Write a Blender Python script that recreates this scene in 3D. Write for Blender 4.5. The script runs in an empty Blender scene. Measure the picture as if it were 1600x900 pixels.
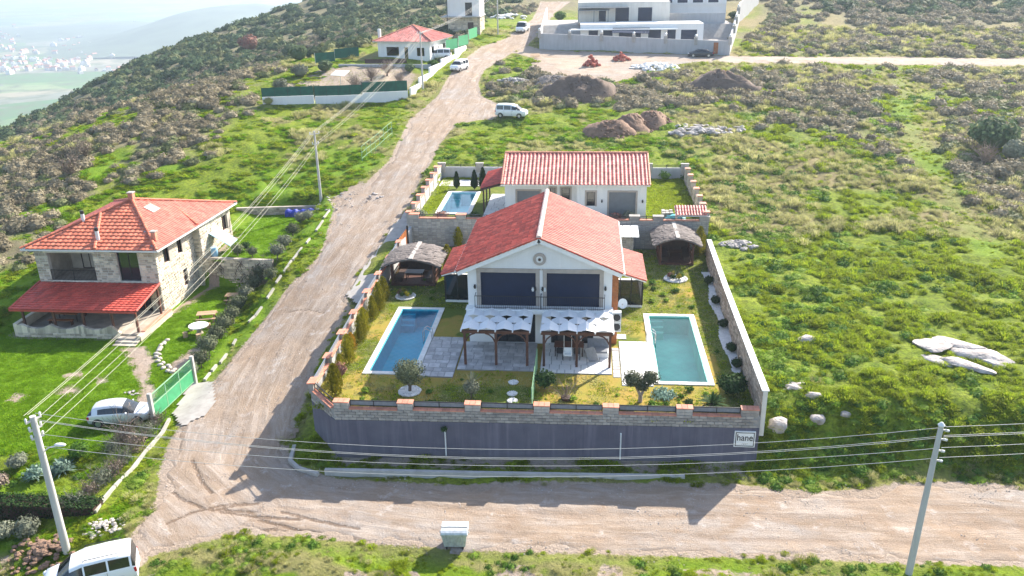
import bpy, math, random
import numpy as np
from mathutils import Vector, Matrix
C = bpy.context.scene.collection
R = math.radians
rng = random.Random(7)
# ---------------------------------------------------------------- camera, world, sun, exposure
CAM_ROT = [[0.996233, 0.016776, -0.08508], [0.085358, -0.362771, 0.927961], [-0.015297, -0.931727, -0.362837]]
F_PX = 1304.57
CAMZ = 28.0
sc = bpy.context.scene
cam = bpy.data.objects.new('camera', bpy.data.cameras.new('camera')); C.objects.link(cam)
M3 = np.array(CAM_ROT)            # columns: image right, image down, forward
cam.matrix_world = Matrix(((M3[0][0], -M3[0][1], -M3[0][2], 0), (M3[1][0], -M3[1][1], -M3[1][2], 0),
                           (M3[2][0], -M3[2][1], -M3[2][2], CAMZ), (0, 0, 0, 1)))
cam.data.sensor_width = 36; cam.data.lens = 36 * F_PX / 1600
cam.data.clip_start = .5; cam.data.clip_end = 30000
sc.camera = cam
SUN_EL, SUN_AZ = R(33), R(36.5)     # azimuth from +Y towards +X
world = bpy.data.worlds.new('World'); sc.world = world; world.use_nodes = True
nt = world.node_tree
sky = nt.nodes.new('ShaderNodeTexSky'); sky.sky_type = 'NISHITA'; sky.sun_disc = False
sky.sun_elevation = SUN_EL; sky.sun_rotation = SUN_AZ; sky.air_density = 1.0; sky.dust_density = 1.5
nt.links.new(sky.outputs[0], nt.nodes['Background'].inputs[0]); nt.nodes['Background'].inputs[1].default_value = .135
sun = bpy.data.lights.new('sun', 'SUN'); sun.energy = 5.0; sun.angle = R(.5); sun.color = (1, .93, .82)
so = bpy.data.objects.new('sun', sun); C.objects.link(so); so.location = (30, 40, 80)
so.rotation_euler = Vector((math.cos(SUN_EL) * math.sin(SUN_AZ), math.cos(SUN_EL) * math.cos(SUN_AZ), math.sin(SUN_EL))).to_track_quat('Z', 'Y').to_euler()
sc.view_settings.view_transform = 'Standard'; sc.view_settings.look = 'None'; sc.view_settings.exposure = 1.3; sc.view_settings.gamma = 1
sc.view_settings.use_curve_mapping = False
sc.render.engine = 'CYCLES'
cy = sc.cycles
cy.max_bounces = 6; cy.diffuse_bounces = 3; cy.glossy_bounces = 3; cy.transmission_bounces = 4; cy.transparent_max_bounces = 8; cy.volume_bounces = 0
cy.use_denoising = True
cy.sample_clamp_indirect = 6

# ---------------------------------------------------------------- helpers
def tag(o, label=None, cat=None, group=None, kind=None):
    if label: o['label'] = label
    if cat: o['category'] = cat
    if group: o['group'] = group
    if kind: o['kind'] = kind
    return o
def empty(name, loc, label, cat, group=None, rz=0):
    o = bpy.data.objects.new(name, None); C.objects.link(o); o.location = loc; o.rotation_euler = (0, 0, rz)
    o.empty_display_size = .3
    return tag(o, label, cat, group)
def origin_of(o):
    v = Vector((0, 0, 0))
    while o is not None: v += o.location; o = o.parent
    return v
def kids(o): return list(o.children)
def copy_tree(o, parent=None):
    c = o.copy(); C.objects.link(c); c.parent = parent
    for ch in kids(o): copy_tree(ch, c)
    return c
class MB:
    """collects faces, then links them as one mesh object"""
    def __init__(s): s.v = []; s.f = []; s.m = []; s.cur = 0
    def add(s, vs, fs):
        o = len(s.v); s.v += [tuple(p) for p in vs]
        for f in fs: s.f.append(tuple(i + o for i in f)); s.m.append(s.cur)
        return s
    def box(s, x0, x1, y0, y1, z0, z1):
        if x0 > x1: x0, x1 = x1, x0
        if y0 > y1: y0, y1 = y1, y0
        if z0 > z1: z0, z1 = z1, z0
        return s.add([(x0,y0,z0),(x1,y0,z0),(x1,y1,z0),(x0,y1,z0),(x0,y0,z1),(x1,y0,z1),(x1,y1,z1),(x0,y1,z1)],
                     [(0,3,2,1),(4,5,6,7),(0,1,5,4),(1,2,6,5),(2,3,7,6),(3,0,4,7)])
    def obox(s, c, a, b, d):
        """box from its centre and three half vectors"""
        c, a, b, d = map(Vector, (c, a, b, d))
        if a.cross(b).dot(d) < 0: a = -a
        vs = [c-a-b-d, c+a-b-d, c+a+b-d, c-a+b-d, c-a-b+d, c+a-b+d, c+a+b+d, c-a+b+d]
        return s.add(vs, [(0,3,2,1),(4,5,6,7),(0,1,5,4),(1,2,6,5),(2,3,7,6),(3,0,4,7)])
    def beam(s, p, q, w, h=None, up=(0,0,1)):
        p, q = Vector(p), Vector(q); d = (q-p); h = h or w; up = Vector(up)
        sd = d.cross(up)
        if sd.length < 1e-5: sd = d.cross(Vector((0,1,0)))
        sd.normalize(); u = sd.cross(d).normalized()
        return s.obox((p+q)/2, d/2, sd*w/2, u*h/2)
    def tube(s, pts, r, n=8, cap=True):
        pts = [Vector(p) for p in pts]; rs = r if isinstance(r, (list, tuple)) else [r]*len(pts)
        rings = []; prev = None
        for i, p in enumerate(pts):
            t = (pts[min(i+1, len(pts)-1)] - pts[max(i-1, 0)])
            if t.length < 1e-9: t = Vector((0,0,1))
            t.normalize()
            ref = prev if prev is not None else (Vector((1,0,0)) if abs(t.x) < .9 else Vector((0,1,0)))
            a = (ref - t*ref.dot(t))
            if a.length < 1e-6: a = Vector((0,1,0)) - t*t.y
            a.normalize(); b = t.cross(a); prev = a
            rings.append([p + (a*math.cos(k*2*math.pi/n) + b*math.sin(k*2*math.pi/n))*rs[i] for k in range(n)])
        vs = [v for rr in rings for v in rr]; fs = []
        for i in range(len(pts)-1):
            for k in range(n): fs.append((i*n+k, i*n+(k+1)%n, (i+1)*n+(k+1)%n, (i+1)*n+k))
        if cap: fs.append(tuple(range(n-1, -1, -1))); fs.append(tuple((len(pts)-1)*n+k for k in range(n)))
        return s.add(vs, fs)
    def lathe(s, prof, c=(0,0,0), n=16):
        vs = []; fs = []
        for (r, z) in prof:
            for k in range(n): a = k*2*math.pi/n; vs.append((c[0]+r*math.cos(a), c[1]+r*math.sin(a), c[2]+z))
        for i in range(len(prof)-1):
            for k in range(n): fs.append((i*n+k, i*n+(k+1)%n, (i+1)*n+(k+1)%n, (i+1)*n+k))
        fs.append(tuple(range(n-1, -1, -1))); fs.append(tuple((len(prof)-1)*n+k for k in range(n)))
        return s.add(vs, fs)
    def prism(s, poly, z0, z1):
        n = len(poly)
        ar = sum(poly[i][0]*poly[(i+1)%n][1]-poly[(i+1)%n][0]*poly[i][1] for i in range(n))
        if ar < 0: poly = poly[::-1]
        vs = [(p[0], p[1], z0) for p in poly] + [(p[0], p[1], z1) for p in poly]
        return s.add(vs, [tuple(range(n-1, -1, -1)), tuple(range(n, 2*n))] + [(i, (i+1)%n, n+(i+1)%n, n+i) for i in range(n)])
    def slab(s, quad, t):
        """solid plate: four points in order, thickness t below"""
        q = [Vector(p) for p in quad]; nn = (q[1]-q[0]).cross(q[-1]-q[0]).normalized()
        if nn.z < 0: q = q[::-1]; nn = -nn
        n = len(q); vs = q + [p-nn*t for p in q]
        return s.add(vs, [tuple(range(n)), tuple(range(2*n-1, n-1, -1))] + [(i, n+i, n+(i+1)%n, (i+1)%n) for i in range(n)])
    def ico(s, c, r, sub=1, jit=0, sq=(1,1,1), rg=rng):
        vs, fs = ICO[sub]
        return s.add([(c[0]+v[0]*r*sq[0]*(1+rg.uniform(-jit,jit)), c[1]+v[1]*r*sq[1]*(1+rg.uniform(-jit,jit)), c[2]+v[2]*r*sq[2]*(1+rg.uniform(-jit,jit))) for v in vs], fs)
    def mesh(s, name, mats, org=(0,0,0), smooth=False, angle=None):
        me = bpy.data.meshes.new(name); ox, oy, oz = org
        me.from_pydata([(x-ox, y-oy, z-oz) for x, y, z in s.v], [], s.f)
        for m in (mats if isinstance(mats, (list, tuple)) else [mats]): me.materials.append(m)
        if any(s.m): me.polygons.foreach_set('material_index', s.m)
        if smooth:
            me.polygons.foreach_set('use_smooth', [True]*len(s.f))
            if angle: me.set_sharp_from_angle(angle=R(angle))
        me.update(); return me
    def build(s, name, mats, parent=None, org=None, smooth=False, angle=None):
        if org is None: org = origin_of(parent) if parent is not None else (0,0,0)
        o = bpy.data.objects.new(name, s.mesh(name, mats, org, smooth, angle)); C.objects.link(o)
        if parent is not None: o.parent = parent
        else: o.location = org
        return o
def _ico(sub):
    import bmesh
    bm = bmesh.new(); bmesh.ops.create_icosphere(bm, subdivisions=sub, radius=1)
    vs = [tuple(v.co) for v in bm.verts]; fs = [tuple(v.index for v in f.verts) for f in bm.faces]; bm.free(); return vs, fs
ICO = {i: _ico(i) for i in (1, 2, 3)}

# ---------------------------------------------------------------- noise
def vnoise(x, y, seed=0):
    xi = np.floor(x).astype(np.int64); yi = np.floor(y).astype(np.int64); xf = x-xi; yf = y-yi
    def h(a, b):
        n = (a*374761393 + b*668265263 + seed*1442695041) & 0x7fffffff
        n = ((n ^ (n >> 13))*1274126177) & 0x7fffffff
        return ((n ^ (n >> 16)) & 0xffff)/65535.
    u = xf*xf*(3-2*xf); v = yf*yf*(3-2*yf)
    return (h(xi,yi)*(1-u)+h(xi+1,yi)*u)*(1-v) + (h(xi,yi+1)*(1-u)+h(xi+1,yi+1)*u)*v
def fbm(x, y, sc_, seed=0, oct=3):
    t = 0; a = 1; tot = 0
    for i in range(oct):
        t = t + a*vnoise(x/sc_*2**i+17.3*i, y/sc_*2**i-9.1*i, seed+i); tot += a; a *= .5
    return t/tot

# ---------------------------------------------------------------- terrain
CTRL = np.array([
 # uphill road and its shoulders (x, y, z)
 (-25,36,-.1),(-22,43,.05),(-21,50,.6),(-21,60,1.6),(-20,70,2.9),(-19.5,82,4.4),(-18,95,6.0),(-15,115,8.2),
 (-19,140,10.7),(-14,160,12.0),(-6,200,15.2),(2,235,18),
 # right field
 (14,50,3.0),(14,62,3.4),(14,75,4.2),(14,93,5.4),(30,48,3.1),(30,75,4.2),(30,100,6.2),(50,50,3.2),(50,80,4.6),(55,120,7.8),(70,60,3.6),
 (20,120,8.2),(0,115,8.0),(-8,110,7.6),(5,100,6.2),(0,135,9.8),(10,158,11.6),(40,158,11.2),(77,160,10.4),(110,160,10.2),
 (30,185,14),(60,190,14),(100,190,13.5),(47,220,18.5),(90,220,17.8),(140,220,17),(20,220,17.6),(20,185,14.2),(60,260,24),(140,260,22),
 (100,100,6.5),(120,130,8.5),(90,60,3.5),(130,70,4),
 # left lawn, spur and slope
 (-28,60,-.1),(-27,75,3.0),(-27,85,3.9),(-34,82,2.7),(-40,88,3.2),(-32,47,-.5),(-45,47,-.5),(-45,58,-.5),(-60,50,-.6),(-75,52,-1),
 (-26,40,-.4),(-27,33,-.9),(-40,36,-1.4),(-60,36,-2),
 (-50,68,.9),(-56,70,1.2),(-61,86,3.2),(-68,110,6.4),(-74,120,6.8),(-68,138,9.0),(-55,140,11.2),(-42,150,13.0),(-40,172,14.6),(-35,120,8.2),
 (-45,105,6.8),(-34,135,10.4),(-30,190,15.4),(-80,80,1.5),(-95,100,1.0),(-110,120,-1),
 (-80,150,3.0),(-95,165,-3),(-70,172,5.5),(-60,195,8.0),(-48,205,13),
 # far slope behind the spur
 (-130,200,-8.5),(-140,225,-7),(-140,262,.6),(-141,300,3.6),(-128,330,8.0),(-112,338,14.3),(-80,330,24),(-60,300,20),(-70,250,13.0),(-95,230,5),(-110,270,6),
 (-40,280,22.0),(0,300,27),(-60,360,31),(-20,380,36),(40,380,38),(100,380,37),(180,380,34),(180,300,25),(190,200,14),(190,120,7),
 (-160,205,-14),(-190,200,-24),(-220,200,-34),(-200,280,-30),(-240,300,-44),(-200,340,-22),(-190,400,-20),(-260,240,-54),(-280,380,-60),(-130,380,2),(-80,420,20),(20,430,38),
 (-140,140,-9),(-150,100,-8),(-130,70,-5),(-180,140,-22),(-110,50,-4),(-180,60,-14),(-110,25,-6),(0,10,-4),(60,20,-2),(120,25,-1),(-60,15,-5),(180,60,3),
],float)
def _tps(r2): return .5*r2*np.log(r2+1e-9)
_S=100.0
def _fit():
    P=CTRL[:,:2]/_S; n=len(P)
    d=((P[:,None]-P[None])**2).sum(-1)
    K=_tps(d)+np.eye(n)*2e-4
    A=np.zeros((n+3,n+3)); A[:n,:n]=K; A[:n,n]=1; A[:n,n+1:]=P; A[n,:n]=1; A[n+1:,:n]=P.T
    b=np.zeros(n+3); b[:n]=CTRL[:,2]
    return np.linalg.solve(A,b)
_W=_fit()
def sstep(a,b,x):
    t=np.clip((x-a)/(b-a),0,1); return t*t*(3-2*t)
def seg_poly_dist(x,y,poly):
    """signed distance to a closed polygon, negative inside"""
    x=np.asarray(x,float); y=np.asarray(y,float)
    d=np.full(x.shape,1e18); ins=np.zeros(x.shape,bool); n=len(poly)
    for i in range(n):
        ax,ay=poly[i][:2]; bx,by=poly[(i+1)%n][:2]
        ex,ey=bx-ax,by-ay; t=np.clip(((x-ax)*ex+(y-ay)*ey)/(ex*ex+ey*ey+1e-12),0,1)
        d=np.minimum(d,(x-ax-t*ex)**2+(y-ay-t*ey)**2)
        c=((ay>y)!=(by>y))
        with np.errstate(divide='ignore',invalid='ignore'):
            c&=(x<(bx-ax)*(y-ay)/(by-ay+1e-300)+ax)
        ins^=c
    d=np.sqrt(d); return np.where(ins,-d,d)
PLOT1=[(-14.6,43.2),(-16.9,45.2),(-16.5,74.6),(11.3,74.6),(10.3,43.2)]
PLOT2=[(-16.5,74.6),(-16.6,94),(11.1,94),(11.2,74.6)]
HOUSE_PAD=[(-48.5,59.6),(-48.5,74),(-34,74),(-30.4,71.4),(-30.6,68),(-30.2,63.5),(-29.4,58.4),(-28.9,54.5),(-28.7,52.4),(-28.4,46.5),(-29.2,43.5),(-48,43),(-52,50),(-52,59)]
TERRACE=[(-35.4,72.4),(-29.4,72.1),(-29.9,75.5),(-30.5,82),(-30.7,87),(-36,87)]
def terrain(x,y):
    """smooth ground height"""
    x=np.asarray(x,float); y=np.asarray(y,float); shp=x.shape
    xf=x.ravel(); yf=y.ravel(); out=np.empty(xf.shape)
    P=CTRL[:,:2]/_S
    for i in range(0,len(xf),60000):
        q=np.stack([xf[i:i+60000],yf[i:i+60000]],1)/_S
        d=((q[:,None]-P[None])**2).sum(-1)
        out[i:i+60000]=_tps(d)@_W[:-3]+_W[-3]+q@_W[-2:]
    z=out.reshape(shp)
    # the front road cut into the slope, level, with a bank behind it on the right
    m=sstep(47.0,42.2,y)*sstep(-28,-20,x)
    zr=.02*(x+20)*.15
    fr=sstep(33.2,28.0,y)
    z=z*(1-m)+m*(zr-fr*1.2)
    # level pads
    d=seg_poly_dist(x,y,TERRACE); w=sstep(2.5,0,d); z=z*(1-w)+w*2.25
    d=seg_poly_dist(x,y,HOUSE_PAD); w=sstep(2.6,0,d)*(1-sstep(71.95,72.2,y)*sstep(-36.3,-35.9,x)); z=z*(1-w)+w*-.5
    return z


# ---------------------------------------------------------------- materials
class NT:
    def __init__(s, name):
        s.m = bpy.data.materials.new(name); s.m.use_nodes = True; s.t = s.m.node_tree; s.n = s.t.nodes; s.l = s.t.links
        s.b = s.n['Principled BSDF']; s.tc = None
    def new(s, t, **k):
        nd = s.n.new(t)
        for a, v in k.items(): setattr(nd, a, v)
        return nd
    def link(s, a, b): s.l.new(a, b)
    def coord(s, kind='Object'):
        if s.tc is None: s.tc = s.new('ShaderNodeTexCoord')
        return s.tc.outputs[kind]
    def geo_pos(s): return s.new('ShaderNodeNewGeometry').outputs['Position']
    def noise(s, scale, detail=4, rough=.6, vec=None, dist=0):
        nd = s.new('ShaderNodeTexNoise'); nd.inputs['Scale'].default_value = scale; nd.inputs['Detail'].default_value = detail
        nd.inputs['Roughness'].default_value = rough; nd.inputs['Distortion'].default_value = dist
        s.link(vec if vec is not None else s.geo_pos(), nd.inputs['Vector']); return nd.outputs['Fac']
    def ramp(s, fac, stops, interp='LINEAR'):
        nd = s.new('ShaderNodeValToRGB'); cr = nd.color_ramp; cr.interpolation = interp
        while len(cr.elements) < len(stops): cr.elements.new(.5)
        for e, (p, c) in zip(cr.elements, stops):
            e.position = p; e.color = (c, c, c, 1) if isinstance(c, (int, float)) else (*c, 1)
        s.link(fac, nd.inputs[0]); return nd.outputs[0]
    def mix(s, fac, a, b, mode='MIX'):
        nd = s.new('ShaderNodeMix', data_type='RGBA', blend_type=mode)
        for v, i in ((fac, 0), (a, 6), (b, 7)):
            if isinstance(v, bpy.types.NodeSocket): s.link(v, nd.inputs[i])
            elif i == 0: nd.inputs[0].default_value = v
            else: nd.inputs[i].default_value = (*v, 1)
        return nd.outputs[2]
    def math(s, op, a, b=0, clamp=False):
        nd = s.new('ShaderNodeMath', operation=op, use_clamp=clamp)
        for v, i in ((a, 0), (b, 1)):
            if isinstance(v, bpy.types.NodeSocket): s.link(v, nd.inputs[i])
            else: nd.inputs[i].default_value = v
        return nd.outputs[0]
    def attr(s, name, kind='GEOMETRY'):
        return s.new('ShaderNodeAttribute', attribute_name=name, attribute_type=kind)
    def col(s, c):
        if isinstance(c, bpy.types.NodeSocket): s.link(c, s.b.inputs['Base Color'])
        else: s.b.inputs['Base Color'].default_value = (*c, 1)
    def set(s, **k):
        for a, v in k.items(): s.b.inputs[a.replace('_', ' ')].default_value = v
        return s
    def bump(s, h, dist=.02, strength=1.0):
        nd = s.new('ShaderNodeBump'); nd.inputs['Distance'].default_value = dist; nd.inputs['Strength'].default_value = strength
        s.link(h, nd.inputs['Height']); s.link(nd.outputs[0], s.b.inputs['Normal'])
def shade(c, k): return tuple(min(1, x*k) for x in c)
def mat(name, c, rough=.75, var=.18, scale=2.0, bump=0, bscale=30, metal=0, spec=.5, island=0, obj=0, c2=None, dirt=0):
    """one colour with soft blotches; optional change per piece"""
    n = NT(name); a = n.noise(scale, 5)
    k = n.ramp(a, [(.3, 0.), (.7, 1.)])
    out = n.mix(k, shade(c, 1-var), c2 or shade(c, 1+var))
    if island:
        r = n.new('ShaderNodeNewGeometry').outputs['Random Per Island']
        out = n.mix(1.0, out, n.ramp(r, [(0, 1-island), (1, 1+island*.6)]), 'MULTIPLY')
    if obj:
        r = n.new('ShaderNodeObjectInfo').outputs['Random']
        out = n.mix(1.0, out, n.ramp(r, [(0, 1-obj), (1, 1+obj*.6)]), 'MULTIPLY')
    if dirt:
        d_ = n.ramp(n.noise(.9, 7, .72), [(.48, 0.), (.70, 1.)]); out = n.mix(n.math('MULTIPLY', d_, dirt), out, shade(c, .45)); d2 = n.ramp(n.noise(3.2, 5, .7), [(.58, 0.), (.70, 1.)]); out = n.mix(n.math('MULTIPLY', d2, dirt*.45), out, (.42,.33,.27))
    n.col(out); n.set(Roughness=rough, Metallic=metal, Specular_IOR_Level=spec)
    if bump: n.bump(n.noise(bscale, 3), bump)
    return n.m
def stained(name, c, dirt, amount=.5, rough=.85, bump=.004, streak=True):
    """plaster or concrete with blotches and vertical runs"""
    n = NT(name); pos = n.geo_pos()
    mp = n.new('ShaderNodeMapping'); mp.inputs['Scale'].default_value = (1.6, 1.6, .16); n.link(pos, mp.inputs[0])
    a = n.ramp(n.noise(1.6, 5, .65, mp.outputs[0] if streak else pos), [(.42, 0.), (.72, 1.)])
    b = n.ramp(n.noise(.7, 4, .6, pos), [(.35, 0.), (.7, 1.)])
    f = n.math('MULTIPLY', n.math('ADD', n.math('MULTIPLY', a, .7), n.math('MULTIPLY', b, .4)), amount, True)
    n.col(n.mix(f, c, dirt)); n.set(Roughness=rough, Specular_IOR_Level=.25)
    n.bump(n.noise(14, 4), bump); return n.m
def leafmat(name, c, c2, var=.3, trans=.35):
    n = NT(name); g = n.new('ShaderNodeNewGeometry'); oi = n.new('ShaderNodeObjectInfo')
    a = n.mix(g.outputs['Random Per Island'], c, c2)
    a = n.mix(1.0, a, n.ramp(oi.outputs['Random'], [(0, 1-var), (1, 1+var)]), 'MULTIPLY')
    n.col(a); n.set(Roughness=.7, Specular_IOR_Level=.08)
    tr = n.new('ShaderNodeBsdfTranslucent'); n.link(a, tr.inputs[0]); mx = n.new('ShaderNodeMixShader'); mx.inputs[0].default_value = trans
    n.link(n.b.outputs[0], mx.inputs[1]); n.link(tr.outputs[0], mx.inputs[2]); n.link(mx.outputs[0], n.n['Material Output'].inputs[0])
    return n.m
def plum():
    n = NT('plum_render'); p = n.geo_pos()
    def runs(s, seed):
        mp = n.new('ShaderNodeMapping'); mp.inputs['Scale'].default_value = (s, s, s*.05); mp.inputs['Location'].default_value = (seed, 0, 0); n.link(p, mp.inputs[0]); return n.noise(1.0, 5, .65, mp.outputs[0], .3)
    c = n.mix(n.ramp(n.noise(.5, 5), [(.35, 0.), (.65, 1.)]), (.115,.110,.142), (.150,.143,.178))
    c = n.mix(n.math('MULTIPLY', n.ramp(runs(2.6, 3), [(.52, 0.), (.72, 1.)]), .6), c, (.21,.19,.235))
    c = n.mix(n.math('MULTIPLY', n.ramp(runs(1.7, 9), [(.55, 0.), (.75, 1.)]), .6), c, (.06,.052,.08))
    sx = n.new('ShaderNodeSeparateXYZ'); n.link(p, sx.inputs[0])
    low = n.ramp(n.math('ADD', n.math('MULTIPLY', sx.outputs[2], .5), n.math('MULTIPLY', n.noise(1.3, 5, .7), .5)), [(.28, 1.), (.52, 0.)])
    c = n.mix(n.math('MULTIPLY', low, .55), c, (.15,.13,.115)); n.col(c); n.set(Roughness=.9, Specular_IOR_Level=.2); n.bump(n.noise(10, 5, .7), .012); return n.m
M = {}
M['white_wall'] = stained('white_wall', (.80,.79,.77), (.62,.60,.57), .35)
M['cream_wall'] = stained('cream_wall', (.72,.69,.63), (.5,.46,.4), .5)
M['grey_wall'] = stained('grey_wall', (.46,.46,.47), (.33,.32,.32), .7)
M['plum_render'] = plum()
M['concrete'] = stained('concrete', (.50,.48,.45), (.33,.31,.28), .8, streak=False)
M['pale_concrete'] = stained('pale_concrete', (.44,.41,.375), (.28,.25,.22), .8, streak=False)
M['kerb_paint'] = stained('kerb_paint', (.46,.44,.39), (.27,.26,.20), .9, streak=False)
M['white_paint'] = mat('white_paint', (.82,.82,.80), .5, .05)
M['tile'] = mat('tile', (.56,.085,.05), .62, .14, 1.3, island=.38, c2=(.62,.13,.08), dirt=.45)
M['tile_lit'] = mat('tile_lit', (.62,.13,.085), .6, .12, 1.1, island=.34, c2=(.68,.19,.13), dirt=.35)  # paler copy of tile: sun on the right-hand slopes put into the colour
M['tile_two'] = mat('tile_two', (.60,.13,.10), .62, .16, 1.1, island=.4, c2=(.72,.27,.22), dirt=.35)
M['tile_orange'] = mat('tile_orange', (.67,.165,.085), .65, .14, 1.0, island=.32, c2=(.72,.23,.13), dirt=.4)
M['porch_tile'] = mat('porch_tile', (.52,.075,.05), .6, .14, 1.0, island=.28, dirt=.4)
M['ridge'] = mat('ridge', (.66,.50,.44), .7, .2, 3, island=.2)
M['terracotta'] = mat('terracotta', (.62,.25,.16), .7, .22, 2.5, island=.2, obj=.15)
M['block'] = mat('block', (.43,.40,.37), .9, .25, 2.5, bump=.006, bscale=40, island=.25, obj=.28, c2=(.50,.45,.40))
M['mortar'] = mat('mortar', (.30,.29,.28), .95, .15, 4)
M['split_stone'] = mat('split_stone', (.44,.32,.235), .9, .25, 1.2, island=.4, c2=(.56,.44,.34))
M['house_stone'] = mat('house_stone', (.58,.49,.365), .9, .18, 1.0, bump=.01, bscale=12, island=.45, c2=(.70,.61,.47))
M['house_mortar'] = mat('house_mortar', (.60,.56,.48), .95, .15, 2)
M['old_stone'] = mat('old_stone', (.42,.36,.29), .9, .3, 1.0, bump=.01, bscale=12, island=.4)
M['paving'] = mat('paving', (.50,.47,.46), .7, .3, 1.8, obj=.25, c2=(.60,.56,.54))
M['white_paving'] = mat('white_paving', (.72,.70,.67), .65, .06, 2, obj=.06)
M['pool_stone'] = mat('pool_stone', (.74,.71,.66), .65, .12, 2, obj=.08)
M['wood'] = mat('wood', (.115,.045,.028), .6, .3, 4, obj=.2)
M['wood_dark'] = mat('wood_dark', (.055,.028,.02), .65, .3, 4)
M['wood_warm'] = mat('wood_warm', (.40,.13,.035), .55, .25, 5, obj=.15, island=.15)
M['wood_pale'] = mat('wood_pale', (.46,.30,.17), .7, .25, 5, obj=.15, island=.15)
M['thatch'] = mat('thatch', (.20,.17,.155), .95, .3, 5, bump=.03, bscale=25, island=.25)
M['canvas'] = mat('canvas', (.80,.80,.80), .8, .05, 3, obj=.05)
M['navy'] = mat('navy', (.012,.022,.055), .38, .12, 1.5, spec=.3)
M['shutter'] = mat('shutter', (.16,.175,.19), .45, .08, 2)
M['surround'] = mat('surround', (.42,.36,.31), .8, .12, 3)
M['dark_glass'] = mat('dark_glass', (.012,.018,.024), .06, .1, 1, spec=.8)
M['dark_backing'] = mat('dark_backing', (.02,.021,.024), .7, .3, 1)  # near-black sheets behind the panes: unlit interior put into the colour
M['black_metal'] = mat('black_metal', (.02,.02,.022), .45, .2, 6)
M['steel'] = mat('steel', (.52,.54,.56), .35, .12, 4, metal=.9)
M['galvanised'] = mat('galvanised', (.50,.53,.54), .5, .22, 5, metal=.35)
M['pole_concrete'] = stained('pole_concrete', (.52,.51,.48), (.38,.36,.33), .6)
M['wire'] = mat('wire', (.46,.45,.42), .6, .05)
M['wire_warm'] = mat('wire_warm', (.48,.45,.34), .6, .05)
M['porcelain'] = mat('porcelain', (.72,.72,.70), .3, .05)
M['green_paint'] = mat('green_paint', (.05,.30,.13), .5, .15, 3)
M['green_pale'] = mat('green_pale', (.24,.42,.24), .6, .15, 3)
M['green_net'] = mat('green_net', (.012,.10,.065), .8, .25, 1.5)
M['blue_sheet'] = mat('blue_sheet', (.015,.03,.30), .5, .3, 2)
M['blue_light'] = mat('blue_light', (.25,.45,.62), .5, .15, 2)
M['cyan_sheet'] = mat('cyan_sheet', (.10,.42,.45), .6, .25, 2)
M['white_stone'] = mat('white_stone', (.74,.72,.69), .9, .15, 6, island=.15)
M['edging'] = mat('edging', (.50,.44,.37), .9, .3, 4)
M['rock'] = mat('rock', (.44,.385,.35), .95, .35, 1.6, bump=.12, bscale=3.5, c2=(.58,.52,.48))
M['grey_rock'] = mat('grey_rock', (.36,.33,.31), .95, .3, 1.5, bump=.04, bscale=5, island=.3)
M['soil'] = mat('soil', (.155,.108,.08), .95, .25, 1.5, bump=.08, bscale=5, island=.1)
M['soil_red'] = mat('soil_red', (.22,.135,.09), .95, .25, 1.5, bump=.08, bscale=5)
M['soil_grey'] = mat('soil_grey', (.20,.17,.15), .95, .3, 1.5, bump=.08, bscale=5)
M['red_brick'] = mat('red_brick', (.46,.13,.09), .9, .2, 3, island=.35)
M['bark'] = mat('bark', (.13,.10,.08), .95, .3, 6)
M['pale_bark'] = mat('pale_bark', (.30,.25,.21), .95, .3, 6)
M['white_car'] = mat('white_car', (.80,.81,.82), .25, .02, 1)
M['silver_car'] = mat('silver_car', (.70,.71,.73), .3, .03, 1, metal=.25)
M['dark_car'] = mat('dark_car', (.03,.04,.055), .22, .05, 1, metal=.2)
M['car_glass'] = mat('car_glass', (.015,.019,.022), .05, .1, 1, spec=.8)
M['tyre'] = mat('tyre', (.02,.02,.021), .85, .15, 8)
M['rim'] = mat('rim', (.50,.51,.53), .35, .1, 8, metal=.8)
M['trim'] = mat('trim', (.035,.035,.038), .6, .1, 8)
M['red_lamp'] = mat('red_lamp', (.45,.02,.03), .2, .05)
M['clear_lamp'] = mat('clear_lamp', (.65,.67,.68), .12, .05, spec=.8)
M['grey_cloth'] = mat('grey_cloth', (.22,.23,.25), .9, .15, 5)
M['far_wall'] = mat('far_wall', (.72,.68,.64), .8, .1, 1, obj=.25)
M['far_roof'] = mat('far_roof', (.52,.24,.17), .8, .15, 1, obj=.3)
# foliage
M['grass'] = leafmat('grass', (.19,.285,.012), (.385,.43,.035), .28, .5)
M['grass_lush'] = leafmat('grass_lush', (.13,.29,.008), (.26,.40,.012), .2, .5)
M['grass_dry'] = leafmat('grass_dry', (.50,.45,.24), (.36,.38,.12), .25, .45)
M['weed'] = leafmat('weed', (.13,.25,.02), (.24,.33,.05), .28, .45)
M['scrub'] = leafmat('scrub', (.20,.17,.11), (.32,.275,.185), .28, .25)
M['scrub_olive'] = leafmat('scrub_olive', (.12,.15,.06), (.22,.23,.11), .28, .25)
M['maquis'] = leafmat('maquis', (.06,.10,.05), (.125,.165,.08), .35, .3)
M['olive'] = leafmat('olive', (.07,.09,.045), (.19,.205,.125), .2, .25)
M['thuja_orange'] = leafmat('thuja_orange', (.28,.17,.02), (.42,.26,.03), .25, .3)
M['thuja'] = leafmat('thuja', (.14,.15,.010), (.34,.29,.02), .3, .3)
M['cypress'] = leafmat('cypress', (.018,.040,.014), (.035,.06,.02), .2, .1)
M['dark_leaf'] = leafmat('dark_leaf', (.02,.055,.02), (.06,.11,.03), .2, .25)
M['green_leaf'] = leafmat('green_leaf', (.05,.13,.02), (.12,.21,.03), .25, .3)
M['grey_leaf'] = leafmat('grey_leaf', (.15,.165,.115), (.24,.25,.18), .2, .2)
M['bare_twig'] = leafmat('bare_twig', (.22,.165,.13), (.30,.24,.19), .2, .1)
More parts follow.
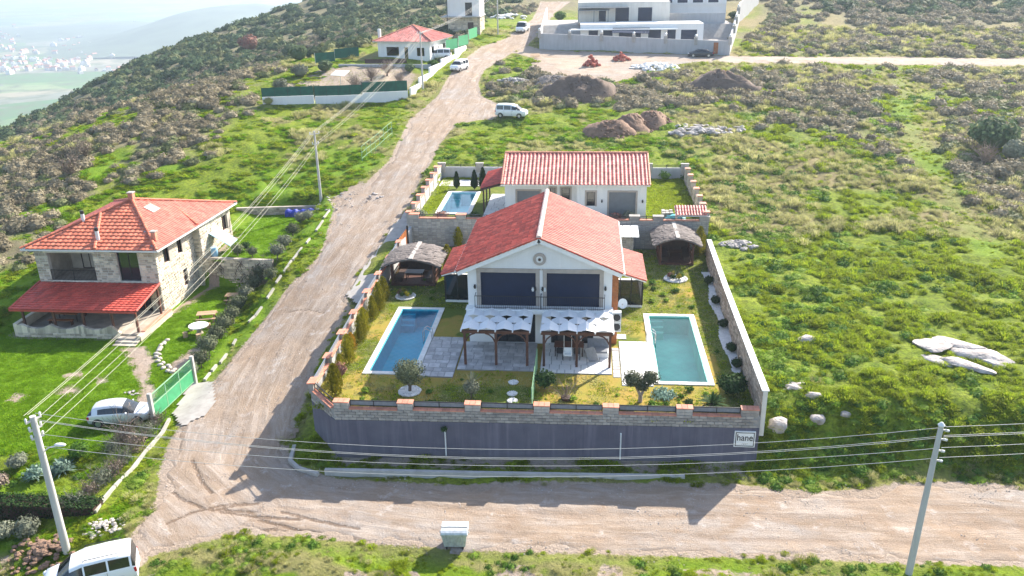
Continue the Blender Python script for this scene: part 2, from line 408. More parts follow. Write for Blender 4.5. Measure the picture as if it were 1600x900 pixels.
M['red_twig'] = leafmat('red_twig', (.30,.12,.09), (.24,.15,.11), .2, .1)
M['blue_leaf'] = leafmat('blue_leaf', (.15,.25,.20), (.28,.36,.28), .2, .2)

def water_mat(name, tint, rough=.03):
    """clear tinted water: what lies below shows through, with a mirror sheen that grows at low angles"""
    n = NT(name); n.n.remove(n.b); tr = n.new('ShaderNodeBsdfTransparent'); tr.inputs[0].default_value = (*tint, 1); gl = n.new('ShaderNodeBsdfGlossy'); gl.inputs['Roughness'].default_value = rough
    fr = n.new('ShaderNodeFresnel'); fr.inputs[0].default_value = 1.33; bp = n.new('ShaderNodeBump'); bp.inputs['Distance'].default_value = .02; bp.inputs['Strength'].default_value = .35; n.link(n.noise(2.0, 4, .6), bp.inputs['Height'])
    n.link(bp.outputs[0], gl.inputs['Normal']); n.link(bp.outputs[0], fr.inputs['Normal']); mx = n.new('ShaderNodeMixShader'); n.link(fr.outputs[0], mx.inputs[0]); n.link(tr.outputs[0], mx.inputs[1]); n.link(gl.outputs[0], mx.inputs[2]); n.link(mx.outputs[0], n.n['Material Output'].inputs[0]); return n.m
def basin_mat(name, c):
    n = NT(name); p = n.geo_pos(); br = n.new('ShaderNodeTexChecker'); br.inputs['Scale'].default_value = 3.0; n.link(p, br.inputs[0])
    k = n.mix(n.ramp(n.noise(.6, 5), [(.3, 0.), (.7, 1.)]), shade(c, .85), shade(c, 1.12)); n.col(n.mix(n.math('MULTIPLY', br.outputs[1], .06), k, (.9,.9,.9))); n.set(Roughness=.5); return n.m
M['water_blue'] = water_mat('water_blue', (.42,.88,.96)); M['basin_blue'] = basin_mat('basin_blue', (.05,.56,.68))
M['water_green'] = water_mat('water_green', (.74,.98,.93)); M['basin_green'] = basin_mat('basin_green', (.42,.88,.74))
M['water_pale'] = water_mat('water_pale', (.80,.97,.98)); M['basin_pale'] = basin_mat('basin_pale', (.55,.92,.95))
def ground_mat():
    n = NT('ground'); a = n.attr('mask'); sep = n.new('ShaderNodeSeparateColor'); n.link(a.outputs['Color'], sep.inputs[0])
    dirt, dry, scrub = sep.outputs; lush = n.attr('lush').outputs['Fac']
    p = n.geo_pos()
    g = n.mix(n.ramp(n.noise(.55, 6, .65), [(.3, 0.), (.7, 1.)]), (.145,.23,.012), (.33,.38,.030))
    g = n.mix(n.ramp(n.noise(3.5, 5, .7), [(.38, 0.), (.62, 1.)]), n.mix(.7, g, (.05,.075,.012)), g)
    g = n.mix(lush, g, n.mix(n.ramp(n.noise(2.0, 5, .7), [(.3, 0.), (.7, 1.)]), (.10,.22,.008), (.20,.32,.012)))
    dc = n.mix(n.ramp(n.noise(1.1, 6, .7), [(.35, 0.), (.65, 1.)]), (.235,.20,.085), (.31,.25,.13))
    g = n.mix(dry, g, dc)
    scc = n.mix(n.ramp(n.noise(.8, 6, .7), [(.35, 0.), (.65, 1.)]), (.20,.165,.115), (.24,.225,.10))
    g = n.mix(scrub, g, scc)
    di = n.mix(n.ramp(n.noise(.6, 7, .68), [(.34, 0.), (.66, 1.)]), (.385,.29,.215), (.45,.365,.30))
    di = n.mix(n.ramp(n.noise(9, 5, .7), [(.45, 0.), (.75, 1.)]), di, (.27,.22,.18))
    edge = n.ramp(n.math('ADD', dirt, n.math('MULTIPLY', n.math('SUBTRACT', n.noise(2.4, 6, .75), .5), 1.1)), [(.42, 0.), (.58, 1.)])
    n.col(n.mix(edge, g, di)); n.set(Roughness=.95, Specular_IOR_Level=.15)
    n.bump(n.noise(5, 6, .75), .22, 1.0); return n.m
M['ground'] = ground_mat()
def road_mat(name, sandy):
    n = NT(name); uv = n.attr('track').outputs['Vector']; rut = n.attr('rut').outputs['Fac']
    def stretched(sx, sy, det, dist):
        mp = n.new('ShaderNodeMapping'); mp.inputs['Scale'].default_value = (sx, sy, 1); n.link(uv, mp.inputs[0]); return n.noise(1.0, det, .66, mp.outputs[0], dist)
    big = n.noise(.13, 6, .62); st = stretched(.75, .16, 6, 1.2); st2 = stretched(1.9, .22, 5, .8); fine = n.noise(14, 5, .75)
    base = n.mix(n.ramp(big, [(.40, 0.), (.60, 1.)]), (.345,.30,.265), sandy)
    base = n.mix(n.ramp(st, [(.36, 0.), (.56, 1.)]), shade(sandy, .74), base)
    base = n.mix(n.math('MULTIPLY', n.ramp(st2, [(.52, 0.), (.66, 1.)]), .6), base, (.52,.435,.365))
    base = n.mix(n.math('MULTIPLY', n.ramp(n.noise(.33, 7, .72), [(.54, 0.), (.66, 1.)]), .7), base, (.29,.195,.125))
    base = n.mix(n.math('MULTIPLY', n.ramp(n.noise(.7, 6, .7), [(.58, 0.), (.68, 1.)]), .6), base, (.55,.50,.465))
    base = n.mix(n.math('MULTIPLY', n.ramp(fine, [(.46, 0.), (.68, 1.)]), .55), base, (.25,.205,.175))
    base = n.mix(n.math('MULTIPLY', n.ramp(n.noise(27, 3, .7), [(.56, 0.), (.68, 1.)]), .5), base, (.60,.54,.49))
    lane = n.attr('lane').outputs['Fac']; lf = n.math('MULTIPLY', lane, n.ramp(n.noise(.5, 5, .7), [(.38, 0.), (.58, 1.)])); base = n.mix(n.math('MULTIPLY', lf, .55), base, (.27,.195,.14))
    rr = n.ramp(n.math('ADD', rut, n.math('MULTIPLY', n.math('SUBTRACT', n.noise(3.5, 5, .75), .5), 1.3)), [(.45, 0.), (.75, 1.)])
    base = n.mix(n.math('MULTIPLY', rr, .8), base, (.17,.115,.08))
    n.col(base); n.set(Roughness=.95, Specular_IOR_Level=.15)
    h = n.math('ADD', n.math('MULTIPLY', st2, .8), n.math('ADD', n.noise(9, 6, .78), n.math('ADD', n.math('MULTIPLY', rr, -.5), n.math('MULTIPLY', lf, -.5)))); n.bump(h, .09, .9); return n.m
M['road'] = road_mat('road', (.385,.28,.195))
M['track'] = road_mat('track', (.47,.365,.27))
def lawn_mat():
    n = NT('lawn'); lush = n.attr('lush').outputs['Fac']
    a = n.mix(n.ramp(n.noise(.8, 6, .7), [(.36, 0.), (.62, 1.)]), (.40,.265,.065), (.30,.265,.05))
    b = n.mix(n.ramp(n.noise(5, 5, .7), [(.35, 0.), (.65, 1.)]), (.085,.13,.02), (.15,.19,.03))
    f = n.math('ADD', n.math('MULTIPLY', lush, .9), n.math('SUBTRACT', n.noise(.9, 6, .75), .52))
    c = n.mix(n.ramp(f, [(.1, 0.), (.45, 1.)]), a, b)
    c = n.mix(n.math('MULTIPLY', n.ramp(n.noise(22, 4, .7), [(.45, 0.), (.7, 1.)]), .5), c, (.12,.10,.03))
    n.col(c); n.set(Roughness=.95, Specular_IOR_Level=.1); n.bump(n.noise(25, 4, .7), .04, .9); return n.m
M['lawn'] = lawn_mat()
# ---------------------------------------------------------------- ground, roads
MAIN_ROAD = [(-12.75, 238.34), (-12.90, 204.45), (-16.14, 173.82), (-20.21, 164.43), (-22.28, 149.36), (-22.62, 138.26), (-22.57, 127.61), (-24.45, 115.00), (-23.99, 107.45), (-23.55, 97.58), (-24.98, 89.90), (-27.05, 87.15), (-25.99, 80.43), (-24.89, 74.84), (-24.63, 71.76), (-26.01, 66.81), (-26.32, 63.89), (-26.73, 60.62), (-26.90, 56.38), (-26.73, 51.91), (-26.64, 48.32), (-26.85, 46.42), (-26.05, 43.53), (-25.21, 40.84), (-24.01, 38.18), (-23.68, 36.00), (-23.79, 34.46), (-23.89, 31.39), (-22.19, 30.68), (-21.97, 33.13), (-20.10, 34.11), (-17.94, 35.19), (-14.58, 35.03), (-12.13, 34.86), (-8.21, 34.75), (-4.21, 34.60), (3.07, 34.71), (9.43, 34.96), (15.60, 34.93), (21.69, 35.08), (30.48, 35.09), (34.64, 41.47), (24.84, 41.91), (21.54, 42.27), (17.85, 41.74), (15.91, 41.13), (13.20, 40.79), (10.58, 40.88), (8.87, 41.28), (3.43, 40.96), (-3.92, 40.71), (-6.65, 40.23), (-11.34, 40.28), (-14.24, 40.43), (-15.34, 40.89), (-17.12, 41.81), (-18.22, 43.40), (-18.44, 44.59), (-18.43, 46.71), (-18.74, 50.24), (-19.24, 53.74), (-19.05, 55.95), (-18.82, 61.14), (-19.71, 63.41), (-19.67, 65.39), (-19.60, 69.25), (-19.04, 73.29), (-18.85, 78.14), (-18.14, 81.75), (-18.40, 87.70), (-18.47, 92.84), (-18.20, 96.02), (-18.28, 103.61), (-17.88, 108.48), (-17.18, 111.92), (-14.63, 113.92), (-12.20, 114.24), (-12.59, 121.82), (-15.85, 127.26), (-17.31, 135.32), (-17.45, 144.55), (-14.13, 162.15), (-11.71, 169.22), (-10.26, 179.09), (-8.28, 216.65), (-4.62, 237.32)]
TRACK = [(-14.13, 162.15), (-11.67, 168.67), (-9.30, 166.37), (-2.14, 164.54), (9.78, 162.17), (25.26, 159.80), (38.28, 159.48), (55.72, 161.44), (78.35, 162.37), (110.36, 161.71), (106.05, 154.90), (74.96, 154.77), (53.45, 154.32), (31.47, 153.32), (20.47, 153.40), (11.34, 150.10), (8.92, 145.86), (4.52, 141.67), (-1.80, 142.51), (-5.40, 147.86), (-8.80, 157.36), (-12.20, 160.46)]
APRON = [(-19.80, 63.55), (-18.26, 61.67), (-17.39, 67.29), (-16.82, 76.02), (-17.05, 79.88), (-18.14, 81.40), (-18.78, 77.81), (-18.98, 73.01), (-19.57, 68.62)]
GATE_APRON = [(-27.86, 47.92), (-28.64, 52.61), (-26.83, 52.14), (-25.31, 49.32), (-25.24, 47.26), (-26.22, 45.96)]
YARD_PATH = [(-37.09, 57.97), (-35.03, 58.57), (-33.51, 56.41), (-32.30, 53.22), (-30.65, 51.11), (-29.74, 48.56), (-30.73, 48.51), (-32.17, 51.71), (-34.34, 54.70)]
RUBBLE_PATCH = [(-27.57, 86.93), (-25.80, 91.41), (-23.11, 87.94), (-23.29, 81.51), (-25.23, 81.12)]
DIRT_SPOTS = [[(-38.18, 50.68), (-37.55, 51.91), (-36.10, 50.80), (-36.78, 49.99)], [(-39.08, 53.26), (-38.07, 53.95), (-37.36, 52.94), (-38.20, 52.48)], [(-40.77, 49.01), (-40.80, 50.34), (-39.51, 50.03), (-39.47, 49.09)], [(-36.29, 53.00), (-35.74, 53.45), (-35.08, 52.45), (-35.53, 52.02)]]
GARDEN_SOIL = [(-31.76, 55.17), (-31.24, 58.29), (-29.94, 58.96), (-29.72, 54.96), (-30.61, 53.84)]
SPOIL = [(-9.83, 160.81), (-4.36, 157.53), (10.38, 152.31), (10.85, 142.78), (4.42, 137.70), (-6.04, 142.21), (-9.50, 149.79)]
HOUSE_FOOT = [(-47.6,59.9),(-47.6,79),(-35.2,79),(-35.2,72),(-36.2,65),(-38,59.9)]
WHITE_LOT = [(-48.17, 121.12), (-41.82, 120.87), (-33.83, 123.34), (-26.47, 127.84), (-26.22, 139.51), (-22.64, 153.53), (-22.67, 167.29), (-40.73, 171.70), (-39.57, 146.59), (-44.50, 129.49)]
MODERN_LOT = [(-8.93, 166.43), (25.83, 159.82), (41.13, 205.55), (42.42, 221.09), (-6.74, 239.63)]
ALLOTMENT = [(-47.95, 122.43), (-40.91, 124.25), (-34.61, 126.46), (-27.24, 129.27), (-27.48, 139.37), (-30.16, 144.43), (-39.07, 144.56), (-44.83, 141.19), (-48.60, 132.59)]
SCRUB_LEFT = [(-70.17, 85.43), (-83.67, 112.01), (-76.62, 122.12), (-112.72, 216.59), (-84.35, 213.12), (-52.20, 136.84), (-47.51, 119.29), (-47.69, 102.15), (-49.89, 90.45), (-54.79, 82.56), (-53.91, 74.01), (-55.09, 69.72), (-57.02, 67.01)]
SCRUB_RIGHT = [(13.99, 142.83), (25.19, 148.20), (51.45, 151.36), (39.80, 115.35), (37.86, 96.51), (31.72, 102.36), (24.29, 114.86), (15.18, 124.66)]
SCRUB_RIGHT2 = [(58.04, 152.09), (104.62, 152.64), (50.81, 67.89), (41.80, 80.58), (38.56, 84.21), (41.69, 101.34)]
SCRUB_BANK = [(-15.12, 153.34), (-7.27, 145.38), (4.37, 135.81), (13.82, 140.85), (30.17, 146.39), (33.04, 140.23), (27.66, 123.36), (14.44, 117.71), (6.65, 119.95), (1.27, 123.89), (-6.94, 120.48), (-12.16, 127.22)]
SCRUB_TOP = [(27.08, 160.47), (111.06, 162.83), (147.49, 221.38), (42.13, 219.42)]
TRACKS_GRASS = [(52.35, 152.55), (55.67, 152.92), (43.13, 115.47), (38.82, 88.07), (35.19, 70.55), (33.89, 70.54), (36.89, 88.05), (38.66, 98.84), (41.05, 115.39)]
ROAD_AXIS = np.array([(70,37.5),(30,37.3),(10,37.2),(-8,37.2),(-16,38.5),(-20,42),(-21.6,48),(-22.6,56),(-22.2,66),(-21.4,78),(-21,98),(-20.8,120),(-19.8,149),(-15.4,177),(-10,235),(-4,300)])
def axis_coords(x, y, axis):
    best = np.full(x.shape, 1e18); u = np.zeros(x.shape); v = np.zeros(x.shape); L = 0
    for i in range(len(axis)-1):
        a, b = axis[i], axis[i+1]; e = b-a; l = np.hypot(*e); t = np.clip(((x-a[0])*e[0]+(y-a[1])*e[1])/l**2, 0, 1)
        dx = x-a[0]-t*e[0]; dy = y-a[1]-t*e[1]; d = dx*dx+dy*dy; m = d < best
        best[m] = d[m]; u[m] = ((dx*e[1]-dy*e[0])/l)[m]; v[m] = (L+t*l)[m]; L += l
    return u, v
def wobble(x, y, amp, s=1.6, seed=3): return (fbm(x, y, s, seed, 4)-.5)*2*amp
def road_d(x, y):
    d = np.minimum(seg_poly_dist(x, y, MAIN_ROAD), seg_poly_dist(x, y, TRACK)); return d
def plots_d(x, y): return np.minimum(seg_poly_dist(x, y, PLOT1), seg_poly_dist(x, y, PLOT2))
NY, NU = 560, 560
ys = np.concatenate([np.linspace(20, 29, 12, endpoint=False), 29+(np.geomspace(1, 60, NY-12)-1)/59*(440-29)])
us = np.linspace(-1, 1, NU)
YY, UU = np.meshgrid(ys, us, indexing='ij')
XX = UU*(YY*.80+14) + .04*YY
ZB = terrain(XX, YY)
RD = road_d(XX, YY) ; PD = plots_d(XX, YY)
near_spots = np.minimum.reduce([seg_poly_dist(XX, YY, p) for p in DIRT_SPOTS + [YARD_PATH, GARDEN_SOIL]])
SP = np.minimum(seg_poly_dist(XX, YY, SPOIL), seg_poly_dist(XX, YY, RUBBLE_PATCH))
HP = seg_poly_dist(XX, YY, HOUSE_PAD); TE = seg_poly_dist(XX, YY, TERRACE)
def masks(x, y, rd):
    f1 = fbm(x, y, 6, 11, 4); f2 = fbm(x, y, 14, 31, 4)
    sl = sstep(3, -3, seg_poly_dist(x, y, SCRUB_LEFT) + wobble(x, y, 7, 9, 5))
    sr = np.maximum(sstep(4, -5, seg_poly_dist(x, y, SCRUB_RIGHT) + wobble(x, y, 8, 9, 6)), sstep(4, -6, seg_poly_dist(x, y, SCRUB_RIGHT2) + wobble(x, y, 8, 9, 7)))
    sr = np.maximum(sr, sstep(2, -3, seg_poly_dist(x, y, SCRUB_BANK) + wobble(x, y, 4, 6, 12))*.9)
    st = sstep(4, -4, seg_poly_dist(x, y, SCRUB_TOP) + wobble(x, y, 6, 9, 8))
    far = np.maximum(sstep(160, 185, y)*sstep(-22, -30, x), sstep(205, 230, y))
    scrub = np.maximum.reduce([sl*sstep(.30, .46, f1), sr*sstep(.25, .42, f1), st*sstep(.3, .45, f1), far])
    tg = sstep(1.5, -.5, seg_poly_dist(x, y, TRACKS_GRASS) + wobble(x, y, 1.2, 3, 9)); scrub = scrub*(1-.85*tg)
    right = sstep(10, 14, x)
    dry = right*sstep(.47, .62, f2+.10*sstep(50, 90, y)-.17*sstep(66, 46, y))*(1-tg*.5)
    dry = np.maximum(dry, sstep(.55, .68, f1)*.8*(1-right)*sstep(88, 110, y))
    dry = np.maximum(dry, sstep(1.8, .1, rd)*.55*sstep(.3, .6, f1))
    dry = np.maximum(dry, st*.3); dry = np.maximum(dry, sstep(34.5, 33.5, y)*sstep(.48, .58, fbm(x, y, 2.6, 33, 3))*.75)
    return scrub, dry
scrubm, drym = masks(XX, YY, RD)
TUSSOCK = 1-np.clip(sstep(.8, -.3, RD)+sstep(1.5, 0, HP)+sstep(1.0, 0, TE)+sstep(.6, 0, SP), 0, 1)
bumps = (fbm(XX, YY, 1.15, 51, 3)-.5)*.46*(.55+.45*sstep(34,38,YY)) + (fbm(XX, YY, 4.5, 61, 2)-.5)*.55
zg = ZB + bumps*TUSSOCK*sstep(0, 1.4, PD)
zg += (fbm(XX, YY, .5, 71, 2)-.5)*.05*(1-TUSSOCK)
edge_d = RD + wobble(XX, YY, .75, 1.5, 4)
zg -= .09*sstep(-.2, -.9, edge_d)
zg = np.where(PD < .05, np.minimum(zg, np.where(YY < 74.6, 1.2, 3.2)), zg)
# the bank and the lot corners stay below the walls
def grid_obj(name, X, Y, Z, material, keep=None, attrs=None, vec=None, smooth=True):
    ny, nx = X.shape
    co = np.stack([X, Y, Z], -1).reshape(-1, 3)
    idx = np.arange(ny*nx).reshape(ny, nx)
    q = np.stack([idx[:-1,:-1], idx[:-1,1:], idx[1:,1:], idx[1:,:-1]], -1).reshape(-1, 4)
    if keep is not None: q = q[keep.reshape(-1)]
    used, inv = np.unique(q.ravel(), return_inverse=True); q = inv.reshape(-1, 4); co = co[used]
    me = bpy.data.meshes.new(name)
    me.vertices.add(len(co)); me.vertices.foreach_set('co', co.ravel().astype(np.float32))
    me.loops.add(q.size); me.loops.foreach_set('vertex_index', q.ravel().astype(np.int32))
    me.polygons.add(len(q)); me.polygons.foreach_set('loop_start', (np.arange(len(q))*4).astype(np.int32))
    me.polygons.foreach_set('use_smooth', np.ones(len(q), bool))
    me.materials.append(material); me.update(calc_edges=True)
    for k, a in (attrs or {}).items():
        a = np.asarray(a)
        if a.ndim == 3:
            at = me.attributes.new(k, 'FLOAT_COLOR', 'POINT'); c4 = np.ones((len(co), 4), np.float32); c4[:, :3] = a.reshape(-1, 3)[used]; at.data.foreach_set('color', c4.ravel())
        else:
            at = me.attributes.new(k, 'FLOAT', 'POINT'); at.data.foreach_set('value', a.reshape(-1)[used].astype(np.float32))
    if vec is not None:
        at = me.attributes.new('track', 'FLOAT_VECTOR', 'POINT'); at.data.foreach_set('vector', vec.reshape(-1, 3)[used].ravel().astype(np.float32))
    o = bpy.data.objects.new(name, me); C.objects.link(o); return o
dirtm = np.clip(np.maximum.reduce([sstep(.7, -.6, RD), sstep(.6, -.4, near_spots), sstep(1.2, -.5, SP)*.85, sstep(.9, .2, np.abs(seg_poly_dist(XX, YY, HOUSE_FOOT)))*.8]), 0, 1)
bank = sstep(40.8, 42.6, YY)*sstep(44.5, 43.0, YY)*sstep(-17, -14, XX)*sstep(12, 10, XX)   # bare bed under the front wall
dirtm = np.maximum(dirtm, bank*.62); dirtm = np.maximum(dirtm, .62*sstep(34.5, 33.5, YY)*sstep(.60, .68, fbm(XX, YY, 1.8, 37, 3))); dirtm = np.maximum(dirtm, .6*sstep(1.5, -1.5, seg_poly_dist(XX, YY, ALLOTMENT)))
lush_extra = .55*sstep(1.5, -.5, seg_poly_dist(XX, YY, TRACKS_GRASS))
lushm = np.clip(np.maximum.reduce([sstep(1.5, 0, HP), sstep(.8, 0, TE), sstep(35.5, 34, YY)*sstep(-24,-18,XX)*.45, .8*sstep(-23.5, -26, XX)*sstep(112, 95, YY)*(1-scrubm)*sstep(.35,.5,fbm(XX,YY,9,77,3)), lush_extra]), 0, 1)
g = grid_obj('ground', XX, YY, zg, M['ground'], None, {'mask': np.stack([dirtm, drym, scrubm], -1), 'lush': lushm}); tag(g, kind='structure')
# road sheets, a little above the lowered ground
zr = ZB + .02 + (fbm(XX, YY, 1.1, 81, 3)-.5)*.07 + (fbm(XX, YY, .35, 83, 2)-.5)*.035
def cells(a): return (a[:-1,:-1]+a[1:,:-1]+a[:-1,1:]+a[1:,1:])/4
zr -= .11*sstep(-.65, -.12, edge_d)
u_, v_ = axis_coords(XX, YY, ROAD_AXIS)
vec = np.stack([u_, v_, np.zeros_like(u_)], -1)
uw = u_+(fbm(XX, YY, 9, 303, 2)-.5)*1.3; lane = np.max([np.exp(-((uw-c)/.26)**2) for c in (-2.6,-1.0,.9,2.5)], 0)
ed1 = cells(seg_poly_dist(XX, YY, MAIN_ROAD) + wobble(XX, YY, .75, 1.5, 4)); ed2 = cells(seg_poly_dist(XX, YY, TRACK) + wobble(XX, YY, .75, 1.5, 4))
RUTS = [[(-23.63, 38.88), (-22.47, 37.91), (-20.65, 37.09), (-18.86, 37.02), (-17.75, 36.98)], [(-22.21, 35.74), (-21.30, 36.75), (-20.65, 37.09), (-19.97, 37.48), (-18.60, 37.74)], [(-20.31, 36.99), (-19.07, 37.54), (-17.98, 37.78)], [(-22.21, 33.13), (-20.10, 34.11), (-17.96, 35.24), (-16.17, 35.62)], [(-17.34, 36.38), (-14.75, 35.55), (-12.92, 35.23)], [(-16.35, 37.12), (-13.97, 36.41), (-11.73, 35.95)], [(-19.73, 36.91), (-17.60, 36.58), (-15.07, 36.51)], [(-13.30, 34.79), (-12.52, 35.05), (-12.01, 35.08)], [(-24.50, 62.59), (-22.82, 62.25), (-21.06, 61.03)], [(-23.66, 41.87), (-22.07, 39.69), (-21.02, 38.62)]]
rutd = np.full(XX.shape, 9.0); nearj = (YY < 68) & (XX < 0)
for q in RUTS:
    for i in range(len(q)-1):
        (ax, ay), (bx, by) = q[i], q[i+1]; ex, ey = bx-ax, by-ay; t = np.clip(((XX[nearj]-ax)*ex+(YY[nearj]-ay)*ey)/(ex*ex+ey*ey), 0, 1)
        rutd[nearj] = np.minimum(rutd[nearj], np.hypot(XX[nearj]-ax-t*ex, YY[nearj]-ay-t*ey))
rut = .75*sstep(.30, .04, rutd)
tag(grid_obj('dirt_road', XX, YY, zr-.05*rut, M['road'], ed1 < -.05, {'rut': rut, 'lane': lane}, vec), kind='structure')
vec2 = np.stack([YY, XX, np.zeros_like(XX)], -1)
tag(grid_obj('dirt_track', XX, YY, zr, M['track'], (ed2 < -.05) & (ed1 >= -.05), {'rut': rut*0}, vec2), kind='structure')
# concrete strips
def patch(name, poly, material, lift, step=.25, kind='structure', wob=.12, zfun=terrain, lush=None):
    p = np.array([q[:2] for q in poly]); x0, y0 = p.min(0)-.3; x1, y1 = p.max(0)+.3
    X, Y = np.meshgrid(np.arange(x0, x1, step), np.arange(y0, y1, step))
    d = seg_poly_dist(X, Y, poly) + wobble(X, Y, wob, .8, 14)
    Z = zfun(X, Y) + lift + (fbm(X, Y, .8, 91, 2)-.5)*.03
    at = {'lush': lush(X, Y)} if lush else None
    keep = cells(d) < 0
    if name == 'lawn':      # left open where the pools are let in
        for a, b, c, e in POOLS: keep &= ~((cells(X) > a) & (cells(X) < b) & (cells(Y) > c) & (cells(Y) < e))
    return tag(grid_obj(name, X, Y, Z, material, keep, at), kind=kind)
patch('concrete_apron', APRON, M['pale_concrete'], .09)
patch('gate_apron', GATE_APRON, M['pale_concrete'], .08)
# ---------------------------------------------------------------- valley plain and far hills
PLAIN_Z = -205.0
px, py = np.meshgrid(np.linspace(-9000, 4500, 90), np.linspace(-300, 9300, 90))
def plain_mat():
    n = NT('plain'); p = n.geo_pos()
    v = n.new('ShaderNodeTexVoronoi'); v.inputs['Scale'].default_value = .0055; n.link(p, v.inputs['Vector'])
    r = n.new('ShaderNodeSeparateColor'); n.link(v.outputs['Color'], r.inputs[0])
    c = n.ramp(r.outputs[0], [(.0, (.08,.17,.06)), (.35, (.20,.30,.10)), (.6, (.34,.29,.20)), (.8, (.05,.12,.06)), (1, (.30,.28,.22))])
    c = n.mix(n.ramp(n.noise(.02, 5), [(.45, 0.), (.65, 1.)]), c, (.13,.15,.08)); n.col(c); n.set(Roughness=.95, Specular_IOR_Level=.1); return n.m
tag(grid_obj('valley_plain', px, py, np.full(px.shape, PLAIN_Z), plain_mat()), kind='structure')
hx, hy = np.meshgrid(np.linspace(-2600, -500, 90), np.linspace(2300, 4300, 60))
hz = PLAIN_Z-6 + 118*np.exp(-(((hx+1240)/330)**2+((hy-3050)/480)**2)) + 26*np.exp(-(((hx+1900)/500)**2+((hy-3500)/400)**2)) + (fbm(hx, hy, 180, 5, 4)-.5)*30*np.exp(-(((hx+1240)/500)**2+((hy-3050)/600)**2))
tag(grid_obj('far_hills', hx, hy, hz, mat('far_hill', (.10,.13,.07), .95, .3, .01)), kind='structure')
# flanks under the hillside, from its edge down to the plain
sk = MB()
ring = [(XX[i,0], YY[i,0], zg[i,0]-.3) for i in range(0, len(ys), 8)] + [(XX[-1,j], YY[-1,j], zg[-1,j]-.3) for j in range(0, NU, 8)] + [(XX[i,-1], YY[i,-1], zg[i,-1]-.3) for i in range(len(ys)-1, -1, -8)] + [(XX[0,j], YY[0,j], zg[0,j]-.3) for j in range(NU-1, -1, -8)]
cxr, cyr = 0, 180
low = [(cxr+(x-cxr)*1.7, cyr+(y-cyr)*1.7, PLAIN_Z-2) for x, y, z in ring]; nr = len(ring)
mid = [((a[0]*.6+b[0]*.4), (a[1]*.6+b[1]*.4), a[2]*.75+b[2]*.25) for a, b in zip(ring, low)]
sk.add(ring+mid+low, [(i, (i+1)%nr, nr+(i+1)%nr, nr+i) for i in range(nr)] + [(nr+i, nr+(i+1)%nr, 2*nr+(i+1)%nr, 2*nr+i) for i in range(nr)])
tag(sk.build('hill_flank', mat('hill_flank', (.13,.14,.07), .95, .3, .05), smooth=True), kind='structure')

# ---------------------------------------------------------------- vegetation
def blades(n, rad, h, bw, lean, seed, dome=.6, up=0.0):
    """a clump of bent blades, three faces each"""
    rg = random.Random(seed); mb = MB()
    for i in range(n):
        r = rad*math.sqrt(rg.random()); a = rg.uniform(0, 2*math.pi); x, y = r*math.cos(a), r*math.sin(a)
        hh = h*(1-dome*(r/rad)**2)*rg.uniform(.6, 1.15); d = a+rg.uniform(-.9, .9); ln = lean*rg.uniform(.3, 1.2)*hh
        w = bw*rg.uniform(.7, 1.3); tx, ty = -math.sin(d)*w, math.cos(d)*w
        mx, my = x+math.cos(d)*ln*.35, y+math.sin(d)*ln*.35; ex, ey = x+math.cos(d)*ln, y+math.sin(d)*ln
        mb.add([(x-tx,y-ty,-.06),(x+tx,y+ty,-.06),(mx+tx*.8,my+ty*.8,hh*.6+up),(mx-tx*.8,my-ty*.8,hh*.6+up),(ex,ey,hh*.95+up)], [(0,1,2,3),(3,2,4)])
    return mb
def tussock(n, rad, h, ln, bw, seed):
    """a rounded mound of grass: blades set over a low dome and leaning outwards"""
    rg = random.Random(seed); mb = MB()
    for i in range(n):
        r = rad*math.sqrt(rg.random()); a = rg.uniform(0, 6.283); f = 1-(r/rad)**2; x, y, z = r*math.cos(a), r*math.sin(a), h*f*rg.uniform(.75, 1.0)
        d = a+rg.uniform(-.7, .7); out = (r/rad)*.8+rg.uniform(.1, .5); L = ln*rg.uniform(.7, 1.3); w = bw*rg.uniform(.7, 1.3); tx, ty = -math.sin(d)*w, math.cos(d)*w
        ex, ey, ez = x+math.cos(d)*L*out, y+math.sin(d)*L*out, z+L*(1-.35*out); mx, my, mz = x+math.cos(d)*L*out*.4, y+math.sin(d)*L*out*.4, z+L*.6
        bx, by, bz = x-math.cos(d)*.05, y-math.sin(d)*.05, max(-.08, z-.22)
        mb.add([(bx-tx,by-ty,bz),(bx+tx,by+ty,bz),(mx+tx*.85,my+ty*.85,mz),(mx-tx*.85,my-ty*.85,mz),(ex,ey,ez)], [(0,1,2,3),(3,2,4)])
    return mb
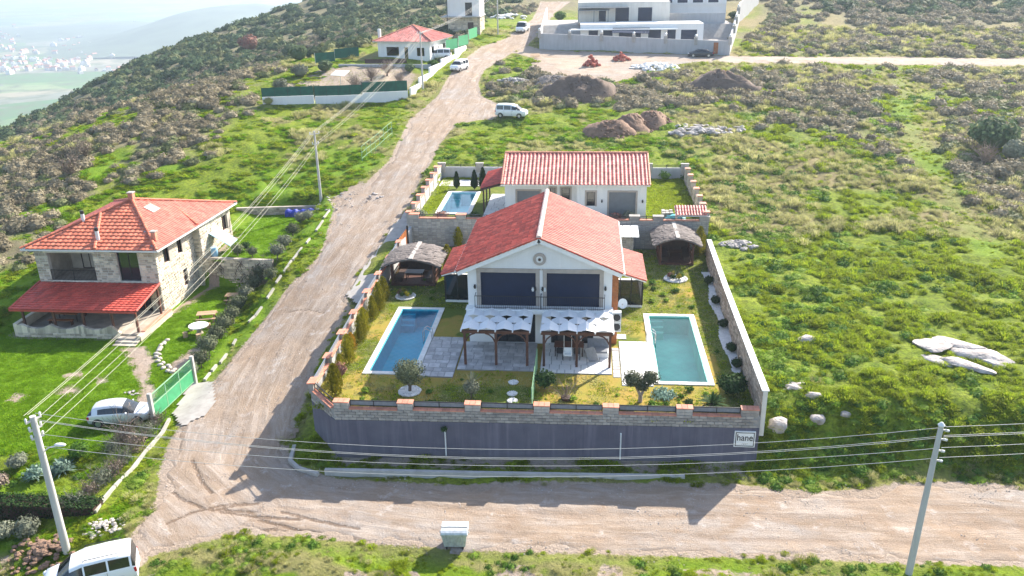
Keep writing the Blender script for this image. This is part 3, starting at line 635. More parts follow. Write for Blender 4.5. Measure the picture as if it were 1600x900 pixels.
def leaves(n, rad, ls, seed, core=.72, squash=.75, jag=.22, lift=.0, fill=.25):
    """a bush: a dim inner mass and many small leaf faces over an uneven outline"""
    rg = random.Random(seed); mb = MB()
    if core:
        vs, fs = ICO[2]; mb.add([(v[0]*rad*core*(1+rg.uniform(-.12,.12)), v[1]*rad*core*(1+rg.uniform(-.12,.12)), max(-.1, v[2]*rad*core*squash+lift)) for v in vs], fs)
    lobes = [(rg.gauss(0,1), rg.gauss(0,1), abs(rg.gauss(0,1))) for _ in range(7)]
    lobes = [Vector(l).normalized() for l in lobes]
    for i in range(n):
        v = Vector((rg.gauss(0,1), rg.gauss(0,1), rg.gauss(0,1))).normalized()
        if v.z < -.25 and lift < rad*squash: v.z = -v.z*.5
        k = 1-jag+jag*2*max(0, max(v.dot(l) for l in lobes)-.45); k *= rg.uniform(1-fill, 1.08)
        c = Vector((v.x*rad*k, v.y*rad*k, v.z*rad*k*squash+lift))
        t = Vector((rg.gauss(0,1), rg.gauss(0,1), rg.gauss(0,1))); t = (t-v*t.dot(v)*.6).normalized(); b = (v+Vector((rg.uniform(-.8,.8),rg.uniform(-.8,.8),rg.uniform(-.4,.8)))).cross(t).normalized()
        s = ls*rg.uniform(.6, 1.35)
        mb.add([c-t*s-b*s*.45, c+t*s*.2-b*s*.6, c+t*s*1.1, c+t*s*.1+b*s*.6], [(0,1,2,3)])
    return mb
def scatter(name, pts, rot, scl, protos, mats, label=None, flat=1.0):
    """one object of points whose geometry nodes set a clump on each"""
    pts = np.asarray(pts, np.float32); n = len(pts)
    me = bpy.data.meshes.new(name); me.vertices.add(n); me.vertices.foreach_set('co', pts.ravel())
    def put(k, t, f, a): at = me.attributes.new(k, t, 'POINT'); at.data.foreach_set(f, a)
    put('turn', 'FLOAT', 'value', np.asarray(rot, np.float32)); put('size', 'FLOAT', 'value', np.asarray(scl, np.float32))
    put('sort', 'INT', 'value', (np.arange(n) % len(protos)).astype(np.int32)); me.update()
    o = bpy.data.objects.new(name, me); C.objects.link(o)
    ng = bpy.data.node_groups.new(name, 'GeometryNodeTree')
    ng.interface.new_socket('Geometry', in_out='INPUT', socket_type='NodeSocketGeometry'); ng.interface.new_socket('Geometry', in_out='OUTPUT', socket_type='NodeSocketGeometry')
    N, L = ng.nodes, ng.links; gi = N.new('NodeGroupInput'); go = N.new('NodeGroupOutput'); jn = N.new('GeometryNodeJoinGeometry')
    def named(k, t):
        nd = N.new('GeometryNodeInputNamedAttribute'); nd.data_type = t; nd.inputs['Name'].default_value = k; return nd.outputs['Attribute']
    turn, size, sort = named('turn', 'FLOAT'), named('size', 'FLOAT'), named('sort', 'INT')
    sv = N.new('ShaderNodeVectorMath'); sv.operation = 'SCALE'; sv.inputs[0].default_value = (1, 1, flat); L.new(size, sv.inputs['Scale'])
    cx = N.new('ShaderNodeCombineXYZ'); L.new(turn, cx.inputs[2])
    for i, (mb, m) in enumerate(zip(protos, mats)):
        src = bpy.data.objects.new(name+'_clump', mb.mesh(name+'_clump', m))
        oi = N.new('GeometryNodeObjectInfo'); oi.inputs['Object'].default_value = src; oi.inputs['As Instance'].default_value = True
        cmp_ = N.new('FunctionNodeCompare'); cmp_.data_type = 'INT'; cmp_.operation = 'EQUAL'; L.new(sort, cmp_.inputs[2]); cmp_.inputs[3].default_value = i
        ip = N.new('GeometryNodeInstanceOnPoints'); L.new(gi.outputs[0], ip.inputs['Points']); L.new(cmp_.outputs[0], ip.inputs['Selection'])
        L.new(oi.outputs['Geometry'], ip.inputs['Instance']); L.new(cx.outputs[0], ip.inputs['Rotation']); L.new(sv.outputs[0], ip.inputs['Scale']); L.new(ip.outputs[0], jn.inputs[0])
    L.new(jn.outputs[0], go.inputs[0])
    md = o.modifiers.new('scatter', 'NODES'); md.node_group = ng
    return tag(o, label, kind='stuff')
npr = np.random.RandomState(5)
def ground_at(x, y):
    """height of the built ground at any point"""
    i = np.clip(np.searchsorted(ys, y)-1, 0, len(ys)-2); t = np.clip((y-ys[i])/(ys[i+1]-ys[i]), 0, 1)
    u = (x-.04*y)/(y*.80+14); j = np.clip(((u+1)/2*(NU-1)).astype(int), 0, NU-2); s = (u+1)/2*(NU-1)-j
    return (zg[i,j]*(1-s)+zg[i,j+1]*s)*(1-t)+(zg[i+1,j]*(1-s)+zg[i+1,j+1]*s)*t
def gz(x, y): return float(ground_at(np.array([float(x)]), np.array([float(y)]))[0])
def cand(n, y0, y1, power, xl=-1.0, xr=1.0, kx=.70):
    """points thinned with distance"""
    t = npr.rand(n); e = 2-power
    y = (y0**e+(y1**e-y0**e)*t)**(1/e) if abs(e) > 1e-3 else y0*(y1/y0)**t
    x = (npr.rand(n)*(xr-xl)+xl)*(y*kx+11)+.04*y; return x, y
def free(x, y, rgap=.1):
    rd = road_d(x, y)
    ok = rd + wobble(x, y, .9, 1.7, 21) > rgap
    ok &= plots_d(x, y) > .25; ok &= seg_poly_dist(x, y, HOUSE_FOOT) > .2; ok &= seg_poly_dist(x, y, APRON) > .05
    ok &= seg_poly_dist(x, y, GATE_APRON) > .05; ok &= seg_poly_dist(x, y, MODERN_LOT) > .3; ok &= seg_poly_dist(x, y, YARD_PATH) + wobble(x, y, .5, 1, 22) > .0
    for p in DIRT_SPOTS + [SPOIL, RUBBLE_PATCH, GARDEN_SOIL]: ok &= seg_poly_dist(x, y, p) + wobble(x, y, .5, 1, 23) > -.1
    return ok, rd
# open meadow
x, y = cand(76000, 30.5, 190, 1.45); ok, rd = free(x, y); x, y, rd = x[ok], y[ok], rd[ok]
hp = seg_poly_dist(x, y, HOUSE_PAD); te = seg_poly_dist(x, y, TERRACE); wl = seg_poly_dist(x, y, WHITE_LOT)
s_, d_ = masks(x, y, rd)
lawn = (hp < .3) | (te < .2)
r1 = npr.rand(len(x)); dist = np.sqrt(y/50)
clump = fbm(x, y, 1.8, 151, 3); clump2 = fbm(x, y, 7, 161, 3)
isdry = (~lawn) & (r1 < d_*.72) & (wl > 0); isgrass = (~lawn) & ~isdry & (r1 > s_*.97) & (clump > .44) & (wl > 0)
size = (.42+.95*sstep(.42, .70, clump)*npr.rand(len(x))+.35*npr.rand(len(x)))*dist*np.where(rd < 1.2, .6, 1)
size *= np.where(y < 34.5, .62, 1)*(1-.45*sstep(1.5, -.5, seg_poly_dist(x, y, TRACKS_GRASS)))
tilt = npr.rand(len(x))*6.283
def put(name, sel, protos, mats, k=1.0, flat=1.0):
    if sel.sum(): scatter(name, np.stack([x[sel], y[sel], ground_at(x[sel], y[sel])-.02], -1), tilt[sel], size[sel]*k, protos, mats, None, flat)
GP = [tussock(150, .50, .24, .17, .021, 1), tussock(130, .42, .30, .18, .022, 2), blades(140, .55, .20, .021, 1.1, 3)]
lowg = (x < -20) | ((x < 12) & (y > 94))
put('meadow_grass', isgrass & ~lowg, GP, [M['grass']]*3, .78, .9)
put('short_meadow_grass', isgrass & lowg, GP, [M['grass'], M['grass_lush'], M['grass']], .8, .42)
put('dry_grass', isdry, [tussock(120, .45, .26, .28, .016, 5), blades(100, .42, .46, .016, 1.0, 6)], [M['grass_dry']]*2, .85)
# short lawn round the stone house
x, y = cand(26000, 40, 90, 1.2, -1.0, -.15); ok, rd = free(x, y); hp = seg_poly_dist(x, y, HOUSE_PAD); te = seg_poly_dist(x, y, TERRACE); ok &= (hp < .4) | (te < .1); x, y = x[ok], y[ok]
size = (.5+.5*npr.rand(len(x)))*(.6+.8*fbm(x, y, 1.2, 171, 3)); tilt = npr.rand(len(x))*6.283
put('lawn_grass', np.ones(len(x), bool), [blades(70, .5, .13, .028, .9, 11, .3), blades(70, .45, .10, .03, 1.1, 12, .3)], [M['grass_lush']]*2)
# broad leaved weeds beside the plot wall and along the banks
x, y = cand(42000, 30.8, 130, 1.5); ok, rd = free(x, y, .2)
wd = np.maximum(sstep(16, 6, plots_d(x, y))*(x > 10)*sstep(.40, .52, fbm(x, y, 4, 181, 3)), sstep(.60, .66, fbm(x, y, 3.5, 191, 3))*.7*(x > -18))
wd = np.maximum(wd, (y < 46.5)*(y > 42.3)*(x > 10.5)*.55); wd = np.maximum(wd, .8*sstep(1, -2, seg_poly_dist(x, y, SCRUB_BANK))*sstep(.42, .55, fbm(x, y, 4, 198, 3)))
wd = np.maximum(wd, .45*sstep(.55, .63, fbm(x, y, 2.5, 195, 3))*(y < 33))
wd = np.maximum(wd, .35*(y < 43)*(x < -23)*(x > -50)*sstep(.45, .55, fbm(x, y, 2, 197, 3)))
wd *= np.where((y > 40.3) & (y < 43.4) & (x > -18) & (x < 10.3), .12, 1)
ok &= (npr.rand(len(x)) < wd*.55) & (seg_poly_dist(x, y, HOUSE_PAD) > .2); x, y = x[ok], y[ok]
size = (.5+.8*npr.rand(len(x)))*np.sqrt(y/50)*np.where(y < 35, .75, 1); tilt = npr.rand(len(x))*6.283
put('leafy_weeds', np.ones(len(x), bool), [leaves(130, .5, .06, 21, .6, .5), leaves(120, .45, .07, 22, .6, .6), leaves(130, .55, .055, 23, .6, .35)], [M['weed'], M['green_leaf'], M['weed']])
# cushion scrub of the hillsides: the largest in view each on its own, the rest as one mass
x, y = cand(26000, 58, 230, 1.2); ok, rd = free(x, y, .8); x, y, rd = x[ok], y[ok], rd[ok]; s_, d_ = masks(x, y, rd)
ok = (npr.rand(len(x)) < s_*.85) & (fbm(x, y, 3.2, 205, 2) > .30) & (seg_poly_dist(x, y, HOUSE_PAD) > 2) & (seg_poly_dist(x, y, TERRACE) > 1.5) & (seg_poly_dist(x, y, WHITE_LOT) > .5); x, y = x[ok], y[ok]
size = (.55+.8*npr.rand(len(x)))*np.where(y > 120, 1.35, 1.1); tilt = npr.rand(len(x))*6.283
SHRUBS = [leaves(170, .85, .13, 31, .78, .72), leaves(150, .8, .14, 32, .78, .6), leaves(190, .9, .12, 33, .78, .8)]
order = np.argsort(-(size/np.hypot(y, x)) - 100*((np.abs(x) < y*.6+5)))
big = order[:300]; rest = order[300:]; allsel = np.zeros(len(x), bool); allsel[rest] = True
put('hillside_scrub', allsel, SHRUBS, [M['scrub'], M['scrub_olive'], M['scrub']])
shrub_meshes = [(SHRUBS[i].mesh('cushion_shrub', m)) for i, m in ((0, M['scrub']), (1, M['scrub_olive']), (2, M['scrub']))]
for k, i in enumerate(big):
    o = bpy.data.objects.new('cushion_shrub', shrub_meshes[k % 3]); C.objects.link(o)
    o.location = (float(x[i]), float(y[i]), gz(x[i], y[i])-.05); o.rotation_euler = (0, 0, float(tilt[i])); o.scale = (float(size[i]),)*3
    side = 'on the left hillside' if x[i] < 0 else 'on the right slope'
    kind = 'greenish' if k % 3 == 1 else 'grey brown'
    tag(o, f'low {kind} cushion shrub {side}', 'shrub', 'cushion shrubs on the hillsides')
# loose stones on the roads, thicker along their edges
x, y = cand(30000, 31, 120, 1.7); rd = road_d(x, y); ok = (rd < .3) & (npr.rand(len(x)) < np.where(rd > -1.1, .55, .22)*sstep(.35, .6, fbm(x, y, 2.2, 211, 3))); x, y = x[ok], y[ok]
size = (.25+.6*npr.rand(len(x))**3)*np.sqrt(y/45); tilt = npr.rand(len(x))*6.283
def pebble(seed):
    rg = random.Random(seed); mb = MB()
    for k in range(7): mb.ico((rg.gauss(0,.35), rg.gauss(0,.35), .015), rg.uniform(.02,.065), 1, .25, (1.2,1,.7), rg)
    return mb
scatter('road_gravel', np.stack([x, y, terrain(x, y)+.02], -1), tilt, size, [pebble(1), pebble(2), pebble(3)], [M['rock']]*3)
# dark maquis on the far slope
x = npr.uniform(-260, 190, 11000); y = npr.uniform(158, 430, 11000)
ok = ((x < -24) | (y > 205)) & (road_d(x, y) > 3) & (seg_poly_dist(x, y, WHITE_LOT) > 2) & (seg_poly_dist(x, y, MODERN_LOT) > 12) & (fbm(x, y, 22, 201, 3) > .30); ok &= np.abs(x-.04*y) < y*.78+12
x, y = x[ok], y[ok]; size = 1.2+2.0*npr.rand(len(x))**1.6; tilt = npr.rand(len(x))*6.283
put('far_maquis', np.ones(len(x), bool), [leaves(160, .8, .17, 41, .8, .8), leaves(150, .85, .18, 42, .8, .65), leaves(150, .8, .17, 43, .8, .7)], [M['maquis'], M['maquis'], M['scrub_olive']])
# ---------------------------------------------------------------- building pieces
def wall_panel(mb, O, U, w, h, holes=(), t=.25, N=None, reveal=.16):
    """front face of a wall with openings and their reveals; O lower corner, U along, N outward"""
    O = Vector(O); U = Vector(U).normalized(); N = Vector(N) if N else Vector((U.y, -U.x, 0)); Z = Vector((0,0,1))
    us = sorted({0., w, *[c for q in holes for c in (q[0], q[1])]}); vs = sorted({0., h, *[c for q in holes for c in (q[2], q[3])]})
    P = lambda u, v, d=0: O+U*u+Z*v-N*d
    for i in range(len(us)-1):
        for j in range(len(vs)-1):
            um, vm = (us[i]+us[i+1])/2, (vs[j]+vs[j+1])/2
            if any(q[0] < um < q[1] and q[2] < vm < q[3] for q in holes): continue
            mb.add([P(us[i],vs[j]), P(us[i+1],vs[j]), P(us[i+1],vs[j+1]), P(us[i],vs[j+1])], [(0,1,2,3)])
    for a, b, c, d in holes:
        r = reveal
        mb.add([P(a,c), P(b,c), P(b,d), P(a,d), P(a,c,r), P(b,c,r), P(b,d,r), P(a,d,r)], [(0,4,5,1),(1,5,6,2),(2,6,7,3),(3,7,4,0)])
    return mb
def tiles(mb, A, B, Cc, D, pitch=.30, row=.36, h=.055, lift=.02, lip=.03):
    """clay pan tiles on the slope A-B (eave) to D-C (ridge): every tile a curved piece lapping the one below"""
    A, B, Cc, D = map(Vector, (A, B, Cc, D)); e = (B-A); ew = e.length; e.normalize(); n = e.cross((D+Cc)/2-(A+B)/2).normalized()
    if n.z < 0: n = -n
    s = n.cross(e).normalized()
    if s.dot((D+Cc)/2-(A+B)/2) < 0: s = -s
    sl = (D-A).dot(s); nr = max(1, round(sl/row)); a0 = (D-A).dot(e); b0 = (Cc-A).dot(e)
    for r in range(nr):
        t0, t1 = r/nr, min(1.0, (r+1.18)/nr); tm = (t0+t1)/2
        l = a0*tm; rr = ew+(b0-ew)*tm
        k0, k1 = math.ceil(l/pitch-.5), math.floor(rr/pitch+.5)
        for k in range(k0, k1):
            x0, x1 = k*pitch, (k+1)*pitch
            x0, x1 = max(x0, l-.02), min(x1, rr+.02)
            if x1-x0 < pitch*.3: continue
            j = rng.uniform(-.006, .006); pts = []
            for (f, z) in ((0,.0),(.28,.0),(.40,.6),(.62,1.0),(.86,.62),(1.0,0.02)):
                xx = x0+(x1-x0)*f
                for t, up in ((t0, lift+lip+j), (t1, lift+.004)):
                    pts.append(A+e*xx+s*(sl*t)+n*(z*h+up))
            fs = [(2*i, 2*i+2, 2*i+3, 2*i+1) for i in range(5)]
            q0 = len(pts); pts += [pts[2*i]-n*(lip+.002) for i in range(6)]
            fs += [(q0+i, q0+i+1, 2*i+2, 2*i) for i in range(5)]
            mb.add(pts, fs)
    return mb
def ridge(mb, p, q, r=.13, step=.38):
    """a line of half round ridge tiles"""
    p, q = Vector(p), Vector(q); d = q-p; n = max(1, round(d.length/step)); d.normalize(); sd = d.cross(Vector((0,0,1))).normalized(); u = sd.cross(d).normalized()
    L = (q-p).length/n
    for i in range(n):
        a, b = p+d*(L*i-.02), p+d*(L*(i+1)+.02); vs = []
        for c, k in ((a, 1.12), (b, .95)):
            for m in range(6):
                an = math.pi*m/5; vs.append(c+sd*(math.cos(an)*r*k)+u*(math.sin(an)*r*k*.9-.02))
        fs = [(m, m+1, 7+m, 6+m) for m in range(5)] + [(5,4,3,2,1,0), tuple(range(6,12))]
        mb.add(vs, fs)
    return mb
def stones(mb, O, U, w, h, holes=(), lw=(.25,.6), lh=(.14,.3), proud=(.02,.05), gap=.025, N=None, rg=None):
    """rows of uneven stones standing proud of a wall face"""
    rg = rg or random.Random(3); O = Vector(O); U = Vector(U).normalized(); N = Vector(N) if N else Vector((U.y, -U.x, 0)); Z = Vector((0,0,1)); v = 0
    while v < h-.05:
        hh = min(rg.uniform(*lh), h-v); u = 0
        if h-v-hh < .06: hh = h-v
        while u < w-.03:
            ww = min(rg.uniform(*lw), w-u)
            if w-u-ww < .1: ww = w-u
            a, b, c, d = u+gap/2, u+ww-gap/2, v+gap/2, v+hh-gap/2; u += ww
            cut = False
            for q in holes:
                if a < q[1] and b > q[0] and c < q[3] and d > q[2]:
                    if a < q[0] and q[0]-a > .08: b = q[0]
                    elif b > q[1] and b-q[1] > .08: a = q[1]
                    else: cut = True
            if cut or b-a < .04 or d-c < .03: continue
            k = rg.uniform(*proud); e = min(.03, (b-a)*.2, (d-c)*.2); j = lambda: rg.uniform(0, e)
            P = lambda uu, vv, dd: O+U*uu+Z*vv+N*dd
            mb.add([P(a,c,-.01), P(b,c,-.01), P(b,d,-.01), P(a,d,-.01), P(a+e+j(),c+e+j()*.5,k), P(b-e-j(),c+e,k), P(b-e,d-e-j()*.5,k), P(a+e,d-e,k)],
                   [(4,5,6,7),(0,1,5,4),(1,2,6,5),(2,3,7,6),(3,0,4,7)])
        v += hh
    return mb
def railing(mb, p, q, h, gap=.13, r=.012, rail=.03):
    p, q = Vector(p), Vector(q); d = q-p; n = max(2, round(d.length/gap)); Z = Vector((0,0,h))
    mb.beam(p+Z, q+Z, rail*1.4); mb.beam(p+Vector((0,0,.08)), q+Vector((0,0,.08)), rail)
    for i in range(n+1):
        a = p+d*i/n; k = rail*1.3 if i in (0, n) else r*2
        mb.beam(a, a+Z, k)
    return mb
def rect_frame(mb, O, U, w, h, t, dep, out=.0, N=None):
    """four bars round an opening"""
    O = Vector(O); U = Vector(U).normalized(); N = Vector(N) if N else Vector((U.y,-U.x,0)); Z = Vector((0,0,1))
    def bar(u0, u1, v0, v1): mb.obox(O+U*(u0+u1)/2+Z*(v0+v1)/2+N*(out-dep/2), U*(u1-u0)/2, N*dep/2, Z*(v1-v0)/2)
    bar(0, t, 0, h); bar(w-t, w, 0, h); bar(t, w-t, 0, t); bar(t, w-t, h-t, h); return mb
def window(parent, O, U, w, h, frame_m, pane_m, t=.06, deep=.12, mull=1, name='window', N=None, bars=0):
    """frame with its pane as a sub-part"""
    O = Vector(O); U = Vector(U).normalized(); Nn = Vector(N) if N else Vector((U.y,-U.x,0)); Z = Vector((0,0,1))
    mb = MB(); rect_frame(mb, O, U, w, h, t, .07, -deep+.07, Nn)
    for i in range(1, mull): mb.obox(O+U*w*i/mull+Z*h/2+Nn*(-deep+.035), U*t*.4, Nn*.03, Z*(h/2-t))
    for i in range(1, bars+1): mb.obox(O+U*w/2+Z*h*i/(bars+1)+Nn*(-deep+.035), U*(w/2-t), Nn*.02, Z*t*.3)
    f = mb.build(name, frame_m, parent)
    pb = MB(); pb.obox(O+U*w/2+Z*h/2+Nn*(-deep+.012), U*(w/2-t*.5), Nn*.012, Z*(h/2-t*.5)); pb.build('pane', pane_m, f)
    return f
def wall_lamp(parent, p, N=(0,-1,0), white=False):
    p = Vector(p); N = Vector(N); mb = MB(); mb.obox(p+N*.05, (.05*abs(N.y)+.05*abs(N.x), .05, 0), (0,.05,0), (0,0,.13)) if False else mb.box(p.x-.06, p.x+.06, p.y-.13, p.y, p.z-.14, p.z+.14)
    mb.box(p.x-.09, p.x+.09, p.y-.16, p.y-.13, p.z-.03, p.z+.03); return mb.build('wall_lamp', M['porcelain'] if white else M['black_metal'], parent)
# ---------------------------------------------------------------- front plot: retaining wall and boundary walls
YZ = 3.0
rw = empty('retaining_wall', (-2.2, 43.3, 0), 'plum grey rendered retaining wall topped with grey blocks along the front road', 'wall')
def offset_path(path, d):
    out = []
    for i, p in enumerate(path):
        p = Vector(p); a = Vector(path[max(i-1,0)]); b = Vector(path[min(i+1,len(path)-1)])
        n1 = (p-a).normalized() if i > 0 else (b-p).normalized(); n2 = (b-p).normalized() if i < len(path)-1 else n1
        t = (n1+n2).normalized(); n = Vector((t.y, -t.x)); k = d/max(.3, n.dot(Vector((n1.y,-n1.x)))); out.append(p+n*k)
    return out
def wall_run(mb, path, z0, z1, t, out=0.0):
    """solid wall along a plan path; outer face on the right of the path, zs may vary per point"""
    A = offset_path(path, out); B = offset_path(path, out-t); n = len(path)
    za = z0 if isinstance(z0, (list, tuple)) else [z0]*n; zb = z1 if isinstance(z1, (list, tuple)) else [z1]*n
    for i in range(n-1):
        a, b, c, d = A[i], A[i+1], B[i+1], B[i]
        mb.add([(*a,za[i]),(*b,za[i+1]),(*c,za[i+1]),(*d,za[i]),(*a,zb[i]),(*b,zb[i+1]),(*c,zb[i+1]),(*d,zb[i])], [(0,1,5,4),(1,2,6,5),(2,3,7,6),(3,0,4,7),(4,5,6,7),(3,2,1,0)])
    return mb
FP = [(-16.85, 45.0), (-14.75, 42.75), (10.32, 43.25)]
mb = MB(); wall_run(mb, FP, -.6, 2.6, .34, .03); mb.build('rendered_face', M['plum_render'], rw)
mb = MB(); wall_run(mb, FP, 2.6, 3.36, .24, -.03); mb.build('block_core', M['mortar'], rw)
def brick_mesh(name, w, h, d, m, e=.012):
    mb = MB(); vs = [(-w/2,0,-h/2),(w/2,0,-h/2),(w/2,0,h/2),(-w/2,0,h/2),(-w/2+e,-d,-h/2+e),(w/2-e,-d,-h/2+e),(w/2-e,-d,h/2-e),(-w/2+e,-d,h/2-e)]
    mb.add(vs, [(4,5,6,7),(0,1,5,4),(1,2,6,5),(2,3,7,6),(3,0,4,7)]); return mb.mesh(name, m)
BRK = [brick_mesh('brick', .43, .178, .062, M['block']), brick_mesh('brick', .43, .178, .048, M['block']), brick_mesh('brick', .205, .178, .055, M['block'])]
def place_brick(parent, me, p, rz):
    o = bpy.data.objects.new('brick', me); C.objects.link(o); o.parent = parent; o.location = Vector(p)-origin_of(parent); o.rotation_euler = (0,0,rz); return o
off = offset_path(FP, -.03)
for si in range(2):
    a, b = off[si], off[si+1]; L = (b-a).length; d = (b-a)/L; rz = math.atan2(d.y, d.x)
    for r in range(4):
        s = (.22 if r % 2 else 0.0)
        if r % 2: place_brick(rw, BRK[2], (*(a+d*.105), 2.70+r*.19), rz)
        while s+.43 <= L+.02:
            place_brick(rw, BRK[rng.choice((0,0,1))], (*(a+d*(s+.215)), 2.70+r*.19), rz); s += .445
def along(path, s):
    for i in range(len(path)-1):
        a, b = Vector(path[i]), Vector(path[i+1]); L = (b-a).length
        if s <= L or i == len(path)-2: return a+(b-a)*(s/L), math.atan2((b-a).y, (b-a).x)
        s -= L
PX = [-14.28, -10.42, -6.40, -2.32, 1.72, 5.98, 9.72]
def fy(x): return 42.75+(x+14.75)/25.07*.5
for i, x in enumerate(PX):
    y = fy(x); mb = MB(); w = .46 if i < 6 else .5
    mb.box(x-w, x+w, y+.03, y+.33, 3.36, 3.80)
    p = mb.build('pier', M['block'], rw)
    mb = MB()
    for r in range(2):
        o_ = .12 if r else 0
        for s in (-.23+o_*0, .23): mb.box(x+s-.215, x+s+.215, y-.018, y+.035, 3.375+r*.21, 3.565+r*.21)
    mb.build('pier_block', M['block'], p); 
    mb = MB()
    for k in range(3):
        xx = x-w-.03+(2*w+.06)*k/3; mb.slab([(xx+.01,y-.06,3.84),(xx+(2*w+.06)/3-.01,y-.06,3.84),(xx+(2*w+.06)/3-.01,y+.40,3.87),(xx+.01,y+.40,3.87)], .06)
    mb.build('coping', M['terracotta'], p)
for i in range(len(PX)-1):
    x0, x1 = PX[i]+.46, PX[i+1]-(.46 if i < 5 else .5); y = fy((x0+x1)/2); n = 7
    mb = MB()
    for k in range(n):
        a, b = x0+(x1-x0)*k/n, x0+(x1-x0)*(k+1)/n; mb.slab([(a+.008,y-.07,3.385+rng.uniform(0,.012)),(b-.008,y-.07,3.385+rng.uniform(0,.012)),(b-.008,y+.22,3.43),(a+.008,y+.22,3.43)], .05)
    mb.build('coping', M['terracotta'], rw)
    mb = MB(); yy = y+.24
    for z in (3.48, 3.80): mb.beam((x0+.02,yy,z), (x1-.02,yy,z), .05)
    for xx in (x0+.04, (x0+x1)/2, x1-.04): mb.beam((xx,yy,3.38), (xx,yy,3.83), .05)
    r = mb.build('railing', M['black_metal'], rw)
    mb = MB(); mb.box(x0+.06, (x0+x1)/2-.025, yy-.008, yy+.008, 3.51, 3.77); mb.box((x0+x1)/2+.025, x1-.06, yy-.008, yy+.008, 3.51, 3.77); mb.build('screen', M['grey_cloth'], r)
# chamfer coping and rail at the corner
c0, c1 = Vector((-16.8,45.0)), Vector((-14.85,42.8)); dd = (c1-c0).normalized(); nn = Vector((dd.y,-dd.x)); mb = MB()
for k in range(6):
    a = c0+(c1-c0)*(k+.03)/6; b = c0+(c1-c0)*(k+.97)/6
    mb.slab([(*(a+nn*.08),3.39),(*(b+nn*.08),3.39),(*(b-nn*.24),3.44),(*(a-nn*.24),3.44)], .05)
mb.build('coping', M['terracotta'], rw)
mb = MB(); a, b = c0-nn*.2, c1-nn*.2
for z in (3.5, 3.82): mb.beam((*a,z), (*b,z), .05)
for t in (0.03,.5,.97): q = a+(b-a)*t; mb.beam((*q,3.4), (*q,3.85), .05)
mb.build('railing', M['black_metal'], rw)
for x, z1 in ((-8.08, 2.0), (2.35, 2.05)):
    t = MB(); t.tube([(x, fy(x)-.09, .35), (x, fy(x)-.09, z1), (x, fy(x)+.02, z1+.06)], .045, 8); t.build('drain_pipe', M['porcelain'], rw)
# sign
sg = empty('wall_sign', (9.52, 43.18, 1.5), 'square white sign with black lettering at the right end of the front wall', 'sign')
mb = MB(); mb.box(8.92, 10.12, 43.10, 43.19, 1.40, 2.44); mb.build('sign_board', M['white_paint'], sg)
mb = MB(); rect_frame(mb, (8.98,43.10,1.46), (1,0,0), 1.08, .92, .045, .02, .012); mb.build('sign_border', M['black_metal'], sg)
def text(name, body, size, p, m, parent, ext=.006, shear=0, sx=1):
    cu = bpy.data.curves.new(name, 'FONT'); cu.body = body; cu.size = size; cu.align_x = 'CENTER'; cu.extrude = ext; cu.shear = shear; cu.offset = .006
    o = bpy.data.objects.new(name, cu); dg = bpy.context.evaluated_depsgraph_get(); me = bpy.data.meshes.new_from_object(o)
    me.materials.clear(); me.materials.append(m); ob = bpy.data.objects.new(name, me); C.objects.link(ob); ob.parent = parent
    ob.location = Vector(p)-origin_of(parent); ob.rotation_euler = (R(90), 0, 0); ob.scale = (sx, 1, 1); return ob
text('sign_lettering', 'hane', .60, (9.52, 43.095, 1.84), M['black_metal'], sg, sx=.82)
mb = MB(); mb.tube([(9.34,43.09,1.60),(9.43,43.09,1.66),(9.46,43.09,1.58),(9.53,43.09,1.68),(9.56,43.09,1.60),(9.62,43.09,1.65),(9.72,43.09,1.65)], .014, 6); mb.build('sign_flourish', M['black_metal'], sg)
# kerb below the wall
mb = MB(); kp = [(-17.9,43.6),(-17.6,41.9),(-16.8,41.1),(-15.4,40.55)]
kz = [gz(*p) for p in kp]; wall_run(mb, kp, -.3, .22, .22); o = mb.build('kerb', M['pale_concrete']); tag(o, kind='structure')
mb = MB(); wall_run(mb, [(-15.0,40.75),(-12,40.85),(-6,41.0),(2,41.25),(6,41.4)], -.3, .38, .22); o = mb.build('kerb', M['concrete']); tag(o, kind='structure')
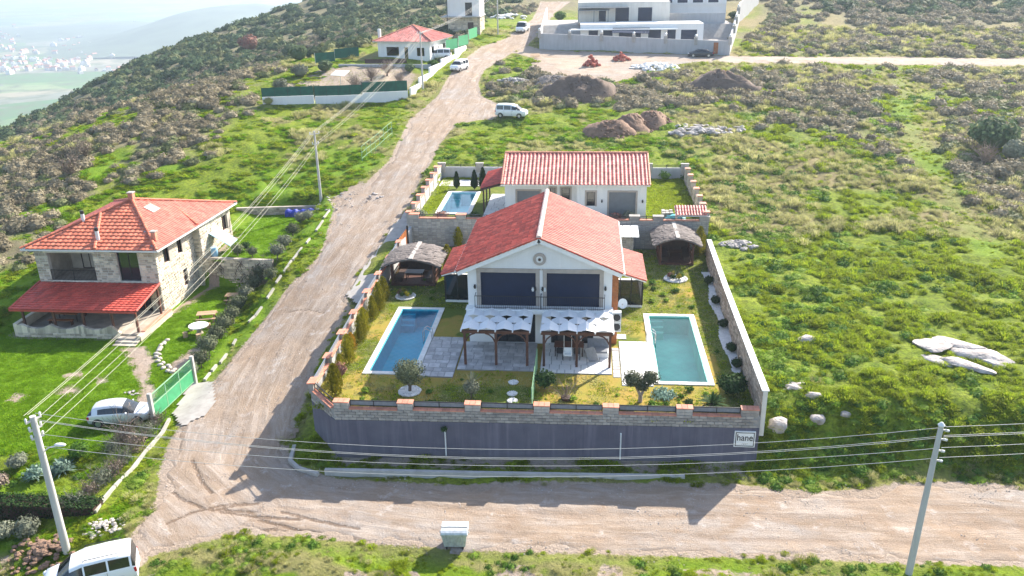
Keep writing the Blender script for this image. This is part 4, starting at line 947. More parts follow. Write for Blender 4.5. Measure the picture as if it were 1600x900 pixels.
# left wall beside the uphill road
lw = empty('roadside_wall', (-16.7, 59, 0), 'block wall with orange caps beside the uphill road', 'wall')
def ltop(y): return 3.5+max(0, y-47)*.052
LP = [(-16.5,74.5),(-16.66,66),(-16.9,58),(-16.95,50),(-16.88,45.2)]
mb = MB(); wall_run(mb, LP, [-.0]*5, [ltop(p[1]) for p in LP], .26); mb.build('masonry', M['grey_wall'], lw)
ypos = [45.2, 48.6, 52.0, 55.2, 58.9, 62.4, 66.0, 69.6]
def lx(y): return float(np.interp(y, [45,50,58,66,74.5], [-16.88,-16.95,-16.9,-16.66,-16.5]))+.13
for i, y in enumerate(ypos):
    x = lx(y); z = ltop(y); mb = MB(); mb.box(x-.15, x+.15, y-.4, y+.4, z-.3, z+.36); p = mb.build('pier', M['block'], lw)
    mb = MB()
    for k in range(3): mb.slab([(x-.24,y-.44+k*.295,z+.42),(x+.24,y-.44+k*.295,z+.46),(x+.24,y-.16+k*.295,z+.46),(x-.24,y-.16+k*.295,z+.42)], .07)
    mb.build('coping', M['terracotta'], p)
    if i < len(ypos)-1:
        y1 = ypos[i+1]; mb = MB(); n = 6
        for k in range(n):
            a, b = y+.42+(y1-y-.84)*k/n, y+.42+(y1-y-.84)*(k+1)/n; mb.slab([(x-.2,a+.01,ltop(a)+.06),(x+.2,a+.01,ltop(a)+.07),(x+.2,b-.01,ltop(b)+.07),(x-.2,b-.01,ltop(b)+.06)], .05)
        mb.build('coping', M['terracotta'], lw)
        mb = MB(); xa, xb = lx(y+.4), lx(y1-.4)
        for dz in (.12, .42): mb.beam((xa,y+.42,ltop(y)+dz), (xb,y1-.42,ltop(y1)+dz), .05)
        mb.beam((xa,y+.44,ltop(y)), (xa,y+.44,ltop(y)+.44), .05); mb.beam((xb,y1-.44,ltop(y1)), (xb,y1-.44,ltop(y1)+.44), .05)
        f = mb.build('railing', M['steel'], lw); mb = MB(); mb.slab([(xa,y+.46,ltop(y)+.40),(xb,y1-.46,ltop(y1)+.40),(xb,y1-.46,ltop(y1)+.14),(xa,y+.46,ltop(y)+.14)], .012); mb.build('screen', M['grey_cloth'], f)
# right boundary wall with split stone face
rwl = empty('side_boundary_wall', (10.6, 57, 3), 'long side wall with brown split stone face and white cap at the field', 'wall')
RP = [(10.50,43.42),(10.58,50),(10.72,60),(10.98,71.4)]
mb = MB(); wall_run(mb, RP, 2.0, 4.93, .26, .13); mb.build('masonry', M['cream_wall'], rwl)
mb = MB(); wall_run(mb, RP, 4.93, 5.0, .40, .20); mb.build('cap', M['white_paint'], rwl)
mb = MB()
for i in range(3):
    a, b = Vector(RP[i]), Vector(RP[i+1]); d = (b-a).normalized(); nl = Vector((-d.y, d.x)); o0 = b+nl*.13
    stones(mb, (*o0, 3.02), (*(-d), 0), (b-a).length, 1.9, lw=(.25,.6), lh=(.09,.16), proud=(.015,.06), gap=.012, N=(*nl, 0), rg=random.Random(i))
tag(mb.build('split_stone', M['split_stone'], rwl), kind='stuff')
# wall between the two plots
bw = empty('plot_dividing_wall', (-2.5, 74.6, 3), 'tall grey block wall between the front garden and the upper villa', 'wall')
mb = MB(); mb.box(-16.5, 11.35, 74.62, 74.9, 2.4, 5.7); mb.build('masonry', M['mortar'], bw)
mb = MB(); stones(mb, (-16.5,74.62,3.0), (1,0,0), 27.85, 2.7, lw=(.42,.43), lh=(.195,.2), proud=(.012,.03), gap=.02); tag(mb.build('block_courses', M['block'], bw), kind='stuff')
BX = [-16.0, -11.55, -7.2, 4.6, 6.75, 10.95]
for x in BX:
    mb = MB(); mb.box(x-.45, x+.45, 74.58, 74.94, 5.7, 6.12); p = mb.build('pier', M['block'], bw); mb = MB(); mb.slab([(x-.5,74.5,6.14),(x+.5,74.5,6.14),(x+.5,75.0,6.18),(x-.5,75.0,6.18)], .06); mb.build('coping', M['terracotta'] if x < -10 else M['pale_concrete'], p)
for i in range(len(BX)-1):
    x0, x1 = BX[i]+.45, BX[i+1]-.45; mb = MB(); mb.box(x0, x1, 74.56, 74.98, 5.7, 5.76); mb.build('coping', M['terracotta'], bw)
    mb = MB()
    for z in (5.88, 6.05): mb.beam((x0,74.8,z), (x1,74.8,z), .05)
    for xx in (x0+.03, (x0+x1)/2, x1-.03): mb.beam((xx,74.8,5.7), (xx,74.8,6.08), .05)
    mb.build('railing', M['black_metal'], bw)
# orange wooden gate by the far left corner
gt = empty('wooden_gate', (-16.3, 71.6, 3.6), 'orange wooden gate standing ajar at the far end of the roadside wall', 'gate')
for k in range(6):
    mb = MB(); a = Vector((-16.55,70.3))+Vector((.32,1.9))*k/6; b = Vector((-16.55,70.3))+Vector((.32,1.9))*(k+.94)/6; mb.slab([(*a,3.3),(*b,3.3),(*b,5.1+k*.06),(*a,5.1+k*.06)], .05); mb.build('plank', M['wood_warm'], gt)
mb = MB(); mb.beam((-16.2,72.3,3.1), (-16.2,72.3,5.7), .16); mb.beam((-16.6,70.15,3.1), (-16.6,70.15,5.2), .14); mb.build('gate_post', M['black_metal'], gt)
# lawn
POOLS = [(-14.1,-11.0,48.28,59.07),(4.83,8.07,47.88,58.67),(-14.45,-11.5,78.9,86.9)]
patch('lawn', [(-16.65,45.2),(-14.7,43.0),(10.3,43.5),(10.9,74.6),(-16.4,74.6)], M['lawn'], 0, .3, wob=0, zfun=lambda x, y: YZ-.02+0*x+(fbm(x,y,2.5,95,3)-.5)*.06,
      lush=lambda x, y: np.clip(sstep(.50,.66,fbm(x,y,3.5,97,4))+.9*sstep(8.6,9.4,x)+.8*sstep(47.6,46,y)*sstep(-9.5,-8,x)*sstep(-2.6,-3.2,x)+.6*sstep(56,60,y)*sstep(-2,-9,x)+.9*sstep(66,69,y), 0, 1))
# ---------------------------------------------------------------- pools
def pool(name, x0, x1, y0, y1, z, kind, label, bw=.36, tm=None, ladder=None):
    t = empty(name, ((x0+x1)/2, (y0+y1)/2, z), label, 'swimming pool')
    mb = MB(); w = .05
    for a in ((x0+bw,x0+bw+w,y0+bw,y1-bw),(x1-bw-w,x1-bw,y0+bw,y1-bw),(x0+bw+w,x1-bw-w,y0+bw,y0+bw+w),(x0+bw+w,x1-bw-w,y1-bw-w,y1-bw)): mb.box(*a, z-1.45, z+.03)
    mb.box(x0+bw, x1-bw, y0+bw, y1-bw, z-1.5, z-1.45)
    for k in range(3): mb.box(x0+bw+.05, x0+bw+1.1, y1-bw-.05-.35*(k+1), y1-bw-.05-.35*k, z-1.45, z-.3-.3*k)
    mb.build('basin', M['basin_'+kind], t)
    def run(xa, xb, ya, yb):
        L = max(xb-xa, yb-ya); n = max(1, round(L/.62))
        for k in range(n):
            if xb-xa > yb-ya: q = (xa+(xb-xa)*k/n+.006, xa+(xb-xa)*(k+1)/n-.006, ya, yb)
            else: q = (xa, xb, ya+(yb-ya)*k/n+.006, ya+(yb-ya)*(k+1)/n-.006)
            m_ = MB(); h = z+.06+rng.uniform(-.004,.004); m_.box(*q, z-.1, h); o = m_.build('coping_stone', tm or M['pool_stone'], t)
    run(x0, x1, y0, y0+bw); run(x0, x1, y1-bw, y1); run(x0, x0+bw, y0+bw, y1-bw); run(x1-bw, x1, y0+bw, y1-bw)
    mb = MB(); nx, ny = 10, 24; X0, X1, Y0, Y1 = x0+bw+.05, x1-bw-.05, y0+bw+.05, y1-bw-.05
    mb.add([(X0,Y0,z-.07),(X1,Y0,z-.07),(X1,Y1,z-.07),(X0,Y1,z-.07)], [(0,1,2,3)]); mb.build('water', M['water_'+kind], t)
    if ladder:
        lx_, ly_, s = ladder; mb = MB()
        for dy in (0, .5): mb.tube([(lx_+s*.5,ly_+dy,z+.06),(lx_+s*.45,ly_+dy,z+.75),(lx_+s*.1,ly_+dy,z+.95),(lx_-s*.15,ly_+dy,z+.75),(lx_-s*.15,ly_+dy,z-.25)], .028, 7)
        for zz in (-.05, .2): mb.tube([(lx_-s*.15,ly_,z+zz),(lx_-s*.15,ly_+.5,z+zz)], .025, 6)
        mb.build('ladder', M['steel'], t)
    return t
pool('swimming_pool', -14.38, -10.72, 48.0, 59.35, YZ, 'blue', 'long blue pool with cream stone edge beside the roadside wall', ladder=(-11.15, 53.3, 1))
pool('swimming_pool', 4.55, 8.35, 47.6, 58.95, YZ, 'green', 'long turquoise green pool with cream stone edge on the sunny lawn', ladder=(4.95, 53.6, -1))
# ---------------------------------------------------------------- patios
def paving(name, x0, x1, y0, y1, z, m, step, label=None, rough=True):
    root = bpy.data.objects.new(name, None); C.objects.link(root); root.location = ((x0+x1)/2, (y0+y1)/2, z); tag(root, kind='structure')
    mb = MB(); mb.box(x0, x1, y0, y1, z-.25, z-.012); mb.build('bed', M['mortar'] if rough else M['white_paving'], root)
    y = y0; r = 0
    while y < y1-.05:
        h = min(step*rng.uniform(.8,1.2) if rough else step, y1-y)
        if y1-y-h < .2: h = y1-y
        x = x0
        while x < x1-.05:
            w = min(step*rng.uniform(.7,1.6) if rough else step, x1-x)
            if x1-x-w < .2: w = x1-x
            mb = MB(); g_ = .012; e = .015; zz = z+.012+rng.uniform(-.006,.006)
            mb.add([(x+g_,y+g_,z-.05),(x+w-g_,y+g_,z-.05),(x+w-g_,y+h-g_,z-.05),(x+g_,y+h-g_,z-.05),(x+g_+e,y+g_+e,zz),(x+w-g_-e,y+g_+e,zz),(x+w-g_-e,y+h-g_-e,zz),(x+g_+e,y+h-g_-e,zz)], [(4,5,6,7),(0,1,5,4),(1,2,6,5),(2,3,7,6),(3,0,4,7)])
            mb.build('paving_slab', m, root); x += w
        y += h; r += 1
    return root
paving('poolside_paving', -10.70, -8.35, 47.85, 54.0, YZ+.03, M['paving'], .6)
paving('patio', -8.25, -3.15, 48.95, 53.28, YZ+.05, M['paving'], .6)
paving('patio', -2.75, 1.95, 48.75, 53.28, YZ+.05, M['white_paving'], .62)
paving('sun_terrace', 2.55, 4.53, 47.3, 53.9, YZ+.04, M['white_paving'], .66, rough=False)
paving('garden_steps', 2.02, 2.5, 48.4, 52.8, YZ+.02, M['paving'], .5)
paving('door_slab', 1.95, 3.1, 54.3, 55.1, YZ+.03, M['white_paving'], .6)
# ---------------------------------------------------------------- front pair of villas
vl = empty('semi_detached_villa', (-3, 59, YZ), 'large white villa with red tiled gable roof and twin navy shutters in the front plot', 'villa')
FX0, FX1, FY, BY = -7.95, 1.95, 53.3, 64.4
EZ, RZ, RX = 8.80, 10.82, -3.0
H1 = [(1.75,4.65,.05,2.35),(.9,4.7,2.83,5.30),(5.4,9.05,2.83,5.30),(5.75,7.75,.05,2.3),(8.0,8.0,0,0)]
H1 = [(1.75,4.65,.05,2.35),(.9,4.7,2.83,5.30),(5.45,9.05,2.83,5.30),(5.75,7.7,.05,2.3),(7.9,8.7,.05,2.25)]
mb = MB(); wall_panel(mb, (FX0,FY,YZ), (1,0,0), FX1-FX0, EZ-YZ-.02, H1, reveal=.22)
mb.add([(FX0,FY,EZ-.02),(FX1,FY,EZ-.02),(RX,FY,RZ+.05)], [(0,1,2)])
mb.add([(FX0,FY,YZ),(FX0,BY,YZ),(FX0,BY,EZ),(FX0,FY,EZ-.02)], [(3,2,1,0)]); mb.add([(FX1,FY,YZ),(FX1,BY,YZ),(FX1,BY,EZ),(FX1,FY,EZ-.02)], [(0,1,2,3)])
mb.add([(FX0,BY,YZ),(FX1,BY,YZ),(FX1,BY,EZ),(RX,BY,RZ),(FX0,BY,EZ)], [(4,3,2,1,0)])
mb.build('wall', M['white_wall'], vl)
mb = MB(); mb.box(FX0+.4, FX1-.4, FY+.3, FY+.42, YZ+.02, YZ+5.6); mb.build('dark_backing', M['dark_backing'], vl)  # flat dark sheet standing for the shade indoors
SL = (RZ-EZ+.12)/(RX-FX0)
def roof_z(x): return RZ+.12-abs(x-RX)*SL
RL, RR, RF, RB = RX-5.62, RX+5.62, FY-.55, BY+.55
mb = MB(); rf_pts = [(RL,RF,roof_z(RL)),(RX,RF,roof_z(RX)),(RX,RB,roof_z(RX)),(RL,RB,roof_z(RL))]; mb.slab(rf_pts, .14)
mb.slab([(RX,RF,roof_z(RX)),(RR,RF,roof_z(RR)),(RR,RB,roof_z(RR)),(RX,RB,roof_z(RX))], .14)
roof = mb.build('roof', M['white_paint'], vl)
mb = MB(); tiles(mb, (RL-.06,RB,roof_z(RL)), (RL-.06,RF-.04,roof_z(RL)), (RX,RF-.04,roof_z(RX)), (RX,RB,roof_z(RX)), .37, .42, .085); tag(mb.build('roof_tiles', M['tile'], roof), kind='stuff')
mb = MB(); tiles(mb, (RR+.06,RF-.04,roof_z(RR)), (RR+.06,RB,roof_z(RR)), (RX,RB,roof_z(RX)), (RX,RF-.04,roof_z(RX)), .37, .42, .07); tag(mb.build('roof_tiles', M['tile_lit'], roof), kind='stuff')  # sunward slope uses the lit copy of the same clay
mb = MB(); ridge(mb, (RX,RF-.06,roof_z(RX)+.10), (RX,RB,roof_z(RX)+.10), .17, .40); mb.build('ridge_tiles', M['ridge'], roof)
mb = MB()
for s, xe in ((-1, RL), (1, RR)):
    mb.slab([(RX,RF-.005,roof_z(RX)-.02),(xe,RF-.005,roof_z(xe)-.02),(xe,RF+.06,roof_z(xe)-.02),(RX,RF+.06,roof_z(RX)-.02)], .30)
mb.build('fascia', M['white_paint'], roof)
mb = MB()
for s, xe in ((-1, RL), (1, RR)):
    n = 16
    for k in range(n):
        a, b = RX+(xe-RX)*(k+.04)/n, RX+(xe-RX)*(k+1.0)/n
        mb.tube([(a,RF-.02,roof_z(a)+.06),(b,RF-.02,roof_z(b)+.04)], .075, 7)
mb.build('verge_tiles', M['tile'], roof)
mb = MB()
for xe in (RL-.10, RR+.10): mb.tube([(xe,RF+.02,roof_z(xe)-.03),(xe,RB,roof_z(xe)-.03)], .075, 8)
mb.build('gutter', M['porcelain'], roof)
# openings of the front
for i, q in enumerate(H1[1:3]):
    x0 = FX0+q[0]; w = q[1]-q[0]; z0 = YZ+q[2]; h = q[3]-q[2]
    f = window(vl, (x0,FY,z0), (1,0,0), w, h, M['navy'], M['navy'], .05, .14, 1, 'shutter')
    sb = MB()
    for k in range(1, 14): sb.box(x0+.06, x0+w-.06, FY+.118, FY+.126, z0+h*k/14-.012, z0+h*k/14+.012)
    sb.build('shutter_joints', M['black_metal'], f)
    mb = MB(); t = .27; mb.box(x0-t, x0, FY-.05, FY+.02, z0-.02, z0+h+t*.8); mb.box(x0+w, x0+w+t, FY-.05, FY+.02, z0-.02, z0+h+t*.8); mb.box(x0, x0+w, FY-.05, FY+.02, z0+h, z0+h+t*.8); mb.box(x0-t-.08, x0+w+t+.08, FY-.08, FY+.02, z0+h+t*.8, z0+h+t*.8+.08)
    mb.build('stone_surround', M['surround'], vl)
    mb = MB(); railing(mb, (x0-t-.08,FY-.62,YZ+2.86), (x0+w+t+.08,FY-.62,YZ+2.86), .92, .15, .010, .03)
    for xx in (x0-t-.08, x0+w+t+.08): mb.beam((xx,FY-.62,YZ+3.78), (xx,FY,YZ+3.78), .035)
    mb.build('balcony_railing', M['black_metal'], vl)
for q in (H1[0], H1[3], H1[4]):
    window(vl, (FX0+q[0],FY,YZ+q[2]), (1,0,0), q[1]-q[0], q[3]-q[2], M['black_metal'], M['dark_glass'], .06, .16, 3 if q[1]-q[0] > 2 else (2 if q[1]-q[0] > 1 else 1), 'glass_door')
mb = MB(); mb.box(FX0-.06, FX1+.06, FY-.72, FY, YZ+2.52, YZ+2.80); mb.box(FX0-.10, FX1+.10, FY-.78, FY+.0, YZ+2.80, YZ+2.86); mb.build('balcony_slab', M['white_paint'], vl)
mb = MB(); mb.tube([(RX+.02,FY-.09,YZ+6.3),(RX+.02,FY+.02,YZ+6.3)], .44, 24); md = mb.build('gable_medallion', M['surround'], vl)
mb = MB(); mb.tube([(RX+.02,FY-.13,YZ+6.3),(RX+.02,FY-.08,YZ+6.3)], .24, 20); mb.build('medallion_ring', M['white_stone'], md)
mb = MB(); mb.tube([(RX+.02,FY-.17,YZ+6.3),(RX+.02,FY-.12,YZ+6.3)], .10, 14); mb.build('medallion_boss', M['wood_dark'], md)
for x, z in ((-7.45, 4.25),(1.5,4.25),(-3.28,4.15),(-2.78,4.15)): wall_lamp(vl, (x,FY,YZ+z))
for x in (-3.45,-2.62): wall_lamp(vl, (x,FY,YZ+4.12), white=True)
wall_lamp(vl, (.78,FY,YZ+1.55))
# timber clad return
mb = MB(); mb.box(FX1, FX1+.40, FY+.22, FY+3.2, YZ, EZ-.1); cl = mb.build('cladding', M['wood_dark'], vl)
for k in range(28):
    mb = MB(); z = YZ+.02+k*.205; mb.box(FX1+.0, FX1+.43, FY+.17, FY+.225, z, z+.19); mb.build('board', M['wood_warm'], cl)
# side annexes
def annex(x0, x1, y0, y1, zlo, zhi, low_left, label_glass):
    xl, xh = (x0, x1) if low_left else (x1, x0); s = -1 if low_left else 1
    mb = MB(); mb.box(x0, x1, y0, y1, YZ-.02, YZ+.16); an = mb.build('annex_base', M['white_paint'], vl)
    zt = zlo-.12; mb = MB()
    n = 3
    for k in range(n+1):
        x = x0+.05+(x1-x0-.1)*k/n
        mb.box(x-.04, x+.04, y0+.02, y0+.10, YZ+.16, zt+(zhi-zlo)*(abs(x-xl)/(x1-x0))-.05)
    for k in range(5): y = y0+.06+(y1-y0-.12)*k/4; mb.box(xl-.04 if low_left else xl-.04, xl+.04, y-.04, y+.04, YZ+.16, zt-.02)
    mb.box(x0, x1, y0+.02, y0+.10, zt-.12, zt-.02); fr = mb.build('annex_frame', M['black_metal'], vl)
    mb = MB(); mb.box(x0+.08, x1-.08, y0+.045, y0+.07, YZ+.18, zt-.12); mb.box(xl-.012, xl+.012, y0+.12, y1-.1, YZ+.18, zt-.06); mb.build('annex_glass', M['dark_glass'], fr)
    mb = MB(); mb.box(x0+.1, x1-.1, y0+.35, y0+.4, YZ+.16, zt-.2); mb.build('annex_dark_backing', M['dark_backing'], vl)
    xe = xl+s*.22; zl = zlo-.08
    q = [(xe,y0-.3,zl),(xh,y0-.3,zhi),(xh,y1+.2,zhi),(xe,y1+.2,zl)]; mb = MB(); mb.slab(q, .12); rr = mb.build('annex_roof', M['white_paint'], vl)
    mb = MB()
    if low_left: tiles(mb, (xe-.04,y1+.2,zl), (xe-.04,y0-.33,zl), (xh,y0-.33,zhi), (xh,y1+.2,zhi), .30, .38)
    else: tiles(mb, (xe+.04,y0-.33,zl), (xe+.04,y1+.2,zl), (xh,y1+.2,zhi), (xh,y0-.33,zhi), .30, .38)
    tag(mb.build('annex_tiles', M['tile'] if low_left else M['tile_lit'], rr), kind='stuff')  # right annex uses the copy coloured as sunlit
    mb = MB()
    for k in range(8):
        a, b = xe+(xh-xe)*k/8, xe+(xh-xe)*(k+.98)/8; mb.tube([(a,y0-.3,zl+(zhi-zl)*k/8+.05),(b,y0-.3,zl+(zhi-zl)*(k+1)/8+.05)], .07, 7)
    mb.build('verge_tiles', M['tile'], rr)
annex(-10.87, FX0, 60.7, 66.8, 5.45, 6.35, True, 'l')
annex(FX1, 4.55, 60.3, 66.2, 5.35, 6.15, False, 'r')
# satellite dish and outdoor unit on the right side
sd = empty('satellite_dish', (2.7, 53.5, 6.0), 'white satellite dish on the timber clad corner of the front villa', 'satellite dish')
mb = MB(); cxd = Vector((2.72,53.3,6.15)); nrm = Vector((-.15,-.85,.35)).normalized(); a = nrm.cross(Vector((0,0,1))).normalized(); b = a.cross(nrm); prof = [(.02,0),(.15,.02),(.25,.055),(.32,.095)]
vs = []; fs = []
for r, dz in prof:
    for k in range(18): an = k*math.pi/9; vs.append(cxd+a*(r*math.cos(an))+b*(r*1.1*math.sin(an))+nrm*dz)
for i in range(3):
    for k in range(18): fs.append((i*18+k, i*18+(k+1)%18, (i+1)*18+(k+1)%18, (i+1)*18+k))
mb.add(vs, fs); mb.build('dish', M['white_paint'], sd, smooth=True)
mb = MB(); mb.tube([cxd-nrm*.02, cxd-nrm*.25, (2.45,53.75,5.9)], .03, 6); mb.tube([cxd-b*.32+nrm*.08, cxd+nrm*.4-b*.08], .015, 6); mb.box(cxd.x-.1, cxd.x+.0, cxd.y-.46, cxd.y-.38, cxd.z+.08, cxd.z+.16); mb.build('mount', M['steel'], sd)
ac = empty('outdoor_unit', (2.5, 53.3, 4.6), 'white air conditioner unit stacked on the corner beside the right pergola', 'air conditioner')
mb = MB(); mb.box(2.02, 2.62, 52.9, 53.3, 4.2, 5.65); mb.build('casing', M['white_paint'], ac)
mb = MB()
for z in (4.57, 5.28):
    mb.tube([(2.32,52.89,z),(2.32,52.87,z)], .25, 18)
    for k in range(6): mb.box(2.06, 2.58, 52.875, 52.885, z-.27+k*.1, z-.25+k*.1)
mb.build('grille', M['trim'], ac)
# ---------------------------------------------------------------- pergolas
def pergola(x0, x1, y0, y1, z, label):
    t = empty('pergola', ((x0+x1)/2, y0, z), label, 'pergola')
    H = 2.42; xs = [x0+.2, (x0+x1)/2, x1-.2]
    for x in xs:
        mb = MB(); mb.box(x-.08, x+.08, y0-.08, y0+.08, z, z+H-.1); mb.build('post', M['wood'], t)
        for s in (-1, 1):
            if x0 < x+s*.6 < x1:
                mb = MB(); mb.tube([(x+s*.06,y0,z+H-.75),(x+s*.2,y0,z+H-.45),(x+s*.42,y0,z+H-.24),(x+s*.7,y0,z+H-.14)], .05, 6); mb.build('brace', M['wood'], t)
    mb = MB(); mb.box(x0, x1, y0-.09, y0+.09, z+H-.12, z+H+.08); mb.build('front_beam', M['wood'], t)
    mb = MB(); mb.box(x0, x1, y1-.35, y1-.2, z+H-.12, z+H+.08); mb.build('rear_beam', M['wood'], t)
    n = 4; w = (x1-x0)/n
    for k in range(n+1):
        x = x0+w*k; mb = MB(); mb.box(x-.04, x+.04, y0-.3, y1-.2, z+H+.085, z+H+.19); mb.build('rafter', M['white_paint'], t)
    ins = .26
    for j, (ya, yb, dz, up) in enumerate(((y0-.36, y0+1.0, .17, .24), (y0+.86, y0+1.95, .15, .16), (y0+1.82, y1-.42, .17, .26))):
        for k in range(n+1 if j == 1 else n):
            xa, xb = (x0+w*k+.03, x0+w*(k+1)-.03) if j != 1 else (max(x0, x0+w*(k-.5)+.04), min(x1, x0+w*(k+.5)-.04))
            zz = z+H+dz; m_ = x0+w*(k+.5) if j != 1 else x0+w*k; mb = MB(); fl = lambda x: 1-min(1, abs(x-m_)/(w/2))
            xs_ = sorted({xa, min(max(m_, xa), xb), xb}); nv = len(xs_)
            vs = [(x,ya+ins*(1-fl(x)),zz+up*fl(x)) for x in xs_]+[(x,yb-ins*(1-fl(x)),zz+up*fl(x)+.05) for x in xs_]; vs += [(x,y,h-.02) for x,y,h in vs]
            fs = [(i,i+1,nv+i+1,nv+i) for i in range(nv-1)]+[(2*nv+i,3*nv+i,3*nv+i+1,2*nv+i+1) for i in range(nv-1)]+[(2*nv+i,2*nv+i+1,i+1,i) for i in range(nv-1)]+[(nv+i,nv+i+1,3*nv+i+1,3*nv+i) for i in range(nv-1)]+[(0,nv,3*nv,2*nv),(nv-1,3*nv-1,4*nv-1,2*nv-1)]
            mb.add(vs, fs); mb.build('canopy_panel', M['canvas'], t)
    return t
pergola(-7.95, -3.42, 49.7, 53.25, YZ+.05, 'brown timber pergola with white folded canopy, left of the garden hedge')
pergola(-2.72, 2.0, 49.7, 53.25, YZ+.05, 'brown timber pergola with white folded canopy over table and hanging seat')
# ---------------------------------------------------------------- gazebos
def gazebo(cx, cy, w, d, z, eave, rise, label):
    t = empty('gazebo', (cx, cy, z), label, 'gazebo')
    mb = MB(); mb.box(cx-w/2, cx+w/2, cy-d/2, cy+d/2, z, z+.18)
    fl = mb.build('deck', M['wood'], t)
    for sx in (-1, 1):
        for sy in (-1, 1):
            mb = MB(); x, y = cx+sx*(w/2-.1), cy+sy*(d/2-.1); mb.box(x-.08, x+.08, y-.08, y+.08, z+.18, z+eave+.1); mb.build('post', M['wood'], t)
    for sx in (-1, 1):
        mb = MB(); x = cx+sx*(w/2-.1)
        for k in range(2): mb.box(x-.03, x+.03, cy-d/2+.2, cy+d/2-.2, z+.5+k*.38, z+.58+k*.38)
        for k in range(9): y = cy-d/2+.3+(d-.6)*k/8; mb.box(x-.025, x+.025, y-.03, y+.03, z+.18, z+.9)
        mb.build('side_rail', M['wood'], t)
        mb = MB(); mb.beam((x,cy-d/2,z+eave+.02), (x,cy+d/2,z+eave+.02), .12, .16); mb.build('beam', M['wood'], t)
    mb = MB(); mb.box(cx-w/2+.1, cx+w/2-.1, cy+d/2-.14, cy+d/2-.08, z+.2, z+1.2); mb.build('back_panel', M['wood_dark'], t)
    for y in (cy-d/2+.06, cy+d/2-.06):
        mb = MB(); n = 10; pts = [(cx-w/2+.05+(w-.1)*i/n, y, z+eave-.15+(rise*.95)*math.sin(math.pi*i/n)**1.2) for i in range(n+1)]
        for i in range(n): mb.beam(pts[i], pts[i+1], .08, .22)
        mb.build('arch', M['wood'], t)
    # curved roof of layered thatch
    ow, od = w/2+.55, d/2+.5; n = 18; rows = []
    def rz_(u): return eave+rise*(1-abs(u)**1.55)-.16*max(0, abs(u)-.72)/.28*.6
    mb = MB(); ny = 9
    vs = []; fs = []
    for j in range(ny+1):
        for i in range(n+1):
            u = -1+2*i/n; v = -1+2*j/ny
            vs.append((cx+u*ow, cy+v*od, z+rz_(u)-.10*abs(v)**3+rng.uniform(-.02,.02)))
    for j in range(ny):
        for i in range(n): k = j*(n+1)+i; fs.append((k,k+1,k+n+2,k+n+1))
    N_ = len(vs); vs2 = [(x,y,h-.12) for x,y,h in vs]; fs2 = [tuple(N_+a for a in reversed(f)) for f in fs]; edge = []
    for i in range(n): edge += [(i, N_+i, N_+i+1, i+1), (ny*(n+1)+i+1, N_+ny*(n+1)+i+1, N_+ny*(n+1)+i, ny*(n+1)+i)]
    for j in range(ny): a = j*(n+1); edge += [(a+n+1, N_+a+n+1, N_+a, a), (a+n, N_+a+n, N_+a+2*n+1, a+2*n+1)]
    mb.add(vs+vs2, fs+fs2+edge); rf = mb.build('roof', M['thatch'], t)
    mb = MB(); rg = random.Random(int(cx*10))
    for q in range(420):
        u = rg.uniform(-1,1); v = rg.uniform(-1,.96); x, y = cx+u*ow, cy+v*od; du = .16*(1 if u > 0 else -1); u2 = max(-1.06,min(1.06,u+du)); wv = rg.uniform(.05,.14)
        a, b = z+rz_(u)-.1*abs(v)**3+.02, z+rz_(u2)-.1*abs(v)**3+.045+rg.uniform(0,.02)
        mb.add([(x,y-wv,a),(cx+u2*ow,y-wv,b),(cx+u2*ow,y+wv,b),(x,y+wv,a)], [(0,1,2,3)])
    tag(mb.build('thatch_layers', M['thatch'], rf), kind='stuff')
    mb = MB()
    for k in range(5):
        ya, yb = cy-od-.03+2*od*k/5, cy-od-.03+2*od*(k+1.04)/5
        mb.slab([(cx-.17,ya,z+eave+rise+.0),(cx+.17,ya,z+eave+rise+.0),(cx+.17,yb,z+eave+rise+.02),(cx-.17,yb,z+eave+rise+.02)], .06)
    mb.build('ridge_cap', M['pale_concrete'], rf)
    # benches and table inside
    for sx in (-1, 1):
        mb = MB(); x = cx+sx*(w/2-.55); mb.box(x-.3, x+.3, cy-d/2+.4, cy+d/2-.3, z+.5, z+.58); mb.box(x-.26, x+.26, cy-d/2+.45, cy+d/2-.35, z+.18, z+.5); mb.build('bench', M['wood_dark'], t)
    return t
gazebo(-14.15, 65.75, 3.7, 3.4, YZ, 2.05, .55, 'brown timber gazebo with curved thatched roof beside the roadside wall')
gazebo(8.1, 71.9, 3.0, 3.6, YZ, 2.1, .62, 'brown timber gazebo with curved thatched roof in the right rear corner')
def low_table(x, y, z, w, d, h, label, top, rz=0):
    t = empty('table', (x, y, z), label, 'table', rz=rz)
    mb = MB(); mb.box(-w/2, w/2, -d/2, d/2, h-.05, h); mb.build('tabletop', top, t, org=(0,0,0))
    for sx in (-1, 1):
        for sy in (-1, 1): mb = MB(); mb.box(sx*(w/2-.08)-.035, sx*(w/2-.08)+.035, sy*(d/2-.08)-.035, sy*(d/2-.08)+.035, 0, h-.05); mb.build('leg', M['wood_dark'], t, org=(0,0,0))
    return t
low_table(-14.2, 65.2, YZ+.18, 1.5, .9, .72, 'slate blue table under the left gazebo roof', M['shutter'])
low_table(8.1, 71.6, YZ+.18, 1.2, .8, .70, 'dark table inside the right rear gazebo', M['wood'])
